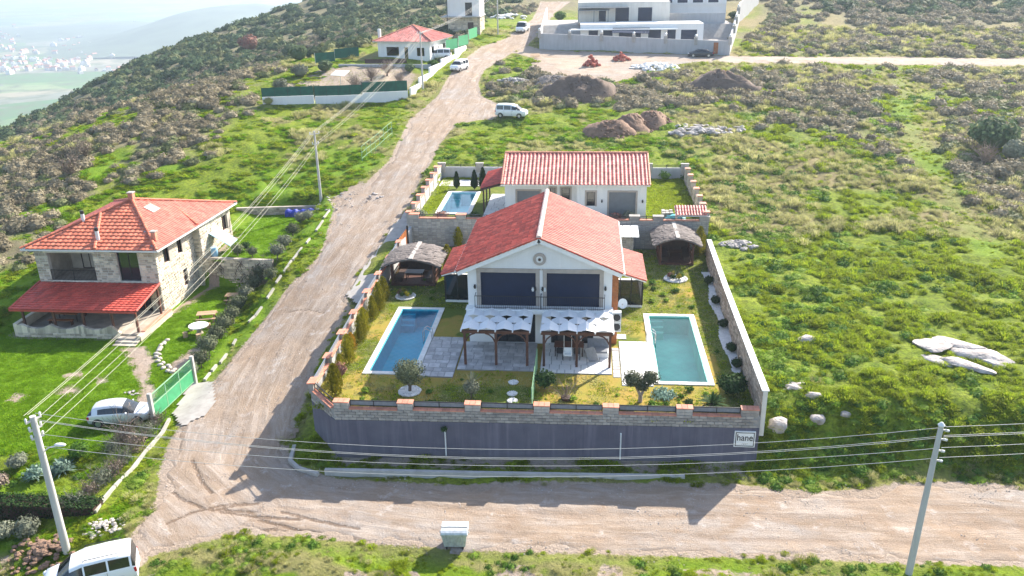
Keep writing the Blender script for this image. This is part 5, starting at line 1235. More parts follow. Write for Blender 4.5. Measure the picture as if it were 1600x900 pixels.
# ---------------------------------------------------------------- right patio furniture
low_table(-.9, 51.6, YZ+.07, 2.0, .95, .75, 'dark dining table under the right pergola', M['wood'])
def chair(x, y, z, rz, label):
    t = empty('chair', (x, y, z), label, 'chair', 'dining chairs under the right pergola', rz)
    O0 = (0,0,0); mb = MB(); mb.box(-.22,.22,-.22,.22,.42,.47); mb.build('seat', M['grey_cloth'], t, org=O0)
    mb = MB(); mb.slab([(-.22,.20,.5),(.22,.20,.5),(.22,.28,.95),(-.22,.28,.95)], .04); mb.build('backrest', M['black_metal'], t, org=O0)
    for sx in (-1,1):
        for sy in (-1,1): mb = MB(); mb.box(sx*.19-.02,sx*.19+.02,sy*.19-.02,sy*.19+.02,0,.42); mb.build('leg', M['black_metal'], t, org=O0)
    return t
for x, y, rz, w in ((-1.5,50.85,math.pi,'front left of'),(-.35,50.85,math.pi,'front right of'),(-1.45,52.35,0,'rear left of'),(-.4,52.35,0,'rear right of')):
    chair(x, y, YZ+.07, rz, f'dark chair at the {w} the dining table')
sw = empty('hanging_seat', (-.95, 50.0, YZ+.9), 'white hanging seat on two ropes under the right pergola', 'swing')
mb = MB(); prof = [(-.30,.0,.34),(-.26,-.2,.06),(0,-.24,0),(.26,-.2,.06),(.30,0,.34)]
mb.box(-1.22,-.68,49.82,50.2,YZ+.75,YZ+.83); mb.box(-1.22,-.68,50.16,50.24,YZ+.83,YZ+1.2); mb.box(-1.24,-1.16,49.85,50.2,YZ+.83,YZ+1.03); mb.box(-.74,-.66,49.85,50.2,YZ+.83,YZ+1.03); mb.build('seat', M['white_paint'], sw)
for x in (-1.2,-.7): mb = MB(); mb.tube([(x,50.0,YZ+1.0),(x,49.75,YZ+2.5)], .018, 6); mb.build('rope', M['white_stone'], sw)
sf = empty('garden_sofa', (1.1, 51.0, YZ+.05), 'grey cushioned sofa at the right end of the right pergola', 'sofa')
mb = MB(); mb.box(.35,1.75,51.1,51.9,YZ+.07,YZ+.42); mb.build('base', M['white_wall'], sf)
mb = MB(); mb.box(.4,1.7,51.05,51.7,YZ+.42,YZ+.56); mb.build('cushion', M['grey_cloth'], sf)
mb = MB(); mb.slab([(.35,51.75,YZ+.5),(1.75,51.75,YZ+.5),(1.75,51.98,YZ+1.1),(.35,51.98,YZ+1.1)], .14); mb.build('backrest', M['grey_cloth'], sf)
dk = empty('leaning_board', (.9, 50.35, YZ+.05), 'slanted grey board leaning beside the patio sofa', 'board')  # slanted grey board standing by the sofa
mb = MB(); mb.slab([(.15,50.3,YZ+1.15),(.75,50.3,YZ+1.3),(1.15,50.5,YZ+.12),(.45,50.5,YZ+.1)], .06); mb.build('board', M['grey_cloth'], dk)
# garden hedge fence between the two gardens
gf = empty('garden_fence', (-2.95, 46.5, YZ), 'pale green lattice fence with dry creeper dividing the two gardens', 'fence')
for k in range(5): mb = MB(); y = 43.9+k*1.35; mb.tube([(-2.95,y,YZ-.05),(-2.95,y,YZ+1.5)], .035, 7); mb.build('post', M['green_pale'], gf)
mb = MB()
for k in range(5): mb.tube([(-2.95,43.9,YZ+.25+k*.3),(-2.95,49.3,YZ+.25+k*.3)], .015, 5)
for k in range(44): y = 43.9+k*.125; mb.tube([(-2.95,y,YZ+.1),(-2.95,y,YZ+1.48)], .011, 4)
mb.build('mesh_panel', M['green_pale'], gf)
# ---------------------------------------------------------------- upper villa
Z2 = 5.0
v2 = empty('upper_villa', (-1, 82, Z2), 'white villa with long red corrugated tile roof behind the front pair', 'villa')
A0, A1, A2 = -7.75, -.75, 5.8
HR = [(.92,1.72,1.25,2.62),(3.05,5.55,.12,2.62)]; HL = [(4.4,4.9,1.9,2.7),(5.5,6.3,1.5,2.7),(1.2,3.4,.1,2.4)]
mb = MB(); wall_panel(mb, (A1,77.5,Z2), (1,0,0), A2-A1, 3.4, HR, reveal=.18); wall_panel(mb, (A0,78.6,Z2), (1,0,0), A1-A0, 3.4, HL, reveal=.18)
mb.add([(A1,77.5,Z2),(A1,78.6,Z2),(A1,78.6,Z2+3.4),(A1,77.5,Z2+3.4)], [(3,2,1,0)])
def gable(x, s, y0):
    p = [(x,y0,Z2),(x,86.6,Z2),(x,86.6,Z2+3.35),(x,82,Z2+5.1),(x,y0,Z2+3.4)]; mb.add(p, [(0,1,2,3,4) if s > 0 else (4,3,2,1,0)])
gable(A2, 1, 77.5); gable(A0, -1, 78.6); mb.add([(A0,86.6,Z2),(A2,86.6,Z2),(A2,86.6,Z2+3.35),(A0,86.6,Z2+3.35)], [(3,2,1,0)])
mb.build('wall', M['white_wall'], v2)
mb = MB(); mb.box(A1+.3, A2-.3, 77.78, 77.84, Z2+.1, Z2+3.2); mb.box(A0+.3, A1-.1, 78.85, 78.9, Z2+.1, Z2+3.2); mb.build('dark_backing', M['dark_backing'], v2)
for O, q, sh in ((( A1,77.5), HR[0], 0), ((A1,77.5), HR[1], 1), ((A0,78.6), HL[0], 0), ((A0,78.6), HL[1], 0), ((A0,78.6), HL[2], 1)):
    x0 = O[0]+q[0]; w, h = q[1]-q[0], q[3]-q[2]; f = window(v2, (x0,O[1],Z2+q[2]), (1,0,0), w, h, M['shutter'] if sh else M['black_metal'], M['shutter'] if sh else M['dark_glass'], .06, .13, 1, 'shutter' if sh else 'window')
    mb = MB(); t = .17; y = O[1]; mb.box(x0-t,x0,y-.05,y+.02,Z2+q[2]-.02,Z2+q[3]+t); mb.box(x0+w,x0+w+t,y-.05,y+.02,Z2+q[2]-.02,Z2+q[3]+t); mb.box(x0,x0+w,y-.05,y+.02,Z2+q[3],Z2+q[3]+t); mb.build('stone_surround', M['surround'], v2)
for x in (1.62, 5.45): wall_lamp(v2, (x,77.5,Z2+1.75))
E0, R0 = Z2+3.42, Z2+5.35; RY0, RY1, RYM = 76.95, 87.1, 82.0
mb = MB(); mb.slab([(A0-.2,RY0,E0),(A2+.28,RY0,E0),(A2+.28,RYM,R0),(A0-.2,RYM,R0)], .14); mb.slab([(A0-.2,RYM,R0),(A2+.28,RYM,R0),(A2+.28,RY1,E0),(A0-.2,RY1,E0)], .14); rf2 = mb.build('roof', M['white_paint'], v2)
mb = MB(); tiles(mb, (A0-.2,RY0-.05,E0), (A2+.28,RY0-.05,E0), (A2+.28,RYM,R0), (A0-.2,RYM,R0), .385, .42, .085); tiles(mb, (A2+.28,RY1,E0), (A0-.2,RY1,E0), (A0-.2,RYM,R0), (A2+.28,RYM,R0), .385, .42, .085); tag(mb.build('roof_tiles', M['tile_two'], rf2), kind='stuff')
mb = MB(); ridge(mb, (A0-.2,RYM,R0+.08), (A2+.28,RYM,R0+.08), .15, .4)
for x in (A0-.16, A2+.24): ridge(mb, (x,RY0,E0+.06), (x,RYM,R0+.06), .11, .4)
mb.build('ridge_tiles', M['terracotta'], rf2)
# lean-to terrace of the upper villa
lt = empty('terrace_canopy', (-9, 81.5, Z2), 'red tiled lean-to terrace roof on dark posts beside the upper pool', 'canopy')
q = [(-10.15,78.5,7.55),(-7.7,78.5,8.2),(-7.7,85.2,8.35),(-10.0,85.2,7.7)]; mb = MB(); mb.slab(q, .16); rr = mb.build('roof', M['wood_dark'], lt)
mb = MB(); tiles(mb, (-10.1,85.2,7.7), (-10.2,78.45,7.55), (-7.7,78.45,8.22), (-7.7,85.2,8.36), .30, .36); tag(mb.build('roof_tiles', M['porch_tile'], rr), kind='stuff')
for y in (79.3, 81.8, 84.6): mb = MB(); mb.box(-10.0,-9.86,y-.07,y+.07,Z2,7.5); mb.build('post', M['wood_dark'], lt)
mb = MB(); mb.box(-10.05,-9.82,78.6,85.1,7.36,7.52); mb.build('beam', M['wood_dark'], lt)
patch('lawn', [(-16.3,75.0),(11.1,75.0),(11.0,93.6),(-16.4,93.6)], M['lawn'], 0, .3, wob=0, zfun=lambda x, y: Z2-.02+0*x+(fbm(x,y,2.5,98,3)-.5)*.06, lush=lambda x, y: np.clip(.55+.5*sstep(.4,.6,fbm(x,y,3,99,3)),0,1))
paving('terrace', -9.9, -7.8, 76.5, 86.2, Z2+.04, M['white_paving'], .7)
paving('rear_terrace', -16.2, -8.0, 89.6, 92.3, Z2+.03, M['pool_stone'], .8)
pool('swimming_pool', -14.75, -11.2, 78.6, 87.2, Z2, 'pale', 'bright pale blue pool of the upper villa', bw=.38, ladder=None)
b2 = empty('upper_rear_wall', (-3, 93.7, Z2), 'grey wall with piers closing the upper villa plot at the back', 'wall')
mb = MB(); mb.box(-16.7, 11.3, 93.65, 93.9, 4.4, 6.2); mb.build('masonry', M['grey_wall'], b2)
for x in (-16.5, -12.1, -7.8, 7.1, 11.15):
    mb = MB(); mb.box(x-.42,x+.42,93.6,93.95,5.6,6.62); p = mb.build('pier', M['block'], b2); mb = MB(); mb.box(x-.47,x+.47,93.55,94.0,6.62,6.7); mb.build('coping', M['pale_concrete'], p)
for x0, x1 in ((-16.08,-12.52),(-11.68,-8.22),(-7.3,6.6),(7.52,10.73)):
    mb = MB()
    for z in (6.32,6.5): mb.beam((x0,93.78,z),(x1,93.78,z),.05)
    for xx in (x0+.03,(x0+x1)/2,x1-.03): mb.beam((xx,93.78,6.2),(xx,93.78,6.53),.05)
    mb.build('railing', M['black_metal'], b2)
r2 = empty('upper_side_wall', (11.2, 84, Z2), 'stepped pinkish stone wall along the field side of the upper villa', 'wall')
for k in range(7):
    y0, y1 = 75.1+k*2.65, 75.1+(k+1)*2.65; zt = 6.05+k*.05
    mb = MB(); mb.box(11.05,11.3,y0,y1,4.2,zt); s_ = mb.build('masonry', M['old_stone'], r2)
    mb = MB(); stones(mb, (11.05,y1,4.95), (0,-1,0), 2.65, zt-4.97, lw=(.3,.6), lh=(.15,.25), N=(-1,0,0), rg=random.Random(k)); tag(mb.build('facing', M['old_stone'], s_), kind='stuff')
    mb = MB(); mb.box(10.95,11.4,y0-.3,y0+.3,5.6,zt+.4); p = mb.build('pier', M['old_stone'], r2); mb = MB(); mb.box(10.9,11.45,y0-.35,y0+.35,zt+.4,zt+.48); mb.build('coping', M['terracotta'], p)
l2 = empty('upper_roadside_wall', (-16.5, 84, Z2), 'pink capped wall between the upper pool and the uphill road', 'wall')
for k in range(7):
    y0, y1 = 75.2+k*2.6, 75.2+(k+1)*2.6; zt = 5.75+k*.12
    mb = MB(); mb.box(-16.75,-16.5,y0,y1,4.0,zt); mb.build('masonry', M['cream_wall'], l2)
    mb = MB(); mb.slab([(-16.85,y0+.35,zt+.05),(-16.4,y0+.35,zt+.05),(-16.4,y1-.3,zt+.06),(-16.85,y1-.3,zt+.06)], .06); mb.build('coping', M['terracotta'], l2)
    mb = MB(); mb.box(-16.8,-16.45,y0-.3,y0+.3,5.0,zt+.42); p = mb.build('pier', M['pale_concrete'], l2); mb = MB(); mb.box(-16.87,-16.38,y0-.36,y0+.36,zt+.42,zt+.5); mb.build('coping', M['terracotta'], p)
# shed with glass roof by the dividing wall
sh = empty('storage_shed', (3.6, 72.6, YZ), 'small block shed with white sheet roof in the corner behind the front villa', 'shed')
mb = MB(); mb.box(2.5,4.35,71.2,74.5,YZ,5.25); mb.build('wall', M['mortar'], sh)
mb = MB(); stones(mb, (2.5,71.2,YZ), (1,0,0), 1.85, 2.2, lw=(.4,.42), lh=(.19,.2), proud=(.01,.03), gap=.02); stones(mb, (4.35,71.2,YZ), (0,1,0), 3.3, 2.2, lw=(.4,.42), lh=(.19,.2), proud=(.01,.03), gap=.02, N=(1,0,0)); tag(mb.build('block_courses', M['block'], sh), kind='stuff')
for k in range(3):
    x0 = 2.75+k*.70; mb = MB(); mb.slab([(x0+.02,70.85,5.32),(x0+.68,70.85,5.32),(x0+.68,73.3,5.62),(x0+.02,73.3,5.62)], .04); mb.build('roof_sheet', M['canvas'], sh)
# tiled hood over the side gate
th = empty('gate_hood', (9.6, 75.3, 5.2), 'short red tiled hood on the wall behind the right gazebo', 'roof')
mb = MB(); mb.slab([(8.3,74.6,6.22),(11.2,74.6,6.22),(11.2,76.0,6.75),(8.3,76.0,6.75)], .1); r_ = mb.build('roof', M['white_paint'], th)
mb = MB(); tiles(mb, (8.3,74.55,6.24), (11.2,74.55,6.24), (11.2,76.0,6.77), (8.3,76.0,6.77), .26, .45, .07); tag(mb.build('roof_tiles', M['tile_two'], r_), kind='stuff')
for x in (8.45, 11.0): mb = MB(); mb.box(x-.1,x+.1,75.2,75.4,Z2-.05,6.3); mb.build('post', M['cream_wall'], th)
# ---------------------------------------------------------------- stone house
SZ = -.5
sh_ = empty('stone_house', (-42, 71, SZ), 'two storey stone house with orange tiled hip roof and red porch left of the road', 'house')
X0, X1, Y0s, Y1s = -47.7, -36.75, 65.0, 79.3
HF = [(1.15,5.3,3.1,5.65),(7.45,9.35,3.1,5.75),(7.0,9.9,.0,2.1),(2.3,4.3,.5,2.0)]
HS = [(1.35,2.9,4.25,5.9),(4.0,5.4,4.25,5.85),(4.3,5.1,1.0,2.6)]
mb = MB(); wall_panel(mb, (X0,Y0s,SZ), (1,0,0), X1-X0, 6.0, HF, reveal=.35); wall_panel(mb, (X1,Y0s,SZ), (0,1,0), 7.2, 6.0, HS, reveal=.3, N=(1,0,0))
HS2 = [(5.0,6.2,3.85,5.35)]
wall_panel(mb, (X1+.7,Y0s+7.2,SZ), (0,1,0), 7.1, 6.0, HS2, reveal=.3, N=(1,0,0)); mb.add([(X1,Y0s+7.2,SZ),(X1+.7,Y0s+7.2,SZ),(X1+.7,Y0s+7.2,SZ+6),(X1,Y0s+7.2,SZ+6)], [(0,1,2,3)])
mb.add([(X0,Y0s,SZ),(X0,Y1s,SZ),(X0,Y1s,SZ+6),(X0,Y0s,SZ+6)], [(3,2,1,0)]); mb.add([(X0,Y1s,SZ),(X1+.7,Y1s,SZ),(X1+.7,Y1s,SZ+6),(X0,Y1s,SZ+6)], [(3,2,1,0)])
mb.build('wall', M['house_mortar'], sh_)
mb = MB(); stones(mb, (X0,Y0s,SZ), (1,0,0), X1-X0, 6.0, HF, rg=random.Random(11)); stones(mb, (X1,Y0s,SZ), (0,1,0), 7.2, 6.0, HS, N=(1,0,0), rg=random.Random(12)); stones(mb, (X1+.7,Y0s+7.2,SZ), (0,1,0), 7.1, 6.0, HS2, N=(1,0,0), rg=random.Random(13)); stones(mb, (X1,Y0s+7.2,SZ), (1,0,0), .7, 6.0, rg=random.Random(14))
tag(mb.build('wall_stones', M['house_stone'], sh_), kind='stuff')
# loggia behind the wide opening
mb = MB(); a, b = X0+HF[0][0], X0+HF[0][1]; z0, z1 = SZ+3.1, SZ+5.65; yb = Y0s+3.2
mb.box(a-.1, b+.1, Y0s+.36, yb, z0-.12, z0-.01); mb.add([(a,Y0s+.35,z0),(a,yb,z0),(a,yb,z1),(a,Y0s+.35,z1)], [(0,1,2,3)]); mb.add([(b,Y0s+.35,z0),(b,yb,z0),(b,yb,z1),(b,Y0s+.35,z1)], [(3,2,1,0)]); mb.add([(a,yb,z0),(b,yb,z0),(b,yb,z1),(a,yb,z1)], [(0,1,2,3)]); mb.add([(a,Y0s+.35,z1),(b,Y0s+.35,z1),(b,yb,z1),(a,yb,z1)], [(3,2,1,0)])
mb.build('loggia', M['old_stone'], sh_)
window(sh_, (a+1.0,yb-.02,z0+.0), (1,0,0), 1.5, 2.1, M['wood_dark'], M['dark_glass'], .08, .05, 2, 'loggia_door')
mb = MB(); railing(mb, (a+.05,Y0s-.0,z0+.02), (b-.05,Y0s-.0,z0+.02), .95, .12, .012, .035); mb.beam(((a+b)/2,Y0s,z0), ((a+b)/2,Y0s,z0+.98), .05); mb.build('balcony_railing', M['black_metal'], sh_)
window(sh_, (X0+HF[1][0],Y0s,SZ+3.1), (1,0,0), 1.9, 2.65, M['black_metal'], M['dark_glass'], .07, .25, 2, 'balcony_door')
window(sh_, (X0+HF[2][0],Y0s,SZ), (1,0,0), 2.9, 2.1, M['wood_warm'], M['dark_glass'], .10, .2, 4, 'porch_door')
window(sh_, (X0+HF[3][0],Y0s,SZ+.5), (1,0,0), 2.0, 1.5, M['wood'], M['dark_glass'], .08, .2, 2, 'window')
mb = MB(); mb.box(X0+6.9, X0+9.8, Y0s-.06, Y0s+.02, SZ+5.76, SZ+5.86); mb.build('lintel', M['wood_dark'], sh_)
for i, q in enumerate(HS):
    f = window(sh_, (X1,Y0s+q[0],SZ+q[2]), (0,1,0), q[1]-q[0], q[3]-q[2], M['wood'], M['dark_glass'], .07, .2, 2, 'window', N=(1,0,0))
    if i < 2: mb = MB(); mb.box(X1-.02, X1+.06, Y0s+q[1]-.62, Y0s+q[1]+.02, SZ+q[2], SZ+q[3]); mb.build('open_shutter', M['surround'], sh_)
f = window(sh_, (X1+.7,Y0s+12.2,SZ+3.85), (0,1,0), 1.2, 1.5, M['wood'], M['dark_glass'], .07, .2, 2, 'window', N=(1,0,0))
mb = MB(); mb.box(X1+.68, X1+.76, Y0s+13.42, Y0s+14.0, SZ+3.85, SZ+5.35); mb.build('open_shutter', M['surround'], sh_)
ez = 5.62; AP = (-41.3,70.9,8.32); FL, FR, BR, BL = (-48.45,64.45,ez), (-36.2,64.45,ez), (-35.45,79.9,ez), (-48.45,79.9,ez)
mb = MB()
for q in ((FL,FR,AP),(FR,BR,AP),(BR,BL,AP),(BL,FL,AP)): mb.slab(q, .12)
rf = mb.build('roof', M['white_paint'], sh_)
mb = MB(); tiles(mb, FL, FR, AP, AP, .46, .46, .035, lip=.085); tag(mb.build('roof_tiles', M['tile_orange'], rf), kind='stuff')
mb = MB(); tiles(mb, FR, BR, AP, AP, .30, .36, .035); tiles(mb, BR, BL, AP, AP, .3, .36, .035); tiles(mb, BL, FL, AP, AP, .3, .36, .05); tag(mb.build('roof_tiles', M['tile_lit'], rf), kind='stuff')
up = lambda p, d=.10: (p[0], p[1], p[2]+d)
mb = MB(); ridge(mb, up(FL), up(AP,.12), .13); ridge(mb, up(FR), up(AP,.12), .15); ridge(mb, up(BR), up(AP,.12), .13); ridge(mb, up(BL), up(AP,.12), .13)
def on_front(x, y): # height of the front slope
    return ez+(y-FL[1])/(AP[1]-FL[1])*(AP[2]-ez)
mb.build('hip_tiles', M['tile_orange'], rf)
mb = MB(); ridge(mb, (-41.75,64.5,ez+.12), (-43.35,68.9,on_front(0,68.9)+.12), .16); mb.build('hip_tiles', M['tile_orange'], rf)
mb = MB(); ridge(mb, (-35.95,71.8,ez+.14), (-38.9,73.6,6.98+.12), .15); mb.build('hip_tiles', M['tile_orange'], rf)
mb = MB()
mb.beam((FL[0],FL[1]-.02,ez-.06), (FR[0],FR[1]-.02,ez-.06), .10, .14); mb.beam((FR[0]+.02,FR[1],ez-.06), (BR[0]+.02,BR[1],ez-.06), .10, .14); mb.build('gutter', M['porcelain'], rf)
for (x, y, h, m1, r) in ((-41.95,65.6,1.0,'porcelain',.16), (-37.0,65.9,.75,'terracotta',.2), (-41.3,70.9,.75,'terracotta',.22), (-44.5,68.0,.8,'porcelain',.16)):
    zb = min(on_front(x, y), AP[2])-.1; mb = MB()
    if m1 == 'porcelain': mb.tube([(x,y,zb),(x,y,zb+h)], r, 12)
    else: mb.box(x-r,x+r,y-r,y+r,zb,zb+h)
    c_ = mb.build('chimney', M[m1], rf); mb = MB()
    if m1 == 'porcelain': mb.tube([(x,y,zb+h),(x,y,zb+h+.28)], r*1.05, 12)
    else: mb.box(x-r-.06,x+r+.06,y-r-.06,y+r+.06,zb+h,zb+h+.1)
    mb.build('chimney_cap', M['black_metal'] if m1 == 'porcelain' else M['pale_concrete'], c_)
def on_right(x, y): return ez+(x-FR[0])/(AP[0]-FR[0])*(AP[2]-ez)+.12
mb = MB(); mb.slab([(-39.1,70.3,on_right(-39.1,0)+.05),(-39.1,71.6,on_right(-39.1,0)+.05),(-40.0,71.6,on_right(-40.0,0)+.05),(-40.0,70.3,on_right(-40.0,0)+.05)], .14); mb.build('skylight', M['surround'], rf)
# porch
PE, PT = 1.82, 2.45
q = [(-47.5,60.2,PE),(-36.5,60.2,PE),(-36.7,65.0,PT),(-47.7,65.0,PT)]
mb = MB(); mb.slab(q, .10); pr = mb.build('porch_roof', M['wood'], sh_)
mb = MB(); tiles(mb, (-47.55,60.15,PE), (-36.45,60.15,PE), (-36.7,64.95,PT), (-47.7,64.95,PT), .46, .38, .03, lip=.07); tag(mb.build('porch_tiles', M['porch_tile'], pr), kind='stuff')
mb = MB(); ridge(mb, (-36.5,60.2,PE+.06), (-36.72,64.95,PT+.06), .11); ridge(mb, (-47.5,60.2,PE+.06), (-47.72,64.95,PT+.06), .11); mb.beam((-47.5,60.1,PE-.06), (-36.5,60.1,PE-.06), .08, .16); mb.build('porch_verge', M['porch_tile'], pr)
FLZ = -.12
for x in (-46.6,-43.9,-41.35,-38.85,-36.75): mb = MB(); mb.box(x-.08,x+.08,60.35,60.51,FLZ,PE-.1); mb.build('porch_post', M['wood'], sh_)
mb = MB(); mb.box(-36.83,-36.67,64.3,64.46,FLZ,PT-.12); mb.build('porch_post', M['wood'], sh_)
mb = MB(); mb.box(-47.3,-36.3,60.0,65.0,-.75,FLZ); mb.build('porch_floor', M['old_stone'], sh_)
mb = MB(); n = 40; prof = []
for i in range(n+1):
    x = -46.95+(9.0)*i/n; ph = ((x+46.6)/2.6)%1; h = .80-.42*math.sin(math.pi*ph)**.8
    if x > -38.85: h = max(.12, .8-.68*min(1,(x+38.85)/.9))
    prof.append((x, h))
for i in range(n):
    (xa, ha), (xb, hb) = prof[i], prof[i+1]
    mb.add([(xa,59.75,-.9),(xb,59.75,-.9),(xb,60.12,-.9),(xa,60.12,-.9),(xa,59.8,FLZ+ha),(xb,59.8,FLZ+hb),(xb,60.1,FLZ+hb),(xa,60.1,FLZ+ha)], [(0,1,5,4),(3,7,6,2),(4,5,6,7)])
mb.box(-47.3,-46.95,59.9,64.6,-.9,FLZ+.75); pw = mb.build('porch_wall', M['house_stone'], sh_)
mb = MB(); stones(mb, (-46.95,59.77,-.8), (1,0,0), 8.6, .72, rg=random.Random(21), lw=(.3,.7), lh=(.18,.3)); tag(mb.build('wall_stones', M['house_stone'], pw), kind='stuff')
mb = MB(); mb.box(-36.4,-36.05,59.4,65.0,-.8,FLZ+.12); sd_ = mb.build('side_wall', M['house_stone'], sh_); mb = MB(); mb.box(-36.42,-36.03,60.2,65.0,FLZ+.12,FLZ+.2); mb.build('brick_cap', M['terracotta'], sd_)
for k in range(3): mb = MB(); mb.box(-38.0,-36.1,58.4+k*.45,59.75,-.75,-.42+k*.11); mb.build('step', M['old_stone'], sh_)
low_table(-44.2, 62.6, FLZ, 2.2, .9, .75, 'long wooden table under the red porch roof', M['wood_warm'])
def bench(x, y, z, w, label, group, m=None):
    t = empty('bench', (x, y, z), label, 'bench', group); mb = MB(); mb.box(x-w/2,x+w/2,y-.18,y+.18,z+.4,z+.46); mb.build('seat', m or M['wood_warm'], t)
    for s in (-1,1): mb = MB(); mb.box(x+s*(w/2-.15)-.04,x+s*(w/2-.15)+.04,y-.15,y+.15,z,z+.4); mb.build('leg', M['wood'], t)
bench(-44.2, 61.6, FLZ, 2.2, 'wooden bench in front of the porch table', 'porch benches'); bench(-44.2, 63.6, FLZ, 2.2, 'wooden bench behind the porch table', 'porch benches')
# terrace retaining wall with dark stems, upper wall, awning
tw = empty('garden_retaining_wall', (-31.8, 71.9, SZ), 'old stone retaining wall with bare creeper below the raised lawn', 'wall')
a, b = Vector((-36.0,72.15)), Vector((-29.2,71.8)); d = (b-a).normalized(); nn = Vector((d.y,-d.x)); mb = MB()
mb.add([(*a,-1),(*b,-1),(*(b-nn*.4),-1),(*(a-nn*.4),-1),(*a,2.35),(*b,2.3),(*(b-nn*.4),2.3),(*(a-nn*.4),2.35)], [(0,1,5,4),(1,2,6,5),(2,3,7,6),(3,0,4,7),(4,5,6,7)]); mb.build('masonry', M['old_stone'], tw)
mb = MB(); stones(mb, (*a,-.6), (*d,0), (b-a).length, 2.9, rg=random.Random(31), lw=(.25,.7), lh=(.14,.32), proud=(.02,.07)); tag(mb.build('wall_stones', M['house_stone'], tw), kind='stuff')
mb = MB(); rg = random.Random(4)
for i in range(46):
    t = rg.choice((.14,.2,.5,.55,.62,.8,.85))+rg.uniform(-.06,.06); p = a+d*(b-a).length*t+nn*.1; z = rg.uniform(.6,2.2); pts = [(p.x,p.y,z)]
    for k in range(4): q = pts[-1]; pts.append((q[0]+rg.uniform(-.25,.25), q[1]+rg.uniform(-.06,.02), q[2]-rg.uniform(.05,.3)))
    mb.tube(pts, [.03,.025,.02,.015,.01], 4)
mb.build('creeper', M['bark'], tw)
uw = empty('garden_boundary_wall', (-34, 87, 2.3), 'low stone wall at the far side of the raised lawn', 'wall')
a2, b2_ = Vector((-38.5,86.6)), Vector((-29.8,87.8)); d2 = (b2_-a2).normalized(); n2 = Vector((d2.y,-d2.x)); mb = MB(); mb.beam((*a2,2.4), (*b2_,2.4), .35, 1.5); mb.build('masonry', M['old_stone'], uw)
mb = MB(); stones(mb, (*(a2+n2*.18),2.2), (*d2,0), 8.7, .9, rg=random.Random(33)); tag(mb.build('wall_stones', M['old_stone'], uw), kind='stuff')
bt = empty('covered_stack', (-31.3, 86.6, 2.25), 'blue plastic sheet over a long stack by the low wall', 'tarpaulin')
mb = MB(); n = 14
for i in range(n+1):
    x = -32.9+3.2*i/n
    for k in range(9): an = math.pi*k/8; mb.v.append((x, 86.7-.55*math.cos(an)*(1+.1*math.sin(i*2.1+k)), 2.2+(.75+.1*math.sin(i*1.7))*math.sin(an)**.6+(.18 if i > 9 else 0)*math.sin(an)))
for i in range(n):
    for k in range(8): j = i*9+k; mb.f.append((j,j+9,j+10,j+1)); mb.m.append(0)
mb.f += [tuple(range(9)), tuple(n*9+k for k in range(8,-1,-1))]; mb.m += [0,0]
mb.build('sheet', M['blue_sheet'], bt)
aw = empty('side_awning', (-34.8, 75.6, 2.3), 'light blue sheet awning propped against the far side wall of the stone house', 'awning')
mb = MB(); mb.slab([(-35.95,73.9,4.2),(-35.95,75.9,4.25),(-33.9,75.5,3.1),(-33.9,73.7,3.05)], .05); mb.build('sheet', M['blue_light'], aw)
for y in (73.9,75.4): mb = MB(); mb.tube([(-33.95,y,2.2),(-33.95,y,3.08)], .03, 6); mb.build('prop', M['steel'], aw)
br = MB(); br.lathe([(.28,0),(.32,.1),(.33,.45),(.32,.8),(.28,.9),(.02,.92)], (0,0,0), 16); o = br.build('barrel', M['blue_light'], smooth=True, angle=40); o.location = (-35.2,72.9,2.25); tag(o, 'blue plastic barrel beside the stone house at the edge of the raised lawn', 'barrel')
# garden furniture
def picnic(x, y, z, rz, label, w=1.6):
    t = empty('picnic_table', (x, y, z), label, 'picnic table', 'wooden picnic tables', rz); O0 = (0,0,0)
    for k in range(5): mb = MB(); yy = -.36+k*.18; mb.box(-w/2,w/2,yy-.082,yy+.082,.70,.74); mb.build('board', M['wood_pale'], t, org=O0)
    for s in (-1,1):
        mb = MB(); mb.box(-w/2,w/2,s*.68-.13,s*.68+.13,.42,.46); mb.build('seat', M['wood_pale'], t, org=O0)
        mb = MB(); mb.beam((s*w*.36,-.75,.02),(s*w*.36,.2,.70),.07); mb.beam((s*w*.36,.75,.02),(s*w*.36,-.2,.70),.07); mb.beam((s*w*.36,-.75,.38),(s*w*.36,.75,.38),.06); mb.build('leg', M['wood'], t, org=O0)
picnic(-32.4, 63.9, SZ, .25, 'wooden picnic table on the shady lawn beside the round white table'); picnic(-31.9, 68.2, SZ, .1, 'smaller wooden picnic table near the old retaining wall', 1.1)
rt = empty('round_table', (-31.9, 61.2, SZ), 'round white stone table ringed by stump stools on the lawn', 'table')
mb = MB(); mb.tube([(-31.9,61.2,SZ+.70),(-31.9,61.2,SZ+.78)], .8, 24); mb.build('tabletop', M['white_stone'], rt); mb = MB(); mb.lathe([(.35,0),(.22,.2),(.2,.5),(.3,.70)], (-31.9,61.2,SZ), 14); mb.build('pedestal', M['old_stone'], rt)
for k, w in enumerate(('front left','front right','right','rear','left')):
    an = (-2.4,-1.2,0.0,1.3,2.6)[k]; mb = MB(); mb.lathe([(.2,0),(.19,.4),(.21,.45),(.02,.46)], (0,0,0), 10); o = mb.build('stool', M['wood_pale']); o.location = (-31.9+1.15*math.cos(an),61.2+1.15*math.sin(an),SZ); tag(o, f'stump stool at the {w} of the round white table', 'stool', 'stump stools')
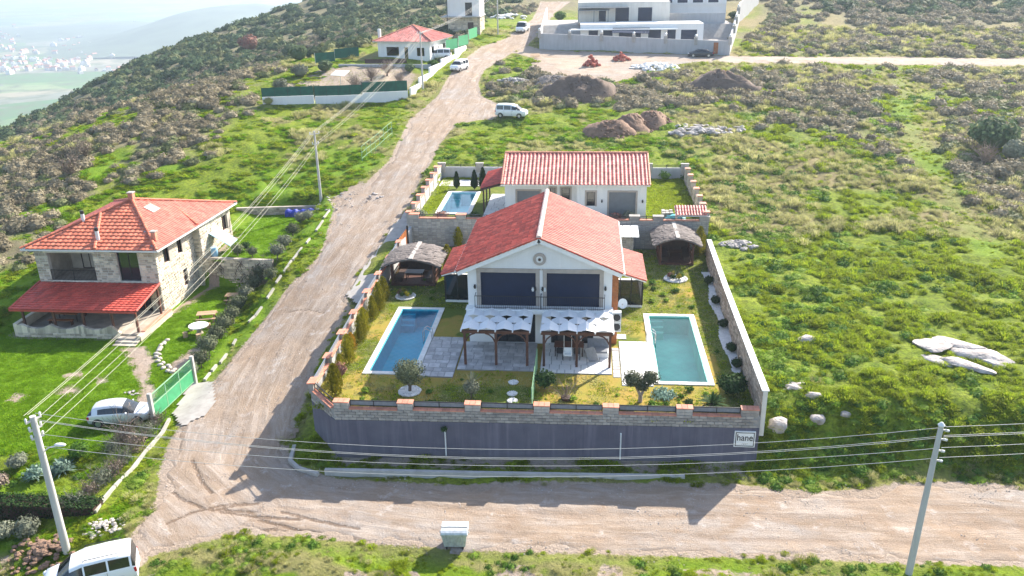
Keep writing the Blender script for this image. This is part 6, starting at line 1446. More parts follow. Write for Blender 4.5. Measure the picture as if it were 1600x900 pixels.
# arc of edging stones
arc = [(-33.95, 59.24), (-33.92, 58.63), (-33.79, 57.91), (-33.60, 57.22), (-33.26, 56.54), (-32.83, 55.89), (-32.31, 55.25), (-31.80, 54.73), (-31.30, 54.33), (-30.85, 54.04)]
rg = random.Random(8)
for i, (x, y) in enumerate(arc):
    for k in range(2):
        mb = MB(); mb.ico((0,0,0), .19, 2, .12, (1.2,.9,.7), rg); o = mb.build('edging_stone', M['edging'], smooth=True); o.location = (x+rg.uniform(-.12,.12), y+k*.35+rg.uniform(-.1,.1), SZ+.08); o.rotation_euler = (0,0,rg.uniform(0,6)); o.scale = (1,1,1)
        tag(o, 'pale rounded stone in the curved garden edging by the porch steps', 'stone', 'curved row of edging stones')
# ---------------------------------------------------------------- houses up the hill
def hip_house(name, corner, rz, w, d, h, rise, label, roof_m, wall_m, wins):
    t = empty(name, corner, label, 'house', rz=rz); O0 = (0,0,0)
    mb = MB(); wall_panel(mb, (-w,0,-1), (1,0,0), w, h+1, [(a,b,c+1,e+1) for f,a,b,c,e in wins if f == 'f'], reveal=.15); wall_panel(mb, (0,0,-1), (0,1,0), d, h+1, [(a,b,c+1,e+1) for f,a,b,c,e in wins if f == 's'], reveal=.15, N=(1,0,0))
    mb.add([(-w,d,-1),(0,d,-1),(0,d,h),(-w,d,h)], [(3,2,1,0)]); mb.add([(-w,0,-1),(-w,d,-1),(-w,d,h),(-w,0,h)], [(3,2,1,0)]); mb.build('wall', wall_m, t, org=O0)
    for f,a,b,c,e in wins: window(t, (-w+a,0,c) if f == 'f' else (0,a,c), (1,0,0) if f == 'f' else (0,1,0), b-a, e-c, M['porcelain'], M['dark_glass'], .07, .12, 1 if b-a < 1.2 else 2, 'window', N=None if f == 'f' else (1,0,0))
    o_ = .7; A,B,Cc,D = (-w-o_,-o_,h),(o_,-o_,h),(o_,d+o_,h),(-w-o_,d+o_,h); k = (d+2*o_)/2; P,Q = (-w-o_+k,d/2,h+rise),(o_-k,d/2,h+rise)
    if P[0] > Q[0]: P = Q = ((P[0]+Q[0])/2, d/2, h+rise)
    mb = MB(); mb.slab((A,B,Q,P),.12) if P != Q else mb.slab((A,B,P),.12); mb.slab((B,Cc,Q),.12); mb.slab((Cc,D,P,Q),.12) if P != Q else mb.slab((Cc,D,P),.12); mb.slab((D,A,P),.12); rf = mb.build('roof', M['porcelain'], t, org=O0)
    mb = MB(); tiles(mb, A,B,Q,P,.34,.42); tiles(mb,B,Cc,Q,Q,.34,.42); tiles(mb,D,A,P,P,.34,.42); tiles(mb,Cc,D,P,Q,.34,.42); tag(mb.build('roof_tiles', roof_m, rf, org=O0), kind='stuff')
    mb = MB(); ridge(mb, up(P), up(Q)) if P != Q else None
    for a_, b_ in ((A,P),(B,Q),(Cc,Q),(D,P)): ridge(mb, up(a_), up(b_))
    mb.build('hip_tiles', M['terracotta'], rf, org=O0)
    mb = MB(); mb.box(-w-.25,-w+.2,1,1.45,h,h+2.0); mb.build('chimney', M['porcelain'], t, org=O0)
    return t
hip_house('bungalow', (-27.2,148.0,12.2), R(-9), 9.6, 10.5, 3.35, 2.3, 'white bungalow with red hip roof up the hill left of the road', M['tile_two'], M['white_wall'], [('f',1.6,3.9,.9,2.4),('f',4.9,5.6,.0,2.4),('f',7.2,8.6,.9,2.3),('s',1.0,2.4,1.2,2.4),('s',4.4,5.0,1.5,2.2),('s',7.2,8.8,1.2,2.4)])
tb = empty('unfinished_house', (-25, 178, 14.6), 'tall two storey house with bare stone ground floor and white upper floor uphill', 'house')
wins = [(4.0,5.2,.0,2.3)]
mb = MB(); wall_panel(mb, (-28.3,176,13.6), (1,0,0), 6.5, 4.3, [(4.0,5.2,1.0,3.3)], reveal=.2); mb.add([(-21.8,176,13.6),(-21.8,184,13.6),(-21.8,184,17.9),(-21.8,176,17.9)], [(0,1,2,3)]); mb.add([(-28.3,184,13.6),(-21.8,184,13.6),(-21.8,184,17.9),(-28.3,184,17.9)], [(3,2,1,0)]); mb.add([(-28.3,176,13.6),(-28.3,184,13.6),(-28.3,184,17.9),(-28.3,176,17.9)], [(3,2,1,0)]); mb.build('lower_wall', M['house_mortar'], tb)
mb = MB(); stones(mb, (-28.3,176,13.6), (1,0,0), 6.5, 4.3, [(4.0,5.2,1.0,3.3)], lw=(.4,.9), lh=(.25,.45), proud=(.03,.08)); stones(mb, (-21.8,176,13.6), (0,1,0), 8, 4.3, N=(1,0,0), lw=(.4,.9), lh=(.25,.45), proud=(.03,.08)); tag(mb.build('wall_stones', M['house_stone'], tb), kind='stuff')
mb = MB(); wall_panel(mb, (-28.3,175.9,18.1), (1,0,0), 6.5, 5.2, [(3.6,5.0,.05,2.6)], reveal=.2); mb.add([(-21.8,175.9,18.1),(-21.8,184,18.1),(-21.8,184,23.3),(-21.8,175.9,23.3)], [(0,1,2,3)]); mb.add([(-28.3,184,18.1),(-21.8,184,18.1),(-21.8,184,23.3),(-28.3,184,23.3)], [(3,2,1,0)]); mb.add([(-28.3,175.9,18.1),(-28.3,184,18.1),(-28.3,184,23.3),(-28.3,175.9,23.3)], [(3,2,1,0)]); mb.box(-28.3,-21.8,175.9,184,23.3,23.5); mb.build('upper_wall', M['white_wall'], tb)
mb = MB(); mb.box(-29.6,-21.5,174.9,184.2,17.9,18.08); mb.build('floor_slab', M['concrete'], tb)
window(tb, (-24.7,175.9,18.15), (1,0,0), 1.4, 2.55, M['black_metal'], M['dark_glass'], .08, .15, 2, 'balcony_door'); window(tb, (-24.3,176,14.6), (1,0,0), 1.2, 2.3, M['wood_dark'], M['wood_dark'], .08, .15, 1, 'door')
for x in (-28.35,): mb = MB(); mb.tube([(x,175.6,14.5),(x,175.6,23)], .07, 6); mb.build('drain_pipe', M['black_metal'], tb)
# modern compound
mw = empty('compound_wall', (8, 164, 12), 'long grey wall with lamp posts round the modern villa above the track', 'wall')
WP = [(-9.3,172.5),(-9.2,166.3),(3,164.4),(14,162.4),(25.9,160.4)]
def gbase(p): return gz(*p)
mb = MB(); wall_run(mb, [(-9.3,196)]+WP, [14]+[11]*5, [18.6,16.0,15.35,14.95,14.5,14.15], .3); mb.build('masonry', M['grey_wall'], mw)
mb = MB(); wall_run(mb, [(25.9,160.4),(29,175),(33,195),(41,217)], [11,12,13,15], [14.6,17.0,19.2,21.6], .3); mb.build('side_masonry', M['grey_wall'], mw)
for (x, y), z in zip([(-9.2,166.3),(-3.4,165.4),(2.6,164.4),(8.6,163.4),(14.4,162.4),(19.8,161.5),(25.8,160.4),(27.6,168.2),(29.1,175.4),(31,185)], [15.5,15.2,15.05,14.85,14.65,14.45,14.5,15.9,17.1,18.4]):
    mb = MB(); mb.box(x-.3,x+.3,y-.22,y+.38,z-1,z+.35); p = mb.build('pier', M['pale_concrete'], mw); mb = MB(); mb.ico((x,y,z+.62), .26, 2); mb.build('globe_lamp', M['porcelain'], p)
mb = MB(); mb.box(23.0,24.0,160.75,160.95,11.9,13.9); mb.build('gate_door', M['wood_warm'], mw)
mv = empty('modern_villa', (10, 175, 13), 'sprawling white flat roofed villa with navy shutters behind the long grey wall', 'villa')
q = [(1.6,3.4,.2,2.6),(4.4,6.2,.2,2.6),(7.4,11.6,.1,2.7),(13.0,15.4,.3,2.6),(16.6,18.2,.3,2.6),(19.2,22.2,.3,2.5)]
mb = MB(); wall_panel(mb, (-1.4,168.6,13.1), (1,0,0), 23.4, 3.6, q, reveal=.2); mb.box(-1.4,22,168.95,176,12.5,13.1); mb.add([(22,168.6,12.4),(22,176,12.4),(22,176,16.7),(22,168.6,16.7)], [(0,1,2,3)]); mb.add([(-1.4,168.6,12.4),(-1.4,176,12.4),(-1.4,176,16.7),(-1.4,168.6,16.7)], [(3,2,1,0)]); mb.box(-1.4,22,168.62,176,16.7,16.75); mb.build('front_block', M['white_wall'], mv)
for a,b,c,e in q: window(mv, (-1.4+a,168.6,13.1+c), (1,0,0), b-a, e-c, M['navy'], M['navy'], .06, .14, 1, 'window')
mb = MB(); mb.box(-3.2,17,167.2,168.7,15.75,15.95); mb.build('canopy_slab', M['white_paint'], mv)
mb = MB()
for k in range(10):
    x = 4.6+k*.7; mb.slab([(x,166.0,15.4-abs(k-2)*.03),(x+.68,166.0,15.4-abs(k-2)*.03),(x+.9,168,16.1),(x+.2,168,16.1)], .06)
mb.build('awning', M['navy'], mv)
q2 = [(4.2,5.6,.3,2.6),(7.5,10.2,.3,2.9),(12,14.8,.3,2.9)]
mb = MB(); wall_panel(mb, (-2.0,177.5,16.4), (1,0,0), 18.3, 3.9, q2, reveal=.2); mb.add([(16.3,177.5,15),(16.3,186,15),(16.3,186,20.3),(16.3,177.5,20.3)], [(0,1,2,3)]); mb.add([(-2,177.5,15),(-2,186,15),(-2,186,20.3),(-2,177.5,20.3)], [(3,2,1,0)]); mb.box(-2.0,16.3,177.6,186,20.3,20.4); mb.build('middle_block', M['cream_wall'], mv)
for a,b,c,e in q2: window(mv, (-2+a,177.5,16.4+c), (1,0,0), b-a, e-c, M['navy'], M['navy'], .06, .14, 1, 'window')
mb = MB()
for x in (-1.9,1.2,4.0): mb.box(x-.06,x+.06,175.0,175.12,16.6,18.9)
mb.box(-2.0,4.2,174.9,177.5,18.9,19.05); mb.box(-1.6,8,175.2,177.4,19.35,19.5); mb.build('glass_pergola', M['shutter'], mv)
q3 = [(a,a+2.1,.4,3.0) for a in (1,4.2,7.4,10.6,13.8,17,20.2)]
mb = MB(); wall_panel(mb, (5,188.5,19.2), (1,0,0), 24, 5, q3, reveal=.2); mb.add([(29,188.5,16),(29,198,16),(29,198,24.2),(29,188.5,24.2)], [(0,1,2,3)]); mb.box(5,29,188.6,198,24.2,24.4); mb.box(5,29,188.9,198,15,19.2); mb.build('rear_block', M['white_wall'], mv)
for a,b,c,e in q3: window(mv, (5+a,188.5,19.2+c), (1,0,0), b-a, e-c, M['navy'], M['navy'], .06, .14, 1, 'window')
mb = MB(); wall_run(mb, [(16.3,180.5),(27.5,179)], 13, 18.0, .3); mb.build('terrace_wall', M['grey_wall'], mv)
tag(grid_obj('compound_yard', *np.meshgrid(np.linspace(-9,29,30), np.linspace(162,200,30)), (lambda X,Y: np.maximum(terrain(X,Y)+.25, np.where(Y>177,16.0,12.6)))(*np.meshgrid(np.linspace(-9,29,30), np.linspace(162,200,30))), M['pale_concrete'], cells(seg_poly_dist(*np.meshgrid(np.linspace(-9,29,30), np.linspace(162,200,30)), [(-9.1,166.6),(25.6,161),(29,176),(33,196),(-9,196)])) < -.6), kind='structure')
# allotment with green netting
al = empty('netted_fence', (-38, 123, 9), 'dark green netting fence on a low white wall round the allotment', 'fence')
segs = [((-47.6,121.2),(-40.4,123.0),1.0,1.35), ((-40.2,122.9),(-33.4,124.4),1.1,1.5), ((-33.4,124.4),(-26.9,126.3),1.15,1.55)]
for (a, b, hw, hn) in segs:
    za, zb = gz(*a), gz(*b); z = max(za, zb)
    mb = MB(); mb.beam((*a,z+hw/2-.6), (*b,z+hw/2-.6), .25, hw+1.2); mb.build('base_wall', M['white_wall'], al)
    a_, b_ = Vector(a), Vector(b)
    for k in range(4):
        p0, p1 = a_+(b_-a_)*k/4, a_+(b_-a_)*(k+1)/4; mb = MB(); mb.beam((*p0,z+hw+hn/2), (*(p0+(p1-p0)*.985),z+hw+hn/2), .03, hn-.04); mb.build('net_panel', M['green_net'], al); mb = MB(); mb.tube([(*p0,z+hw-.2),(*p0,z+hw+hn+.05)], .03, 5); mb.build('post', M['black_metal'], al)
fw = empty('allotment_side_wall', (-25.5, 135, 10), 'low white stepped wall between the allotment and the road', 'wall')
sp = [(-26.6,127),(-26.2,132),(-25.6,138),(-24.8,145),(-23.6,153),(-22.6,160)]
for i in range(5):
    a, b = sp[i], sp[i+1]; z = max(gz(*a), gz(*b)); mb = MB(); mb.beam((*a,z-.2), (*b,z-.2), .28, 1.9); mb.build('wall_section', M['white_wall'], fw)
bf = empty('netted_gate_fence', (-23, 158, 13), 'bright green netting gate and fence beside the bungalow', 'fence')
for a, b in (((-25.3,153.5),(-23.7,157.5)),((-23.6,157.6),(-22.4,162.0)),((-22.3,162.3),(-21.6,169.5))):
    z = max(gz(*a), gz(*b)); mb = MB(); mb.beam((*a,z+1.55), (*b,z+1.55), .04, 1.8); mb.build('net_panel', M['green_paint'], bf)
    mb = MB(); mb.tube([(*a,z-.3),(*a,z+2.55)], .05, 6); mb.build('post', M['steel'], bf)
hb = empty('allotment_upper_wall', (-36, 143, 12), 'low grey wall with dark rail between allotment and bungalow', 'wall')
mb = MB(); mb.beam((-42,142.6,11.6), (-26.4,144.2,11.3), .3, 1.7); mb.build('masonry', M['grey_wall'], hb)
mb = MB(); mb.beam((-37.5,143.0,12.85), (-30.5,143.8,12.8), .05, .7); mb.build('rail', M['wood_dark'], hb)
gn = empty('netted_pen', (-43.5, 147, 12.6), 'small dark green netting pen left of the bungalow', 'fence')
for a, b in (((-46.3,143.6),(-43.6,146.2)),((-43.6,146.2),(-40.2,149.6))):
    z = max(gz(*a), gz(*b)); mb = MB(); mb.beam((*a,z+.85), (*b,z+.85), .04, 1.6); mb.build('net_panel', M['green_net'], gn); mb = MB(); mb.tube([(*a,z-.2),(*a,z+1.7)], .04, 5); mb.build('post', M['steel'], gn)
PO1 = (-38.53, 131.15, 10.00)
ps = empty("white_parasol", PO1, 'white square parasol standing in the allotment', 'parasol')
x, y, z = PO1; mb = MB(); mb.slab([(x-1.2,y-1,z+2.2),(x+1.0,y-1.2,z+2.1),(x+1.3,y+1,z+2.6),(x-1,y+1.2,z+2.6)], .08); mb.build('canopy', M['canvas'], ps); mb = MB(); mb.tube([(x,y,z-.1),(x,y,z+2.3)], .05, 6); mb.build('pole', M['steel'], ps)
# ---------------------------------------------------------------- vehicles
def car(name, label, st, paint, loc, rz, wheels, wr=.31, cat='car', group=None, rails=False, seed=0, cargo=None):
    """body lofted through stations (x, underside, belt, roof, half width, half roof, kind of the next interval)"""
    t = empty(name, loc, label, cat, group, rz); O0 = (0,0,0)
    def ring(s):
        x, zl, zb, zr, hw, hr, _ = s
        e_ = zr-zb; half = [(0,zl),(hw*.84,zl),(hw*.97,zl+.13),(hw,zl+(zb-zl)*.55),(hw*.985,zb-.03),(hw*.955,zb+.015),(hr+.065,zr-.15 if e_ > .3 else zb+e_*.35),(hr+.015,zr-.06 if e_ > .3 else zb+e_*.62),(hr*.86,zr-.012),(hr*.45,zr+.012),(0,zr+.02)]
        return [(x,-y,z) for y, z in half] + [(x,y,z) for y, z in half[-2:0:-1]]
    rings = [ring(s) for s in st]; n = len(rings[0]); body = MB(); glass = MB()
    for i in range(len(st)-1):
        k_ = st[i][6]
        for k in range(n):
            a, b, c, d = rings[i][k], rings[i][(k+1)%n], rings[i+1][(k+1)%n], rings[i+1][k]
            kk = min(k, n-1-k); isg = (k_ == 'g' and kk == 5) or (k_ == 'w' and kk in (5,6,7,8,9))
            (glass if isg else body).add([a,b,c,d], [(3,2,1,0)])
    body.add(rings[0], [tuple(range(n))]); body.add(rings[-1], [tuple(range(n-1,-1,-1))])
    import bmesh
    def weld(o):
        bm = bmesh.new(); bm.from_mesh(o.data); bmesh.ops.remove_doubles(bm, verts=bm.verts, dist=.0005); bmesh.ops.recalc_face_normals(bm, faces=bm.faces); bm.to_mesh(o.data); bm.free()
        o.data.polygons.foreach_set('use_smooth', [True]*len(o.data.polygons)); o.data.set_sharp_from_angle(angle=R(38)); return o
    bo = weld(body.build('body', paint, t, org=O0)); go_ = weld(glass.build('windows', M['car_glass'], t, org=O0))
    L0, L1 = st[0][0], st[-1][0]
    def hwat(x): return float(np.interp(x, [s[0] for s in st], [s[4] for s in st]))
    for x in wheels:
        for s in (-1, 1):
            y = s*(hwat(x)-.075); mb = MB(); mb.tube([(x,y-s*.10,wr),(x,y+s*.085,wr)], wr, 22); w = mb.build('wheel', M['tyre'], t, org=O0)
            mb = MB(); mb.tube([(x,y+s*.08,wr),(x,y+s*.098,wr)], wr*.62, 16); mb.build('rim', M['rim'], w, org=O0)
            mb = MB()
            for q in range(12):
                a, b = math.pi*q/12, math.pi*(q+1)/12; r0, r1 = wr+.015, wr+.085; yy = y+s*.080
                mb.add([(x+r0*math.cos(a),yy,wr+r0*math.sin(a)),(x+r1*math.cos(a),yy,wr+r1*math.sin(a)),(x+r1*math.cos(b),yy,wr+r1*math.sin(b)),(x+r0*math.cos(b),yy,wr+r0*math.sin(b))], [(0,1,2,3) if s < 0 else (3,2,1,0)])
            mb.build('wheel_arch', M['trim'], w, org=O0)
    zf = st[-2][2]; 
    for s in (-1,1):
        mb = MB(); mb.ico((L1-.12,s*(st[-2][4]-.16),zf-.10), 1, 2, 0, (.16,.17,.085)); mb.build('headlight', M['clear_lamp'], t, org=O0, smooth=True)
        zt = st[1][2]; mb = MB(); mb.obox((st[1][0]+.05,s*(st[1][4]-.025),zt-.14),(.07,0,0),(0,.045,0),(0,0,.13)); mb.build('tail_light', M['red_lamp'], t, org=O0)
        xm = [q[0] for q in st if q[6] == 'w'][-1]+.22; mb = MB(); mb.ico((xm,s*(hwat(xm)+.08),st[-4][2]+.06), 1, 2, 0, (.06,.11,.075)); mb.build('mirror', paint, t, org=O0, smooth=True)
    mb = MB(); mb.box(L1-.10,L1+.012,-.42,.42,st[-1][1]+.13,st[-1][1]+.25); mb.box(L1-.10,L1+.010,-.55,.55,st[-1][1]-.02,st[-1][1]+.08); mb.build('grille', M['trim'], t, org=O0)
    mb = MB(); mb.box(L0-.012,L0+.05,-.5,.5,st[0][1]-.02,st[0][1]+.10); mb.build('rear_bumper', M['trim'], t, org=O0)
    mb = MB(); mb.box(L0-.02,L0+.02,-.26,.26,st[0][2]-.22,st[0][2]-.10); mb.box(L1-.02,L1+.02,-.26,.26,st[-1][1]+.12,st[-1][1]+.23); mb.build('number_plate', M['white_paint'], t, org=O0)
    # door gaps
    mb = MB(); xs = [q[0] for i, q in enumerate(st) if q[6] in ('','g') and 3 < i < len(st)-3 and st[i][0]-st[i-1][0] < .12]
    for x in xs:
        for s in (-1,1): h = hwat(x); mb.box(x+.02,x+.032,s*(h-.02),s*(h+.004),.36,st[3][2]-.04)
    for s in (-1,1):
        for x in xs[1:]: h = hwat(x); mb.box(x+.10,x+.26,s*(h-.01),s*(h+.02),st[3][2]-.14,st[3][2]-.11)
    mb.build('door_gap', M['trim'], t, org=O0)
    if rails:
        for s in (-1,1):
            mb = MB(); hr = st[4][5]; zr = st[4][3]; mb.tube([(-1.55,s*hr*.9,zr),(-1.45,s*hr*.9,zr+.07),(.05,s*hr*.9,zr+.07),(.15,s*hr*.9,zr)], .022, 6); mb.build('roof_rail', M['black_metal'], t, org=O0)
    if cargo: cargo(t)
    return t
MPV = [(-2.16,.36,.70,.74,.74,.60,''),(-2.13,.30,1.02,1.08,.83,.70,'w'),(-1.98,.28,1.10,1.72,.87,.68,''),(-1.88,.27,1.10,1.78,.875,.68,'g'),(-.95,.24,1.10,1.82,.88,.69,''),(-.86,.24,1.10,1.82,.88,.69,'g'),(.12,.24,1.09,1.79,.88,.68,''),(.20,.24,1.09,1.77,.88,.67,'g'),(.78,.24,1.08,1.60,.88,.65,'w'),(1.42,.25,1.04,1.10,.86,.68,''),(1.98,.28,.92,.97,.80,.60,''),(2.16,.36,.72,.76,.68,.48,'')]
HATCH = [(-1.97,.34,.66,.70,.70,.56,''),(-1.92,.28,.86,.93,.78,.60,'w'),(-1.62,.25,.93,1.27,.81,.55,''),(-1.40,.23,.95,1.36,.83,.57,''),(-1.22,.22,.96,1.41,.835,.575,'g'),(-.80,.2,.96,1.465,.85,.585,'g'),(-.35,.2,.955,1.48,.85,.585,'g'),(-.27,.2,.955,1.48,.85,.585,'g'),(.10,.2,.95,1.45,.85,.58,'g'),(.38,.2,.94,1.39,.85,.575,'w'),(1.08,.21,.88,.94,.83,.66,''),(1.66,.24,.79,.84,.79,.58,''),(1.93,.32,.62,.66,.66,.46,'')]
SEDAN = [(-2.30,.36,.74,.78,.72,.56,''),(-2.22,.30,.90,.97,.80,.64,''),(-1.62,.25,.96,1.02,.86,.66,'w'),(-1.02,.24,.97,1.38,.88,.60,''),(-.94,.24,.97,1.40,.88,.60,'g'),(-.2,.22,.96,1.46,.89,.61,''),(-.12,.22,.96,1.46,.89,.61,'g'),(.55,.22,.95,1.42,.89,.60,''),(.62,.22,.95,1.40,.89,.60,'w'),(1.38,.23,.92,.98,.87,.68,''),(2.05,.26,.80,.85,.80,.58,''),(2.28,.34,.64,.68,.66,.46,'')]

car('parked_van', 'white passenger van with black roof rails at the foot of the concrete pole', MPV, M['white_car'], (-24.1, 31.55, gz(-24.1,31.55)-.0), R(206), (-1.36,1.30), .31, 'van', rails=True)
car('parked_car', 'silver hatchback on the lawn beside the green gate', HATCH, M['silver_car'], (-30.95, 47.0, -.48), R(13), (-1.28,1.20), .30)
p = (-10.19, 114.31, 8.10); car('parked_van', 'white van standing side on where the track meets the grass', MPV, M['white_car'], (p[0], p[1]+.6, gz(p[0],p[1]+.6)+.03), R(-12), (-1.36,1.30), .31, 'van')
p = (-21.50, 142.25, 11.04); car('parked_van', 'white van facing downhill on the verge below the bungalow', MPV, M['white_car'], (p[0], p[1]+1.4, gz(p[0],p[1]+1.4)+.05), R(-107), (-1.36,1.30), .31, 'van')
car('parked_van', 'white van in the yard behind the green netting of the bungalow', MPV, M['white_car'], (-26.1, 150.8, gz(-26.1,150.8)), R(184), (-1.36,1.30), .31, 'van')
def box_body(t):
    mb = MB(); mb.box(-2.9,-.95,-.95,.95,.75,1.15); mb.build('cargo_bed', M['white_paint'], t, org=(0,0,0)); mb = MB(); mb.box(-2.9,-2.82,-.95,.95,1.15,1.6); mb.box(-2.82,-1.0,-.95,-.89,1.15,1.6); mb.box(-2.82,-1.0,.89,.95,1.15,1.6); mb.build('drop_side', M['white_paint'], t, org=(0,0,0))
VANF = [(-1.0,.36,1.1,1.2,.88,.74,''),(-.95,.34,1.2,2.08,.95,.80,''),(-.4,.32,1.2,2.14,.97,.82,'g'),(.55,.30,1.2,2.10,.97,.80,''),(.62,.30,1.2,2.08,.97,.80,'w'),(1.45,.30,1.12,1.20,.95,.76,''),(2.0,.32,1.0,1.06,.88,.66,''),(2.2,.4,.8,.85,.74,.5,'')]
p = (-13.66, 180.35, 14.34); car('pickup_van', 'white flatbed van coming down the dirt road past the compound', VANF, M['white_car'], (p[0], p[1]+1.4, gz(p[0],p[1]+1.4)+.04), R(-100), (-2.0,1.35), .34, 'van', cargo=box_body)
p = (20.51, 158.49, 11.59); car('parked_car', 'dark blue sedan parked by the red door of the grey compound wall', SEDAN, M['dark_car'], (p[0], p[1]+.4, gz(p[0],p[1])+.04), R(176), (-1.38,1.36), .32)
# ---------------------------------------------------------------- waste container
bn = empty('waste_container', (-6.35, 34.95, 0), 'dented galvanised waste container on wheels at the road edge', 'waste bin', rz=R(3)); O0 = (0,0,0)
mb = MB(); b0, b1 = (.54,.36), (.66,.50)
mb.add([(-b0[0],-b0[1],.2),(b0[0],-b0[1],.2),(b0[0],b0[1],.2),(-b0[0],b0[1],.2),(-b1[0],-b1[1],1.05),(b1[0],-b1[1],1.05),(b1[0],b1[1],1.05),(-b1[0],b1[1],1.05)], [(3,2,1,0),(0,1,5,4),(1,2,6,5),(2,3,7,6),(3,0,4,7)])
mb.box(-.69,.69,-.53,.53,1.0,1.07); mb.build('body', M['galvanised'], bn, org=O0)
mb = MB()
for k in range(7):
    x = -.48+k*.16; f0, f1 = x*.82, x; mb.add([(f0-.02,-b0[1]-.004,.24),(f0+.02,-b0[1]-.004,.24),(f1+.025,-b1[1]-.004,.98),(f1-.025,-b1[1]-.004,.98),(f0,-b0[1]-.03,.24),(f1,-b1[1]-.03,.98)], [(0,4,5,3),(4,1,2,5),(0,1,4),(3,5,2)])
mb.build('rib', M['galvanised'], bn, org=O0)
mb = MB(); n = 8; vs = []
for i in range(n+1): a = math.pi*i/n; vs += [(-.67,-.52*math.cos(a),1.07+.17*math.sin(a)**.8),(.67,-.52*math.cos(a),1.07+.17*math.sin(a)**.8)]
mb.add(vs, [(2*i,2*i+1,2*i+3,2*i+2) for i in range(n)]+[tuple(2*i for i in range(n,-1,-1)), tuple(2*i+1 for i in range(n+1))]); ld = mb.build('lid', M['galvanised'], bn, org=O0)
mb = MB(); mb.box(-.68,.68,-.14,-.11,1.235,1.25); mb.box(-.68,-.66,-.5,.5,1.07,1.1); mb.build('lid_seam', M['trim'], ld, org=O0)
for sx in (-1,1):
    mb = MB(); mb.tube([(sx*.66,-.2,.98),(sx*.76,-.2,.98)], .035, 8); mb.build('lifting_pin', M['galvanised'], bn, org=O0)
    for sy in (-1,1): mb = MB(); mb.tube([(sx*.42-.03,sy*.28,.1),(sx*.42+.03,sy*.28,.1)], .1, 12); mb.box(sx*.42-.05,sx*.42+.05,sy*.28-.04,sy*.28+.04,.1,.22); mb.build('wheel', M['tyre'], bn, org=O0)
# ---------------------------------------------------------------- poles and wires
def pole(base, h, label, arms, r0=.19, r1=.11, lamp=None, cap=True):
    t = empty('utility_pole', base, label, 'utility pole', 'concrete utility poles'); O0 = (0,0,0)
    mb = MB(); mb.tube([(0,0,-.4),(0,0,h*.5),(0,0,h)], [r0,(r0+r1)/2,r1], 14); mb.build('shaft', M['pole_concrete'], t, org=O0, smooth=True, angle=40)
    for (z, ang, l) in arms:
        c_, s_ = math.cos(ang), math.sin(ang); mb = MB(); mb.beam((-c_*l,-s_*l,z), (c_*l,s_*l,z), .09, .09); a = mb.build('crossarm', M['pole_concrete'], t, org=O0)
        for k in (-1,1): mb = MB(); mb.lathe([(.03,0),(.06,.04),(.05,.1),(.07,.14),(.04,.2),(.01,.22)], (c_*l*.9*k,s_*l*.9*k,z+.04), 10); mb.build('insulator', M['porcelain'], a, org=O0)
    if cap: mb = MB(); mb.lathe([(r1+.02,-.04),(r1+.05,.02),(r1*.6,.14),(.02,.17)], (0,0,h), 12); mb.build('cap', M['porcelain'], t, org=O0)
    if lamp:
        z, dx, dy = lamp; mb = MB(); mb.tube([(0,0,z-.3),(dx*.5,dy*.5,z-.05),(dx,dy,z)], .035, 7); mb.build('lamp_arm', M['steel'], t, org=O0)
        mb = MB(); mb.ico((dx*1.15,dy*1.15,z+.02), 1, 2, 0, (.32,.14,.09)); mb.build('lamp_head', M['porcelain'], t, org=O0, smooth=True)
    return t
LPB, RPB, MPB, UPB, TPB = (-27.0,33.95,-.7), (16.0,34.3,.1), (-29.25,88.0,2.8), (-25.5,131.3,9.7), (-18.3,177.5,14.4)
pole(LPB, 8.2, 'grey concrete pole with lamp behind the white van in the lower left corner', [(8.0,1.2,.42),(7.5,1.2,.34),(7.0,1.0,.3)], .21, .15, lamp=(6.4,.75,.25), cap=False)
pole(RPB, 8.2, 'leaning grey concrete pole beside the front road at lower right', [], .17, .11)
mb = MB()
t_ = [o for o in C.objects if o.get('label','').startswith('leaning grey')][0]; t_.rotation_euler = (0, R(1.2), 0)
for z in (7.98,7.5,6.9,6.38):
    mb = MB(); mb.beam((0,0,z), (.38,.16,z-.12), .07); a = mb.build('crossarm', M['pole_concrete'], t_, org=O0); mb = MB(); mb.tube([(.30,.14,z-.1),(.46,.2,z-.16)], .065, 8); mb.build('insulator', M['porcelain'], a, org=O0)
pole(MPB, 11.0 if False else 8.6, 'concrete pole beside the uphill road by the blue sheet', [(8.3,.6,.55),(7.2,.6,.35)], .17, .10, cap=False)
pole(UPB, 8.8, 'concrete pole at the corner of the netted allotment', [(8.5,.6,.5)], .16, .10, cap=False)
pole(TPB, 8.8, 'slender pole beside the unfinished house at the top of the road', [(8.5,.6,.4)], .15, .10, cap=False)
def wire(a, b, sag, m, label, group, r=.02, n=18):
    a, b = Vector(a), Vector(b); mb = MB(); pts = [a+(b-a)*(i/n)-Vector((0,0,4*sag*(i/n)*(1-i/n))) for i in range(n+1)]
    mb.tube(pts, r, 5, False); o = mb.build('power_line', m, None, org=tuple(a)); return tag(o, label, 'power line', group)
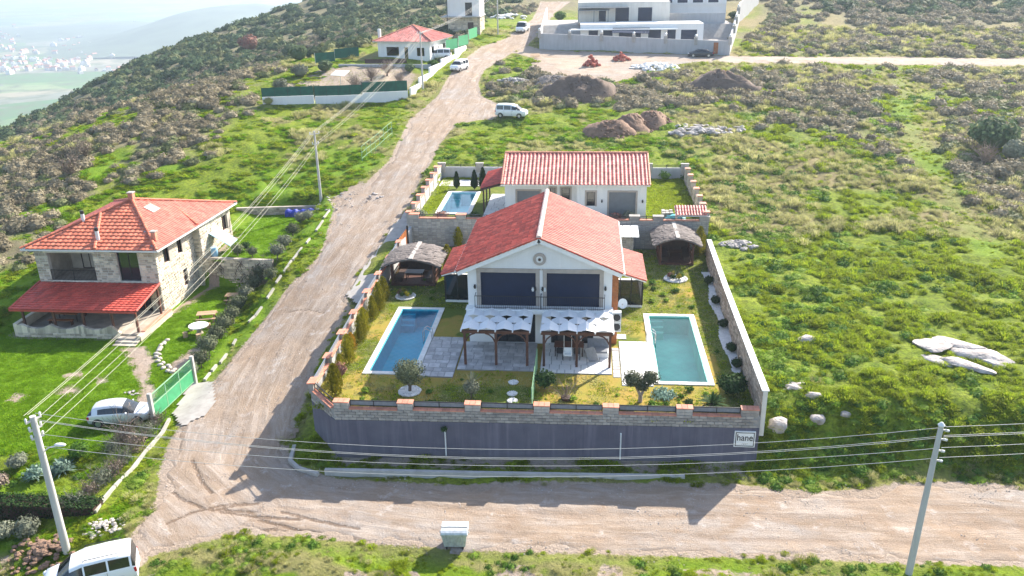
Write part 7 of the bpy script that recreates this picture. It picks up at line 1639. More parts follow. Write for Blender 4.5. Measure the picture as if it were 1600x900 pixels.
for k, (za, zb, sg_, w) in enumerate(((7.62,8.11,1.6,'topmost'),(7.25,7.66,1.66,'second'),(7.19,7.58,1.66,'third'),(6.43,7.02,1.38,'fourth'),(5.71,6.49,1.38,'lowest'))):
    wire((LPB[0]+.1,LPB[1]+.1,za), (RPB[0]+.35,RPB[1]+.15,zb), sg_, M['wire'], f'{w} overhead wire crossing in front of the plum grey wall', 'overhead wires along the front road', .011)
    wire((RPB[0]+.45,RPB[1]+.2,zb), (62,44,zb+.9), .8, M['wire'], f'{w} overhead wire running from the leaning pole over the right hand field', 'overhead wires over the right field', .011)
    o_ = (-.42,-.22,0,.22,.42)[k]; zz = (7.75,7.7,7.2,6.75,6.3)[k]
    wire((LPB[0]+o_*.3,LPB[1]+o_,zz), (MPB[0]+o_*.9,MPB[1]+o_*.5,(11.2,11.2,11.2,10.2,10.1)[k]), 1.1, M['wire_warm'], f'{w} yellowish wire over the stone house garden', 'overhead wires along the uphill road', .010)
    wire((MPB[0]+o_*.9,MPB[1]+o_*.5,(11.2,11.2,11.2,10.2,10.1)[k]), (UPB[0]+o_*.9,UPB[1]+o_*.5,(18.3,18.3,18.3,18,17.7)[k]), .9, M['wire_warm'], f'{w} wire between the middle pole and the allotment pole', 'overhead wires along the uphill road', .010)
    if k < 4: wire((UPB[0]+o_*.9,UPB[1]+o_*.5,18.2), (TPB[0]+o_*.7,TPB[1]+o_*.4,22.9-k*.2), .8, M['wire'], f'{w} wire from the allotment pole up to the top pole', 'overhead wires along the uphill road', .010)
# ---------------------------------------------------------------- gate, kerb stones, railings
gg = empty('metal_gate', (-28.6, 49.4, -.4), 'green metal sliding gate with mesh top behind the silver car', 'gate')
a, b = Vector((-28.6,46.9)), Vector((-28.3,52.3)); d = b-a
def gp(t, z): q = a+d*t; return (q.x, q.y, z)
mb = MB(); mb.beam(gp(0,.28), gp(1,.28), .03, .95); mb.build('sheet', M['green_paint'], gg)
mb = MB()
for z in (-.22,.78,1.55): mb.beam(gp(0,z), gp(1,z), .06)
for t in (0,.33,.66,1): mb.beam(gp(t,-.3), gp(t,1.58), .06)
mb.build('gate_frame', M['green_pale'], gg)
mb = MB()
for k in range(40): mb.beam(gp(k/40,.8), gp(k/40,1.52), .012)
for k in range(6): mb.beam(gp(0,.88+k*.12), gp(1,.88+k*.12), .012)
mb.build('mesh_panel', M['green_paint'], gg)
for t in (-.02,1.03): mb = MB(); q = gp(t,0); mb.box(q[0]-.12,q[0]+.12,q[1]-.12,q[1]+.12,-.6,1.75); mb.build('gate_post', M['concrete'], gg)
KS = [[(-26.94, 83.48), (-26.92, 81.26)],[(-26.70, 80.28), (-26.70, 77.84)],[(-26.82, 76.10), (-26.73, 74.77)],[(-26.82, 73.63), (-26.97, 71.30)],[(-27.03, 71.08), (-27.13, 69.15)],[(-27.21, 68.64), (-27.36, 67.63)],[(-27.32, 66.81), (-27.40, 65.34)],[(-27.56, 64.31), (-27.72, 63.13)],[(-27.75, 63.06), (-27.90, 62.06)],[(-28.05, 59.55), (-28.02, 58.78)],[(-27.90, 57.21), (-27.77, 55.66)],[(-27.92, 55.30), (-27.87, 54.35)],[(-27.83, 53.93), (-27.68, 52.68)],[(-27.75, 47.23), (-27.50, 45.63)],[(-27.49, 45.58), (-27.33, 43.34)],[(-27.33, 43.29), (-27.24, 41.24)],[(-27.24, 41.20), (-27.14, 39.20)],[(-27.14, 39.13), (-27.01, 37.40)],[(-26.98, 37.28), (-26.87, 36.63)]]
ORDK = 'first second third fourth fifth sixth seventh eighth ninth tenth eleventh twelfth thirteenth fourteenth fifteenth sixteenth seventeenth eighteenth last'.split()
for ki, (a, b) in enumerate(KS):
    a, b = Vector(a), Vector(b); za, zb = gz(*a), gz(*b); mb = MB(); mb.beam((*a,za+.02), (*b,zb+.02), .17, .34); o = mb.build('kerb_stone', M['kerb_paint'], None, org=(a.x,a.y,za)); tag(o, f'pale kerb stone, {ORDK[ki]} down the row left of the uphill road', 'kerb stone', 'kerb stones along the uphill road')
fr_ = empty('pipe_railing', (-25, 100, 6), 'open pipe railing on the grass beside the uphill road', 'railing')
pa, pb = (-27.02, 98.19, 5.81), (-25.19, 107.04, 7.05); a, b = Vector(pa), Vector(pb)
for k in range(8): q = a+(b-a)*k/7; mb = MB(); mb.tube([(q.x,q.y,gz(q.x,q.y)-.1),(q.x,q.y,gz(q.x,q.y)+1.9)], .03, 6); mb.build('post', M['green_pale'], fr_)
for z in (.45,1.15,1.88): mb = MB(); mb.tube([(q.x,q.y,gz(q.x,q.y)+z) for q in [a+(b-a)*k/7 for k in range(8)]], .024, 6); mb.build('rail', M['green_pale'], fr_)
# ---------------------------------------------------------------- heaps, rocks, rubble
def heap(name, px_, r, h, m, label, cat='heap', seed=1, asp=(1,1), bits=150):
    x, y, z = px_; rg = random.Random(seed); t = empty(name, (x,y,z), label, cat); n = 26; mm = 12; vs = []; fs = []
    ph = [rg.uniform(0,6.28) for _ in range(5)]
    for j in range(mm+1):
        f = j/mm
        for k in range(n):
            an = 2*math.pi*k/n; wob = 1+.14*math.sin(2*an+ph[0])+.09*math.sin(3*an+ph[1])+.06*math.sin(5*an+ph[2]); rr = r*f*wob
            X, Y = x+rr*math.cos(an)*asp[0], y+rr*math.sin(an)*asp[1]; hh = h*(max(0,1-f**1.7))*(1+.30*math.sin(2*an+ph[3])*f+.2*math.sin(5*an+ph[4])*f)+rg.uniform(-.10,.10)*h*(1 if 0 < j < mm else 0)
            vs.append((X, Y, gz(X,Y)-.05+hh-(.15 if j == mm else 0)))
    for j in range(mm):
        for k in range(n): fs.append((j*n+k, (j+1)*n+k, (j+1)*n+(k+1)%n, j*n+(k+1)%n))
    mb = MB(); mb.add(vs, fs); mb.build('mound', m, t, smooth=True)
    mb = MB()
    for q in range(bits):
        an = rg.uniform(0,6.28); f = rg.uniform(.1,1.15); X, Y = x+r*f*math.cos(an)*asp[0], y+r*f*math.sin(an)*asp[1]; s = rg.uniform(.06,.22)*(1.3 if f > .8 else 1)
        mb.ico((X,Y,max(gz(X,Y), gz(X,Y)+h*max(0,1-f**1.25))+s*.2), s, 1, .25, (1,1,.7), rg)
    if bits: tag(mb.build('clods', m, t), kind='stuff')
    return t
heap('soil_heap', (-0.81, 127.68, 9.22), 5.2, 3.0, M['soil'], 'largest brown soil heap below the red brick piles', 'soil heap', 1, (1.15,.8))
heap('soil_heap', (-5.58, 136.21, 9.99), 3.0, 1.3, M['soil_grey'], 'grey gravel heap left of the largest soil heap', 'soil heap', 2, (1.2,.8))
heap('soil_heap', (20.64, 133.74, 9.43), 4.6, 2.6, M['soil'], 'dark grey brown heap below the parked sedan', 'soil heap', 3, (1.2,.8))
heap('soil_heap', (2.85, 108.81, 7.24), 3.0, 1.5, M['soil_red'], 'left of three low reddish soil heaps on the grass', 'soil heap', 4, (1.1,.8))
heap('soil_heap', (6.11, 111.83, 7.52), 2.6, 1.7, M['soil_red'], 'middle of three low reddish soil heaps on the grass', 'soil heap', 5)
heap('soil_heap', (8.97, 114.35, 7.75), 2.6, 1.6, M['soil_red'], 'right of three low reddish soil heaps on the grass', 'soil heap', 6)
def brick_pile(px_, n, label, seed, r=1.3, h=1.3):
    x, y, z = px_; t = empty('brick_pile', (x,y,z), label, 'brick pile'); rg = random.Random(seed)
    for k in range(n):
        f = rg.random()**.6; an = rg.uniform(0,6.28); mb = MB(); c = (x+r*f*math.cos(an), y+r*f*math.sin(an)*.8, z+max(.1,h*(1-f)*rg.uniform(.5,1.05))); u = Vector((rg.gauss(0,1),rg.gauss(0,1),rg.gauss(0,.4))).normalized(); v = u.cross(Vector((rg.gauss(0,1),rg.gauss(0,1),rg.gauss(0,1)))).normalized(); w = u.cross(v)
        mb.obox(c, u*.24, v*.16, w*.15); mb.build('brick', M['red_brick'], t)
brick_pile((0.75, 150.93, 10.98), 60, 'left of two tumbled piles of red bricks by the track', 1, 1.5, 2.0); brick_pile((6.03, 155.89, 11.40), 46, 'right of two tumbled piles of red bricks by the track', 2, 1.7, 1.5)
def rock(name, px_, r, sq, m, label, group=None, seed=1, cat='rock', turn=0):
    rg = random.Random(seed); mb = MB(); vs, fs = ICO[3]; x, y, z = px_; r = r*(1.3 if sq[2] < .25 else 1); ph = [Vector((rg.gauss(0,1),rg.gauss(0,1),rg.gauss(0,1))).normalized() for _ in range(9)]; out = []
    for v in vs:
        V = Vector(v); k = 1.0
        for p_ in ph: k = min(k, .66/max(.05, V.dot(p_)) if V.dot(p_) > .62 else k)
        k *= 1+rg.uniform(-.025,.025); X, Y, Z = V.x*r*k*sq[0], V.y*r*k*sq[1], V.z*r*k*sq[2]; out.append((X*math.cos(turn)-Y*math.sin(turn), X*math.sin(turn)+Y*math.cos(turn), Z))
    mb.add(out, fs); o = mb.build(name, m, smooth=True, angle=28); o.location = (x, y, gz(x,y)+r*sq[2]*.02); return tag(o, label, cat, group)
for i, (q, r, sq, lb, tn) in enumerate((((23.71, 53.59, 3.37), 1.0, (1.2,.9,.22), 'upper left slab of the pale bare rock outcrop in the right field', .3), ((25.54, 53.80, 3.41), 1.15, (1.4,.7,.24), 'topmost slab of the pale bare rock outcrop in the right field', -.5), ((23.23, 51.80, 3.27), .9, (1.4,.6,.24), 'lower left slab of the pale bare rock outcrop in the right field', -.6), ((26.44, 52.45, 3.36), 1.3, (1.3,.7,.24), 'middle right slab of the pale bare rock outcrop in the right field', -.45), ((24.59, 51.14, 3.25), 1.1, (1.5,.6,.24), 'lower middle slab of the pale bare rock outcrop in the right field', -.5), ((27.03, 51.27, 3.30), .8, (1.2,.7,.24), 'rightmost slab of the pale bare rock outcrop in the right field', -.4), ((15.40, 54.19, 3.22), .75, (1.2,.8,.5), 'single pale rock among weeds outside the side wall', .2), ((13.33, 47.83, 2.81), .6, (1.4,.7,.5), 'low pale rock above the two stacked rocks by the wall corner', -.3), ((14.12, 46.85, 2.73), .6, (1.1,.8,.6), 'upper of the pinkish rocks beside the wall corner', .1), ((14.11, 45.34, 1.90), .6, (1.0,.8,.6), 'lower of the pinkish rocks beside the wall corner', .6), ((11.78, 45.06, 1.63), .75, (1.1,.9,.7), 'big pinkish rock at the foot of the side wall', .2), ((15.87, 45.76, 2.25), .4, (1,.9,.6), 'small pale stone in the weeds right of the pinkish rocks', 0))):
    rock('rock_slab' if i < 6 else 'rock', q, r, sq, M['rock'], lb, None, i+3, 'rock', tn)
def rubble(px_, n, rad, m, label, seed, size=(.12,.35)):
    x, y, z = px_; t = empty('rubble_pile', (x,y,z), label, 'rubble pile'); rg = random.Random(seed); mb = MB()
    for k in range(n):
        an = rg.uniform(0,6.28); f = rg.random()**.7; X, Y = x+rad*1.3*f*math.cos(an), y+rad*.8*f*math.sin(an); s = rg.uniform(*size); mb.ico((X,Y,gz(X,Y)+s*.2+(1-f)*rad*.18), s, 1, .3, (1.2,1,.6), rg)
    tag(mb.build('rubble_stones', m, t), kind='stuff'); return t
rubble((13.87, 72.62, 4.04), 50, 1.2, M['grey_rock'], 'small grey rubble pile in the field right of the upper villa', 1)
rubble((14.32, 108.89, 7.07), 60, 2.6, M['grey_rock'], 'strewn grey rocks on the slope above the upper villa', 2, (.2,.5)); rubble((14.21, 111.66, 7.38), 25, 2.0, M['rock'], 'grey stones beside the low reddish heaps', 3, (.2,.5))
rubble((11.81, 149.02, 10.81), 90, 3.6, M['white_stone'], 'whitish builders rubble at the end of the track clearing', 4, (.2,.55)); rubble((-25.84, 85.90, 4.15), 50, 3.4, M['rock'], 'scattered stones on the bare patch left of the uphill road', 5, (.06,.2))
rubble((17.76, 110.34, 7.21), 30, 2.0, M['rock'], 'loose boulders on the slope right of the upper villa', 6, (.25,.6)); rubble((-28.52, 33.85, -0.94), 120, 1.6, M['soil_red'], 'brown rubble heap beside the concrete pole', 7, (.08,.2)); rubble((-25.65, 35.38, -0.24), 90, .9, M['edging'], 'small heap of tan stones by the white van', 8, (.05,.13)); rubble((13.30, 48.05, 2.83), 14, .8, M['rock'], 'loose stones near the wall corner', 9, (.08,.2))
rubble((-11.47, 136.67, 10.15), 50, 2.2, M['grey_rock'], 'grey rocks on the bank below the road fork', 10, (.2,.5)); rubble((-18.64, 206.48, 15.87), 60, 3.5, M['white_stone'], 'pale builders rubble beside the unfinished house', 11, (.3,.7)); rubble((-32.33, 50.73, -0.50), 12, .5, M['rock'], 'few pale stones at the garden path', 12, (.05,.12))
bd = MB(); bd.slab([(-.9,-.5,.1),(.9,-.6,.1),(.8,.6,.45),(-.8,.6,.4)], .08); o = bd.build('board', M['wood_pale']); p = (-9.57, 158.50, 11.67); o.location = (p[0],p[1],gz(p[0],p[1])+.3); tag(o, 'tan board lying on the bank above the grey rocks', 'board')
# junk in the upper garden
for k, (x, y, w, m_, lb) in enumerate(((7.9,78.2,1.1,'pale_concrete','pale pallet stack beside the cyan sheet'),(10.0,79.3,1.2,'pale_concrete','pallet of pale blocks by the stepped stone wall'))):
    t = empty('pallet', (x,y,Z2), lb, 'pallet')
    for j in range(3):
        for i in range(3): mb = MB(); mb.box(x-w/2+i*w/3+.03,x-w/2+(i+1)*w/3-.03,y-.6+j*.4+.03,y-.6+(j+1)*.4-.03,Z2+.14,Z2+.45+rng.uniform(0,.2)); mb.build('block', M[m_], t)
    mb = MB()
    for i in range(4): mb.box(x-w/2,x+w/2,y-.6+i*.36,y-.5+i*.36,Z2+.02,Z2+.13)
    mb.build('deck', M['wood_pale'], t)
cs = MB(); rg = random.Random(3); nx = 12; ny = 7
for j in range(ny+1):
    for i in range(nx+1): cs.v.append((7.6+2.0*i/nx, 76.9+1.0*j/ny, Z2+.05+.4*math.sin(math.pi*j/ny)*math.sin(math.pi*i/nx)**.5+rg.uniform(0,.1)))
for j in range(ny):
    for i in range(nx): k = j*(nx+1)+i; cs.f.append((k,k+1,k+nx+2,k+nx+1)); cs.m.append(0)
tag(cs.build('tarpaulin', M['cyan_sheet'], smooth=True), 'crumpled cyan sheet lying on the upper garden lawn', 'tarpaulin')
# ---------------------------------------------------------------- far town
TH = MB(); TH.add([(-6,-4,0),(6,-4,0),(6,4,0),(-6,4,0),(-6,-4,6),(6,-4,6),(6,4,6),(-6,4,6)], [(0,1,5,4),(1,2,6,5),(2,3,7,6),(3,0,4,7)]); TH.cur = 1; TH.add([(-6.6,-4.6,6),(6.6,-4.6,6),(6.6,4.6,6),(-6.6,4.6,6),(-6.6,0,8.6),(6.6,0,8.6)], [(0,1,5,4),(2,3,4,5),(1,2,5),(3,0,4)]); tme = TH.mesh('town_house', [M['far_wall'], M['far_roof']])
TF = MB(); TF.box(-8,8,-5,5,0,7); TF.box(-3,3,-2,2,7,9.5); tfl = TF.mesh('town_block', [M['far_wall']])
rg = random.Random(12)
for k in range(260):
    y = rg.gauss(2150, 190) if k < 140 else rg.gauss(2750, 450); lo, hi = -.80*y, (-.60 if y < 2300 else -.50)*y
    y = max(y, 1960+rg.uniform(0,120)); x = rg.uniform(lo, hi); flat = k % 3 == 0
    o = bpy.data.objects.new('town_block' if flat else 'town_house', tfl if flat else tme); C.objects.link(o); o.location = (x, y, PLAIN_Z-.2); o.rotation_euler = (0,0,rg.uniform(0,3)); s = rg.uniform(.65,1.25); o.scale = (s,s,s*rg.uniform(.8,1.4))
    tag(o, 'pale flat roofed block in the hazy valley town' if flat else 'pale house with reddish roof in the hazy valley town', 'house', 'houses of the valley town')
# ---------------------------------------------------------------- garden plants and trees
def plant(name, loc, label, cat, leaf, m, scale=1, trunk=None, tm='bark', group=None, rz=0, sq=(1,1,1), crown='crown'):
    """trunk and crown; leaf is a face collector centred on the crown"""
    x, y, z = loc; t = empty(name, loc, label, cat, group, rz)
    if trunk:
        mb = MB()
        for pts, r in trunk: mb.tube(pts, r, 8)
        mb.build('trunk', M[tm], t, org=(0,0,0))
    o = bpy.data.objects.new(crown, leaf if isinstance(leaf, bpy.types.Mesh) else leaf.mesh(crown, M[m])); C.objects.link(o); o.parent = t; o.scale = (scale*sq[0],scale*sq[1],scale*sq[2]); return t
def merge(*mbs):
    out = MB()
    for mb, off in mbs: out.add([(v[0]+off[0],v[1]+off[1],v[2]+off[2]) for v in mb.v], mb.f)
    return out
def sprays(n, rad, h, bw, seed, droop=.2): # stiff arching leaves from one point
    rg = random.Random(seed); mb = MB()
    for i in range(n):
        a = rg.uniform(0,6.283); e = rg.uniform(.15,1.3); L = rad*rg.uniform(.75,1.1); w = bw; c_, s_ = math.cos(a), math.sin(a); prev = None
        pts = [(c_*L*f*math.cos(e), s_*L*f*math.cos(e), L*f*math.sin(e)-droop*L*f*f+h) for f in (0,.35,.7,1)]
        tx, ty = -s_*w, c_*w; vs = []
        for p, k in zip(pts, (.6,1,.7,.05)): vs += [(p[0]-tx*k,p[1]-ty*k,p[2]),(p[0]+tx*k,p[1]+ty*k,p[2])]
        mb.add(vs, [(0,1,3,2),(2,3,5,4),(4,5,7,6)])
    return mb
def twigs(n, rad, h, seed, r=.012, base=.15):
    rg = random.Random(seed); mb = MB()
    for i in range(n):
        a = rg.uniform(0,6.283); e = rg.uniform(.5,1.45); L = h*rg.uniform(.6,1.1); p = Vector((rg.uniform(-base,base),rg.uniform(-base,base),0)); d = Vector((math.cos(a)*math.cos(e),math.sin(a)*math.cos(e),math.sin(e))); pts = [p]
        for k in range(4): d = (d+Vector((rg.gauss(0,.18),rg.gauss(0,.18),rg.gauss(.04,.12)))).normalized(); p = p+d*L/4; pts.append(p)
        mb.tube(pts, [r*1.6,r*1.3,r,r*.7,r*.4], 4)
        for k in range(5):
            q = pts[rg.randint(1,4)]; d2 = (d+Vector((rg.gauss(0,.6),rg.gauss(0,.6),rg.gauss(.1,.4)))).normalized(); l2 = L*rg.uniform(.15,.35); mb.tube([q,q+d2*l2*.6+Vector((0,0,.02)),q+d2*l2], [r*.7,r*.5,r*.3], 3)
    return mb
def white_ring(x, y, z, r, label, n=34, seed=1):
    t = empty('white_stone_bed', (x,y,z), label, 'stone bed'); rg = random.Random(seed); mb = MB(); mb.lathe([(r,0),(r,.04),(r*.9,.06),(.02,.08)], (x,y,z), 22); mb.build('gravel', M['white_stone'], t); mb = MB()
    for k in range(n): a = 6.283*k/n; s = rg.uniform(.06,.11)*(r/.6)**.5; mb.ico((x+r*.96*math.cos(a),y+r*.96*math.sin(a),z+.06), s, 1, .2, (1,1,.7), rg)
    for k in range(40): a = rg.uniform(0,6.28); f = rg.random()**.5*r*.85; mb.ico((x+f*math.cos(a),y+f*math.sin(a),z+.08), rg.uniform(.03,.07), 1, .25, (1,1,.7), rg)
    tag(mb.build('pebbles', M['white_stone'], t), kind='stuff'); return t
# olive bush with white ring, left garden
white_ring(-10.75, 45.75, YZ, .68, 'ring of white stones under the round olive bush')
plant('olive_bush', (-10.75,45.75,YZ), 'big round olive bush in a white stone ring by the blue pool', 'olive tree', merge((leaves(2600,1.12,.062,301,.6,.82,.28,1.35,.5),(0,0,0)), (sprays(160,1.35,.95,.02,302,.05),(0,0,0))), 'olive', 1, [([(0,0,-.1),(.05,0,.5),(-.1,.05,1.0)],[.11,.1,.07]),([(.05,0,.4),(.3,.1,1.0)],[.07,.05]),([(0,0,.4),(-.15,-.25,1.0)],[.07,.05])])
# olive tree, right garden
plant('olive_tree', (3.55,45.3,YZ), 'small olive tree with two grey green crowns before the sunny terrace', 'olive tree', merge((leaves(1300,.66,.06,311,.6,.85,.3,1.5,.5),(-.52,0,0)), (leaves(1200,.62,.06,312,.6,.85,.3,1.6,.5),(.55,.1,0)), (leaves(700,.5,.06,313,.55,.8,.3,1.15,.5),(.05,-.1,0))), 'olive', 1, [([(0,0,-.1),(.02,0,.45),(-.25,0,1.0),(-.5,0,1.4)],[.15,.12,.08,.05]),([(.02,0,.45),(.3,0,.95),(.55,.1,1.4)],[.1,.07,.04])], 'pale_bark')
plant('garden_shrub', (-6.75,45.1,YZ), 'upright grey green shrub between the gardens behind the front wall', 'shrub', merge((leaves(900,.55,.065,321,.6,1.0,.35,.75,.5),(0,0,0)), (sprays(40,.9,1.1,.02,322,.0),(0,0,0))), 'grey_leaf', 1, [([(0,0,-.05),(0,0,.8)],[.04,.02])])
plant('garden_shrub', (-2.3,46.6,YZ), 'dark green leafy shrub right of the lattice fence', 'shrub', leaves(1100,.75,.085,331,.65,.95,.35,.65,.5), 'dark_leaf', 1, [([(0,0,-.05),(0,0,.5)],[.04,.02])])
plant('bare_sapling', (-.95,45.3,YZ), 'leafless sapling in a dark pot behind the front wall', 'tree', twigs(16,.6,1.7,341,.012), 'bare_twig', 1, [([(0,0,-.05),(0,0,.5),(.02,0,1.0)],[.035,.03,.02])], 'bark', crown='twigs')
mb = MB(); mb.lathe([(.26,0),(.30,.05),(.32,.2),(.26,.22)], (-.95,45.3,YZ), 14); tag(mb.build('plant_pot', M['wood_dark'], None, org=(-.95,45.3,YZ)), 'low dark ring pot round the leafless sapling', 'pot')
plant('sago_palm', (7.75,44.7,YZ), 'dark green sago palm at the right end behind the front wall', 'palm', sprays(90,1.15,.3,.045,351,.35), 'dark_leaf', 1, [([(0,0,-.05),(0,0,.35)],[.16,.14])])
plant('garden_shrub', (9.2,46.6,YZ), 'large dark green shrub in the shade of the side wall', 'shrub', leaves(1200,.95,.1,361,.65,.8,.35,.6,.5), 'dark_leaf', 1); plant('garden_shrub', (5.0,46.2,YZ), 'low pale green spreading plant at the end of the green pool', 'shrub', leaves(500,.85,.1,371,.4,.3,.4,.1,.7), 'blue_leaf'); plant('garden_shrub', (-9.0,43.9,YZ), 'low leafy plant behind the coping left of the middle', 'shrub', leaves(400,.6,.09,372,.5,.4,.4,.15,.6), 'green_leaf')
plant('garden_shrub', (6.4,44.9,YZ), 'small dark bush left of the sago palm', 'shrub', leaves(300,.35,.06,373,.6,.8,.3,.25,.5), 'dark_leaf')
for k, (x, y) in enumerate(((-4.3,45.8),(-4.2,44.9),(-4.35,47.3))):
    white_ring(x, y, YZ, .30, f'{("middle","front","rear")[k]} of three small white stone circles left of the lattice fence', 14, 40+k)
rg = random.Random(77); tuf = [leaves(110,.26,.06,381,.4,.6,.4,.08,.6).mesh('weed', M['green_leaf']), leaves(90,.2,.06,382,.4,.6,.4,.08,.6).mesh('weed', M['weed'])]
for k in range(46):
    while True:
        x, y = rg.uniform(-14,9.4), rg.uniform(43.9,66)
        if (x > 3.2 or y < 47.5 or x < -8.8) and not (-14.9 < x < -8 and 47.4 < y < 60) and not (4 < x < 8.9 and 47.2 < y < 59.4) and not (-10 < x < 5 and 53 < y) and not (1.9 < x < 4.6 and 47 < y < 55.3): break
    o = bpy.data.objects.new('lawn_weed', tuf[k % 2]); C.objects.link(o); o.location = (x,y,YZ+.0); o.rotation_euler = (0,0,rg.uniform(0,6)); s = rg.uniform(.6,1.5); o.scale = (s,s,s); tag(o, 'green weed tuft on the brownish garden lawn', 'weed', 'weed tufts on the front lawn')
# short grass blades of the lawns
n = 9000; x = npr.uniform(-16.3,10.3,n); y = npr.uniform(43.4,74,n); ok = np.ones(n,bool)
for a,b,c,e in ((-14.5,-8.3,47.8,59.5),(4.4,8.5,47.4,59.2),(-8.4,2.6,48.6,66),(1.8,4.7,47.1,55.3),(-11.1,4.8,60,67.2),(-16.2,-12.2,63.9,67.7),(6.5,9.8,70,74),(2.4,4.5,71,74.6)): ok &= ~((x>a)&(x<b)&(y>c)&(y<e))
ok &= npr.rand(n) < (.35+.65*sstep(.45,.62,fbm(x,y,3.5,97,4))); x, y = x[ok], y[ok]
scatter('lawn_blades', np.stack([x,y,np.full(len(x),YZ-.01)],-1), npr.rand(len(x))*6.28, .5+.6*npr.rand(len(x)), [blades(40,.4,.09,.028,.9,391,.3), blades(40,.4,.08,.028,.9,392,.3)], [M['grass'], M['grass_dry']])
n = 4000; x = npr.uniform(-16,10.8,n); y = npr.uniform(75.3,93.3,n); ok = np.ones(n,bool)
for a,b,c,e in ((-15,-7.5,76,92.6),(-8.2,6.2,76,88)): ok &= ~((x>a)&(x<b)&(y>c)&(y<e))
x, y = x[ok], y[ok]; scatter('lawn_blades', np.stack([x,y,np.full(len(x),Z2-.01)],-1), npr.rand(len(x))*6.28, .6+.7*npr.rand(len(x)), [blades(40,.45,.14,.03,.9,393,.3)], [M['grass']])
# yellow green thujas along the roadside wall
TH_ = []
for s in range(3):
    mb = MB(); rg = random.Random(400+s)
    vs, fs = ICO[2]; mb.add([(v[0]*.26,v[1]*.26,.95+v[2]*.85) for v in vs], fs)
    for i in range(1300):
        f = rg.random(); zz = .05+f*2.1; rr = .46*(1-(abs(f-.35)/.68)**2.2)*rg.uniform(.7,1.1); a = rg.uniform(0,6.283); rr *= 1+.3*math.sin(3*a+s)*math.sin(5*f+s); c = Vector((rr*math.cos(a),rr*math.sin(a),zz)); u = Vector((math.cos(a)*.5+rg.gauss(0,.25),math.sin(a)*.5+rg.gauss(0,.25),1)).normalized(); w = u.cross(Vector((math.cos(a),math.sin(a),0))).normalized(); L = rg.uniform(.07,.15); mb.add([c-w*.03,c+w*.03,c+u*L+w*.018,c+u*L-w*.018], [(0,1,2,3)])
    TH_.append(mb.mesh('crown', M['thuja']))
ths = [(-15.3,45.0),(-15.75,46.7),(-15.85,48.1),(-15.7,49.6),(-15.95,51.3),(-15.75,52.9),(-15.9,54.5),(-15.85,57.0),(-15.75,58.7),(-15.9,60.9)]
m3 = TH_[1].copy(); m3.materials.clear(); m3.materials.append(M['thuja_orange']); TH_.append(m3)
rg = random.Random(9)
for k, (x, y) in enumerate(ths): plant('thuja', (x,y,YZ), f'{"orange tinged" if k in (1,4) else "yellow green"} thuja, number {("one","two","three","four","five","six","seven","eight","nine","ten","eleven","twelve","thirteen")[k]} from the front corner along the roadside wall', 'thuja', TH_[3 if k in (1,4) else k%3], None, (1.0,.6,.62,.95,.66,.9,.9,.85,1.05,.9)[k], [([(0,0,-.05),(0,0,.5)],[.05,.03])], sq=(1.05,1.05,1), group='thujas along the roadside wall', rz=rg.uniform(0,6))
plant('red_shrub', (-15.5,47.1,YZ), 'reddish shrub among the thujas near the front corner', 'shrub', leaves(500,.5,.07,411,.5,1.3,.4,.6,.5), 'red_twig', 1, [([(0,0,-.05),(0,0,.4)],[.03,.02])])
plant('thuja', (-11.75,67.4,YZ), 'yellow green thuja behind the left gazebo', 'thuja', TH_[0], None, 1.15); plant('cypress', (-11.7,73.6,YZ), 'small dark cypress before the dividing wall', 'cypress', TH_[1], None, 1.0).children[-1].data.materials[0]
plant('thuja', (10.4,72.8,YZ), 'yellow topped thuja behind the right gazebo', 'thuja', TH_[2], None, 1.25)
CY = []
for s in range(2):
    mb = MB(); rg = random.Random(420+s)
    for i in range(900):
        f = rg.random(); zz = .1+f*1.75; rr = .5*(1-f)**.7*(min(1,f*6))*rg.uniform(.6,1.05); a = rg.uniform(0,6.283); c = Vector((rr*math.cos(a),rr*math.sin(a),zz)); u = Vector((math.cos(a)*.4,math.sin(a)*.4,1)).normalized(); w = u.cross(Vector((math.cos(a),math.sin(a),0))).normalized(); L = rg.uniform(.1,.2); mb.add([c-w*.05,c+w*.05,c+u*L+w*.02,c+u*L-w*.02], [(0,1,2,3)])
    vs, fs = ICO[2]; mb.add([(v[0]*.3*(1-max(0,v[2])*.6),v[1]*.3*(1-max(0,v[2])*.6),.7+v[2]*.65) for v in vs], fs); CY.append(mb.mesh('crown', M['cypress']))
for k, (x, y, w) in enumerate(((-14.0,88.4,'left'),(-12.0,88.2,'middle'),(-11.1,88.3,'right'))): plant('cypress', (x,y,Z2), f'{w} of three small dark cypresses behind the pale pool', 'cypress', CY[k%2], None, 1.0+.12*k, [([(0,0,-.05),(0,0,.4)],[.05,.03])], group='cypresses behind the pale pool')
# ball bushes in the white gravel strip
gb = empty('gravel_strip', (10, 58, YZ), 'white gravel strip with a wavy edge along the side wall', 'gravel bed'); X, Y = np.meshgrid(np.arange(9.0,10.9,.08), np.arange(49,69,.15)); edge = 9.62+.0295*(Y-49.3)+.16*np.sin((Y-49)/1.15); right = np.interp(Y, [43,50,60,71], [10.37,10.42,10.55,10.8])
kp = (cells(X) > cells(edge)) & (cells(X) < cells(right)) & (cells(Y) > 49.4+.9*np.abs(cells(X)-10.0)**2*4) & (cells(Y) < 68.4); o = grid_obj('gravel', X, Y, YZ+.05+(fbm(X,Y,.25,441,2)-.5)*.07, M['white_stone'], kp); o.parent = gb; o.matrix_parent_inverse = Matrix.Translation(-Vector(gb.location)); 
for k, y in enumerate((50.2,52.6,56.7,61.2,65.6)): plant('ball_bush', (10.12+.012*(y-50),y,YZ+.02), f'clipped dark ball bush, {("first","second","third","fourth","fifth")[k]} from the front in the white gravel strip', 'bush', leaves(420,.42,.055,451+k,.8,.9,.12,.34,.25), 'cypress', 1, group='ball bushes in the gravel strip')
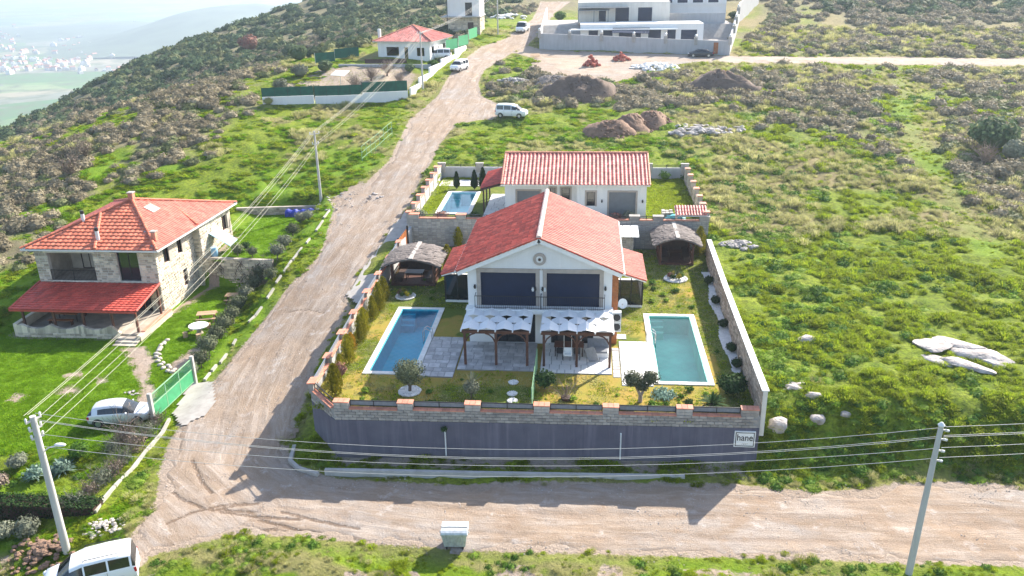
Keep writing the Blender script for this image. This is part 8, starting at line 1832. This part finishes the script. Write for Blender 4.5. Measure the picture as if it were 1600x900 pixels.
# rock gardens before the gazebos
for (x, y, r, lb, sd_) in ((-14.3,61.6,.8,'white stone island with small shrubs before the left gazebo',51),(7.7,66.6,.95,'white stone island with small shrubs before the right gazebo',52)):
    white_ring(x, y, YZ, r, lb, 30, sd_); rg = random.Random(sd_)
    for k in range(6): a = k*1.05; plant('dwarf_shrub', (x+r*.5*math.cos(a),y+r*.45*math.sin(a),YZ+.05), f'dwarf shrub in the {lb.split(" with")[0]} before the {"left" if x < 0 else "right"} gazebo', 'shrub', leaves(160,.28,.06,sd_*10+k,.5,1.1,.4,.28,.5), ('green_leaf','olive','thuja','red_twig','dark_leaf','thuja')[k], 1, group='dwarf shrubs of the rock islands')
for (x, y, z, r, m_, lb, s) in ((4.2,76.2,Z2,.8,'grey_leaf','grey bushy shrub at the right front corner of the upper villa',461),(2.9,76.0,Z2,.7,'red_twig','brownish bare shrub below the upper villa shutter',462),(-15.9,76.2,Z2,.85,'grey_leaf','grey shrub at the near corner of the pale pool garden',463),(-13.6,75.9,Z2,.8,'red_twig','dark twiggy shrub hanging over the dividing wall by the pale pool',464),(-10.4,75.8,Z2,.7,'dark_leaf','dark shrub right of the pale pool on the dividing wall',465),(8.9,92.4,Z2,.8,'green_leaf','green bush at the rear wall of the upper garden',466)): plant('garden_shrub', (x,y,z), lb, 'shrub', leaves(600,r,.08,s,.6,.85,.4,r*.7,.5), m_)
# wall plant on the rendered wall
plant('wall_plant', (-8.1,42.55,2.25), 'small green plant growing out of the rendered wall by the left drain pipe', 'plant', leaves(200,.24,.05,471,.5,1.0,.3,.0,.5), 'dark_leaf')
# olives and shrubs down the left side of the uphill road
RS = [(482,345,.9,'grey_leaf'),(470,352,1.0,'grey_leaf'),(458,368,1.0,'olive'),(446,388,1.1,'grey_leaf'),(434,405,1.1,'grey_leaf'),(420,425,1.2,'bare_twig'),(408,438,1.1,'olive'),(398,455,1.2,'olive'),(386,470,1.1,'grey_leaf'),(374,488,1.2,'olive'),(364,503,1.1,'olive'),(352,520,1.2,'olive'),(340,535,1.1,'olive'),(328,556,1.3,'olive'),(315,575,1.1,'olive'),(300,590,.9,'grey_leaf'),(425,440,.9,'olive'),(372,362,.9,'olive'),(395,372,.8,'olive'),(385,352,.7,'dark_leaf')]
RSP = [(-28.93, 82.28, 3.03),(-30.01, 82.82, 2.37),(-29.66, 79.28, 2.36),(-29.05, 75.19, 2.36),(-28.81, 72.30, 2.25),(-29.74, 72.05, 1.04),(-30.58, 72.02, 0.19),(-30.89, 70.94, -0.50),(-30.70, 68.54, -0.50),(-30.34, 65.85, -0.50),(-30.06, 63.72, -0.49),(-29.81, 61.48, -0.50),(-29.67, 59.58, -0.50),(-29.23, 57.10, -0.50),(-28.97, 55.00, -0.50),(-29.01, 53.41, -0.50),(-28.00, 68.28, 1.53),(-32.98, 73.06, 2.25),(-31.41, 72.75, 2.25),(-32.76, 74.59, 2.25)]
SM = {m_: [merge((leaves(700,.75,.085,480+i,.6,.9,.4,.75,.55),(0,0,0)), (sprays(60,1.15,.5,.025,490+i,.05),(0,0,0))).mesh('crown', M[m_]) for i in range(2)] for m_ in ('grey_leaf','olive','dark_leaf')}; SM['bare_twig'] = [twigs(40,.8,1.4,499,.015,.4).mesh('crown', M['bare_twig'])]
ORD = ['topmost','second','third','fourth','fifth','sixth','seventh','eighth','ninth','tenth','eleventh','twelfth','thirteenth','fourteenth','fifteenth','lowest']
for k, (p, (_, _, s, m_)) in enumerate(zip(RSP, RS)):
    kind = {'grey_leaf':'dusty grey','olive':'olive green','dark_leaf':'dark green','bare_twig':'bare brown'}[m_]
    lb = f'{kind} shrub, {ORD[k]} down the row between kerb and stone house garden' if k < 16 else f'{kind} shrub at the {("wall corner beside the kerb","foot of the pale awning","middle of the retaining wall top","edge of the raised lawn")[k-16]}'
    plant('roadside_shrub', (p[0],p[1],gz(p[0],p[1])), lb, 'shrub', SM[m_][k % len(SM[m_])], None, s, [([(0,0,-.1),(.03,0,.5)],[.06,.04])], group='shrubs between kerb and stone house garden', rz=k*1.3)
LS = [(-28.46, 46.74, -0.50),(-28.24, 45.27, -0.49),(-28.22, 43.71, -0.49),(-28.14, 42.13, -0.51),(-28.15, 40.79, -0.55),(-28.22, 39.61, -0.56),(-28.28, 38.47, -0.57),(-28.35, 37.41, -0.60),(-29.37, 44.42, -0.50),(-29.48, 43.20, -0.50)]
for k, p in enumerate(LS): plant('twiggy_bush', (p[0],p[1],gz(p[0],p[1])), f'bare grey brown bush, {ORD[k]} along the kerb below the green gate', 'bush', merge((twigs(46,.7,1.25,510+k%3,.013,.5),(0,0,0)), (leaves(260,.7,.06,515+k%3,0,.8,.4,.55,.6),(0,0,0))), 'grey_leaf' if k % 2 else 'bare_twig', .8+.25*((k*7)%3)/2, group='bare bushes below the green gate', rz=k)
plant('bare_tree', (-29.6,44.9,-.5), 'bare pale branched tree in front of the silver car', 'tree', twigs(26,1.0,2.3,521,.016,.3), 'bare_twig', 1, [([(0,0,-.1),(0,0,.5)],[.07,.05])], crown='twigs')
for k, (q, r, m_, lb) in enumerate((((-32.99, 40.45, -0.80),.95,'blue_leaf','blue green agave like plant left of the concrete pole'),((-31.74, 41.27, -0.69),1.0,'blue_leaf','blue green bush right behind the concrete pole'),((-34.74, 41.49, -0.73),.9,'grey_leaf','pale dry bush at the left edge above the hedge'),((-31.32, 42.49, -0.54),.9,'green_leaf','leafy green bush below the silver car'),((-30.12, 35.35, -0.94),1.0,'grey_leaf','grey green bush below the clipped dark hedge'),((-31.43, 35.21, -1.08),.9,'grey_leaf','grey bush at the left edge below the hedge'),((-34.72, 39.58, -0.92),.8,'bare_twig','dry pale stems at the left edge'))):
    lf = sprays(120,1.0,.2,.05,530+k,.2) if k < 2 else leaves(700,.8,.085,530+k,.6,.8,.4,.5,.5)
    plant('garden_bush', (q[0],q[1],gz(q[0],q[1])), lb, 'bush', merge((lf,(0,0,0)),(leaves(300,.7,.1,540+k,.5,.7,.4,.4,.5),(0,0,0))), m_, r)
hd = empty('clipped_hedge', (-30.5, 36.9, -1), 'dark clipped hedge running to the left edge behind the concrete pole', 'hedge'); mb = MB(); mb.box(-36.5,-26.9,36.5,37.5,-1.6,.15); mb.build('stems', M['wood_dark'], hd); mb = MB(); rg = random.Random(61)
for i in range(7000):
    f = rg.random(); c = Vector((rg.uniform(-36.6,-26.8), 36.45+rg.choice((0,1.1,rg.uniform(0,1.1))), rg.uniform(-1.2,.25))) if f < .6 else Vector((rg.uniform(-36.6,-26.8), rg.uniform(36.4,37.6), .2+rg.uniform(-.05,.12))); u = Vector((rg.gauss(0,1),rg.gauss(0,1),rg.gauss(0,1))).normalized(); w = u.cross(Vector((0,.3,1))).normalized(); mb.add([c-u*.06,c+w*.05,c+u*.07,c-w*.05], [(0,1,2,3)])
mb.build('foliage', M['dark_leaf'], hd)
# single trees and bushes on the hillsides
for (q, r, m_, lb, kind) in (((-127.30, 208.01, -6.84),1.9,'maquis','dark round bush alone on the crest of the left hillside','b'),((-62.18, 94.47, 4.46),1.6,'bare_twig','wide bare grey tree on the hillside above the stone house','t'),((-63.50, 100.39, 5.34),1.3,'bare_twig','small reddish bare tree behind the wide bare tree','t'),((-95.99, 239.30, 6.00),3.4,'red_twig','reddish leafless tree crown on the far slope','b'),((47.90, 102.73, 6.39),3.0,'maquis','large dark green bush on the right slope','b'),((48.76, 99.03, 6.07),1.8,'grey_leaf','grey bush beside the large dark bush on the right slope','b'),((44.75, 97.10, 5.90),1.4,'bare_twig','pale bare shrub before the large dark bush','t'),((-44.74, 125.48, 9.47),1.5,'grey_leaf','grey tree behind the left end of the green netting','b'),((-47.22, 128.46, 10.01),1.5,'grey_leaf','grey olive tree at the left of the allotment','b'),((-41.63, 126.68, 9.47),1.5,'maquis','dark green tree behind the middle of the green netting','b'),((-43.49, 139.61, 11.57),1.6,'maquis','dark tree left of the white parasol','b'),((-46.65, 136.42, 11.15),1.6,'grey_leaf','grey tree at the upper left of the allotment','b'),((-36.04, 130.20, 9.73),1.4,'bare_twig','bare fruit tree in the middle of the allotment','t'),((-34.88, 136.10, 10.63),1.3,'bare_twig','bare fruit tree right of the white parasol','t'),((-32.82, 138.76, 11.00),1.4,'bare_twig','bare fruit tree below the bungalow','t'),((-29.74, 134.14, 10.16),1.1,'bare_twig','bare fruit tree near the allotment pole','t'),((-29.58, 141.39, 11.29),1.2,'maquis','dark bush beside the allotment pole','b'),((-26.27, 144.85, 11.60),1.0,'green_leaf','green conical bush by the white side wall','b'),((-25.13, 147.42, 11.84),.9,'olive','olive green bush beside the road verge wall','b'),((-74.68, 212.61, 6.50),2.6,'maquis','first dark clump on the far slope left of the bungalow','b'),((-51.85, 151.83, 12.08),2.0,'maquis','second dark clump on the far slope left of the bungalow','b'),((-46.67, 120.98, 8.93),.8,'grass_dry','straw coloured bush at the foot of the netted fence','b'),((23.43, 199.51, 15.58),1.3,'green_leaf','green shrub on the terrace of the modern villa','b'),((32.21, 198.73, 15.54),1.2,'dark_leaf','dark shrub at the right of the modern villa terrace','b'),((-6.42, 202.88, 15.40),1.6,'green_leaf','tall green shrub at the left corner of the modern villa','b')):
    x, y, z = q; z = gz(x,y)
    if kind == 'b': plant('hillside_bush' if r > 1.2 else 'small_bush', (x,y,z), lb, 'bush', leaves(900,.9,.10,int(x*7)%97,.75,.8,.35,.55,.3), m_, r, [([(0,0,-.1),(0,0,.4)],[.08,.05])])
    else: plant('bare_tree', (x,y,z), lb, 'tree', merge((twigs(40,1,1.5,int(y*3)%91,.018,.2),(0,0,.35)),(leaves(350,.85,.05,int(y*5)%83,0,.75,.3,1.15,.5),(0,0,0))), m_, r, [([(0,0,-.1),(.03,0,.6)],[.12*r,.07*r])], crown='twigs')
# ---------------------------------------------------------------- haze
hz_ = MB(); hz_.box(-10000, 5200, -600, 9900, PLAIN_Z-25, 75)
def haze_mat():
    m = bpy.data.materials.new('haze'); m.use_nodes = True; t = m.node_tree; t.nodes.remove(t.nodes['Principled BSDF'])
    v = t.nodes.new('ShaderNodeVolumePrincipled'); v.inputs['Color'].default_value = (.64, .77, .92, 1); v.inputs['Density'].default_value = HAZE; v.inputs['Anisotropy'].default_value = .35
    t.links.new(v.outputs[0], t.nodes['Material Output'].inputs['Volume']); return m
HAZE = .00027
tag(hz_.build('haze', haze_mat()), kind='stuff')
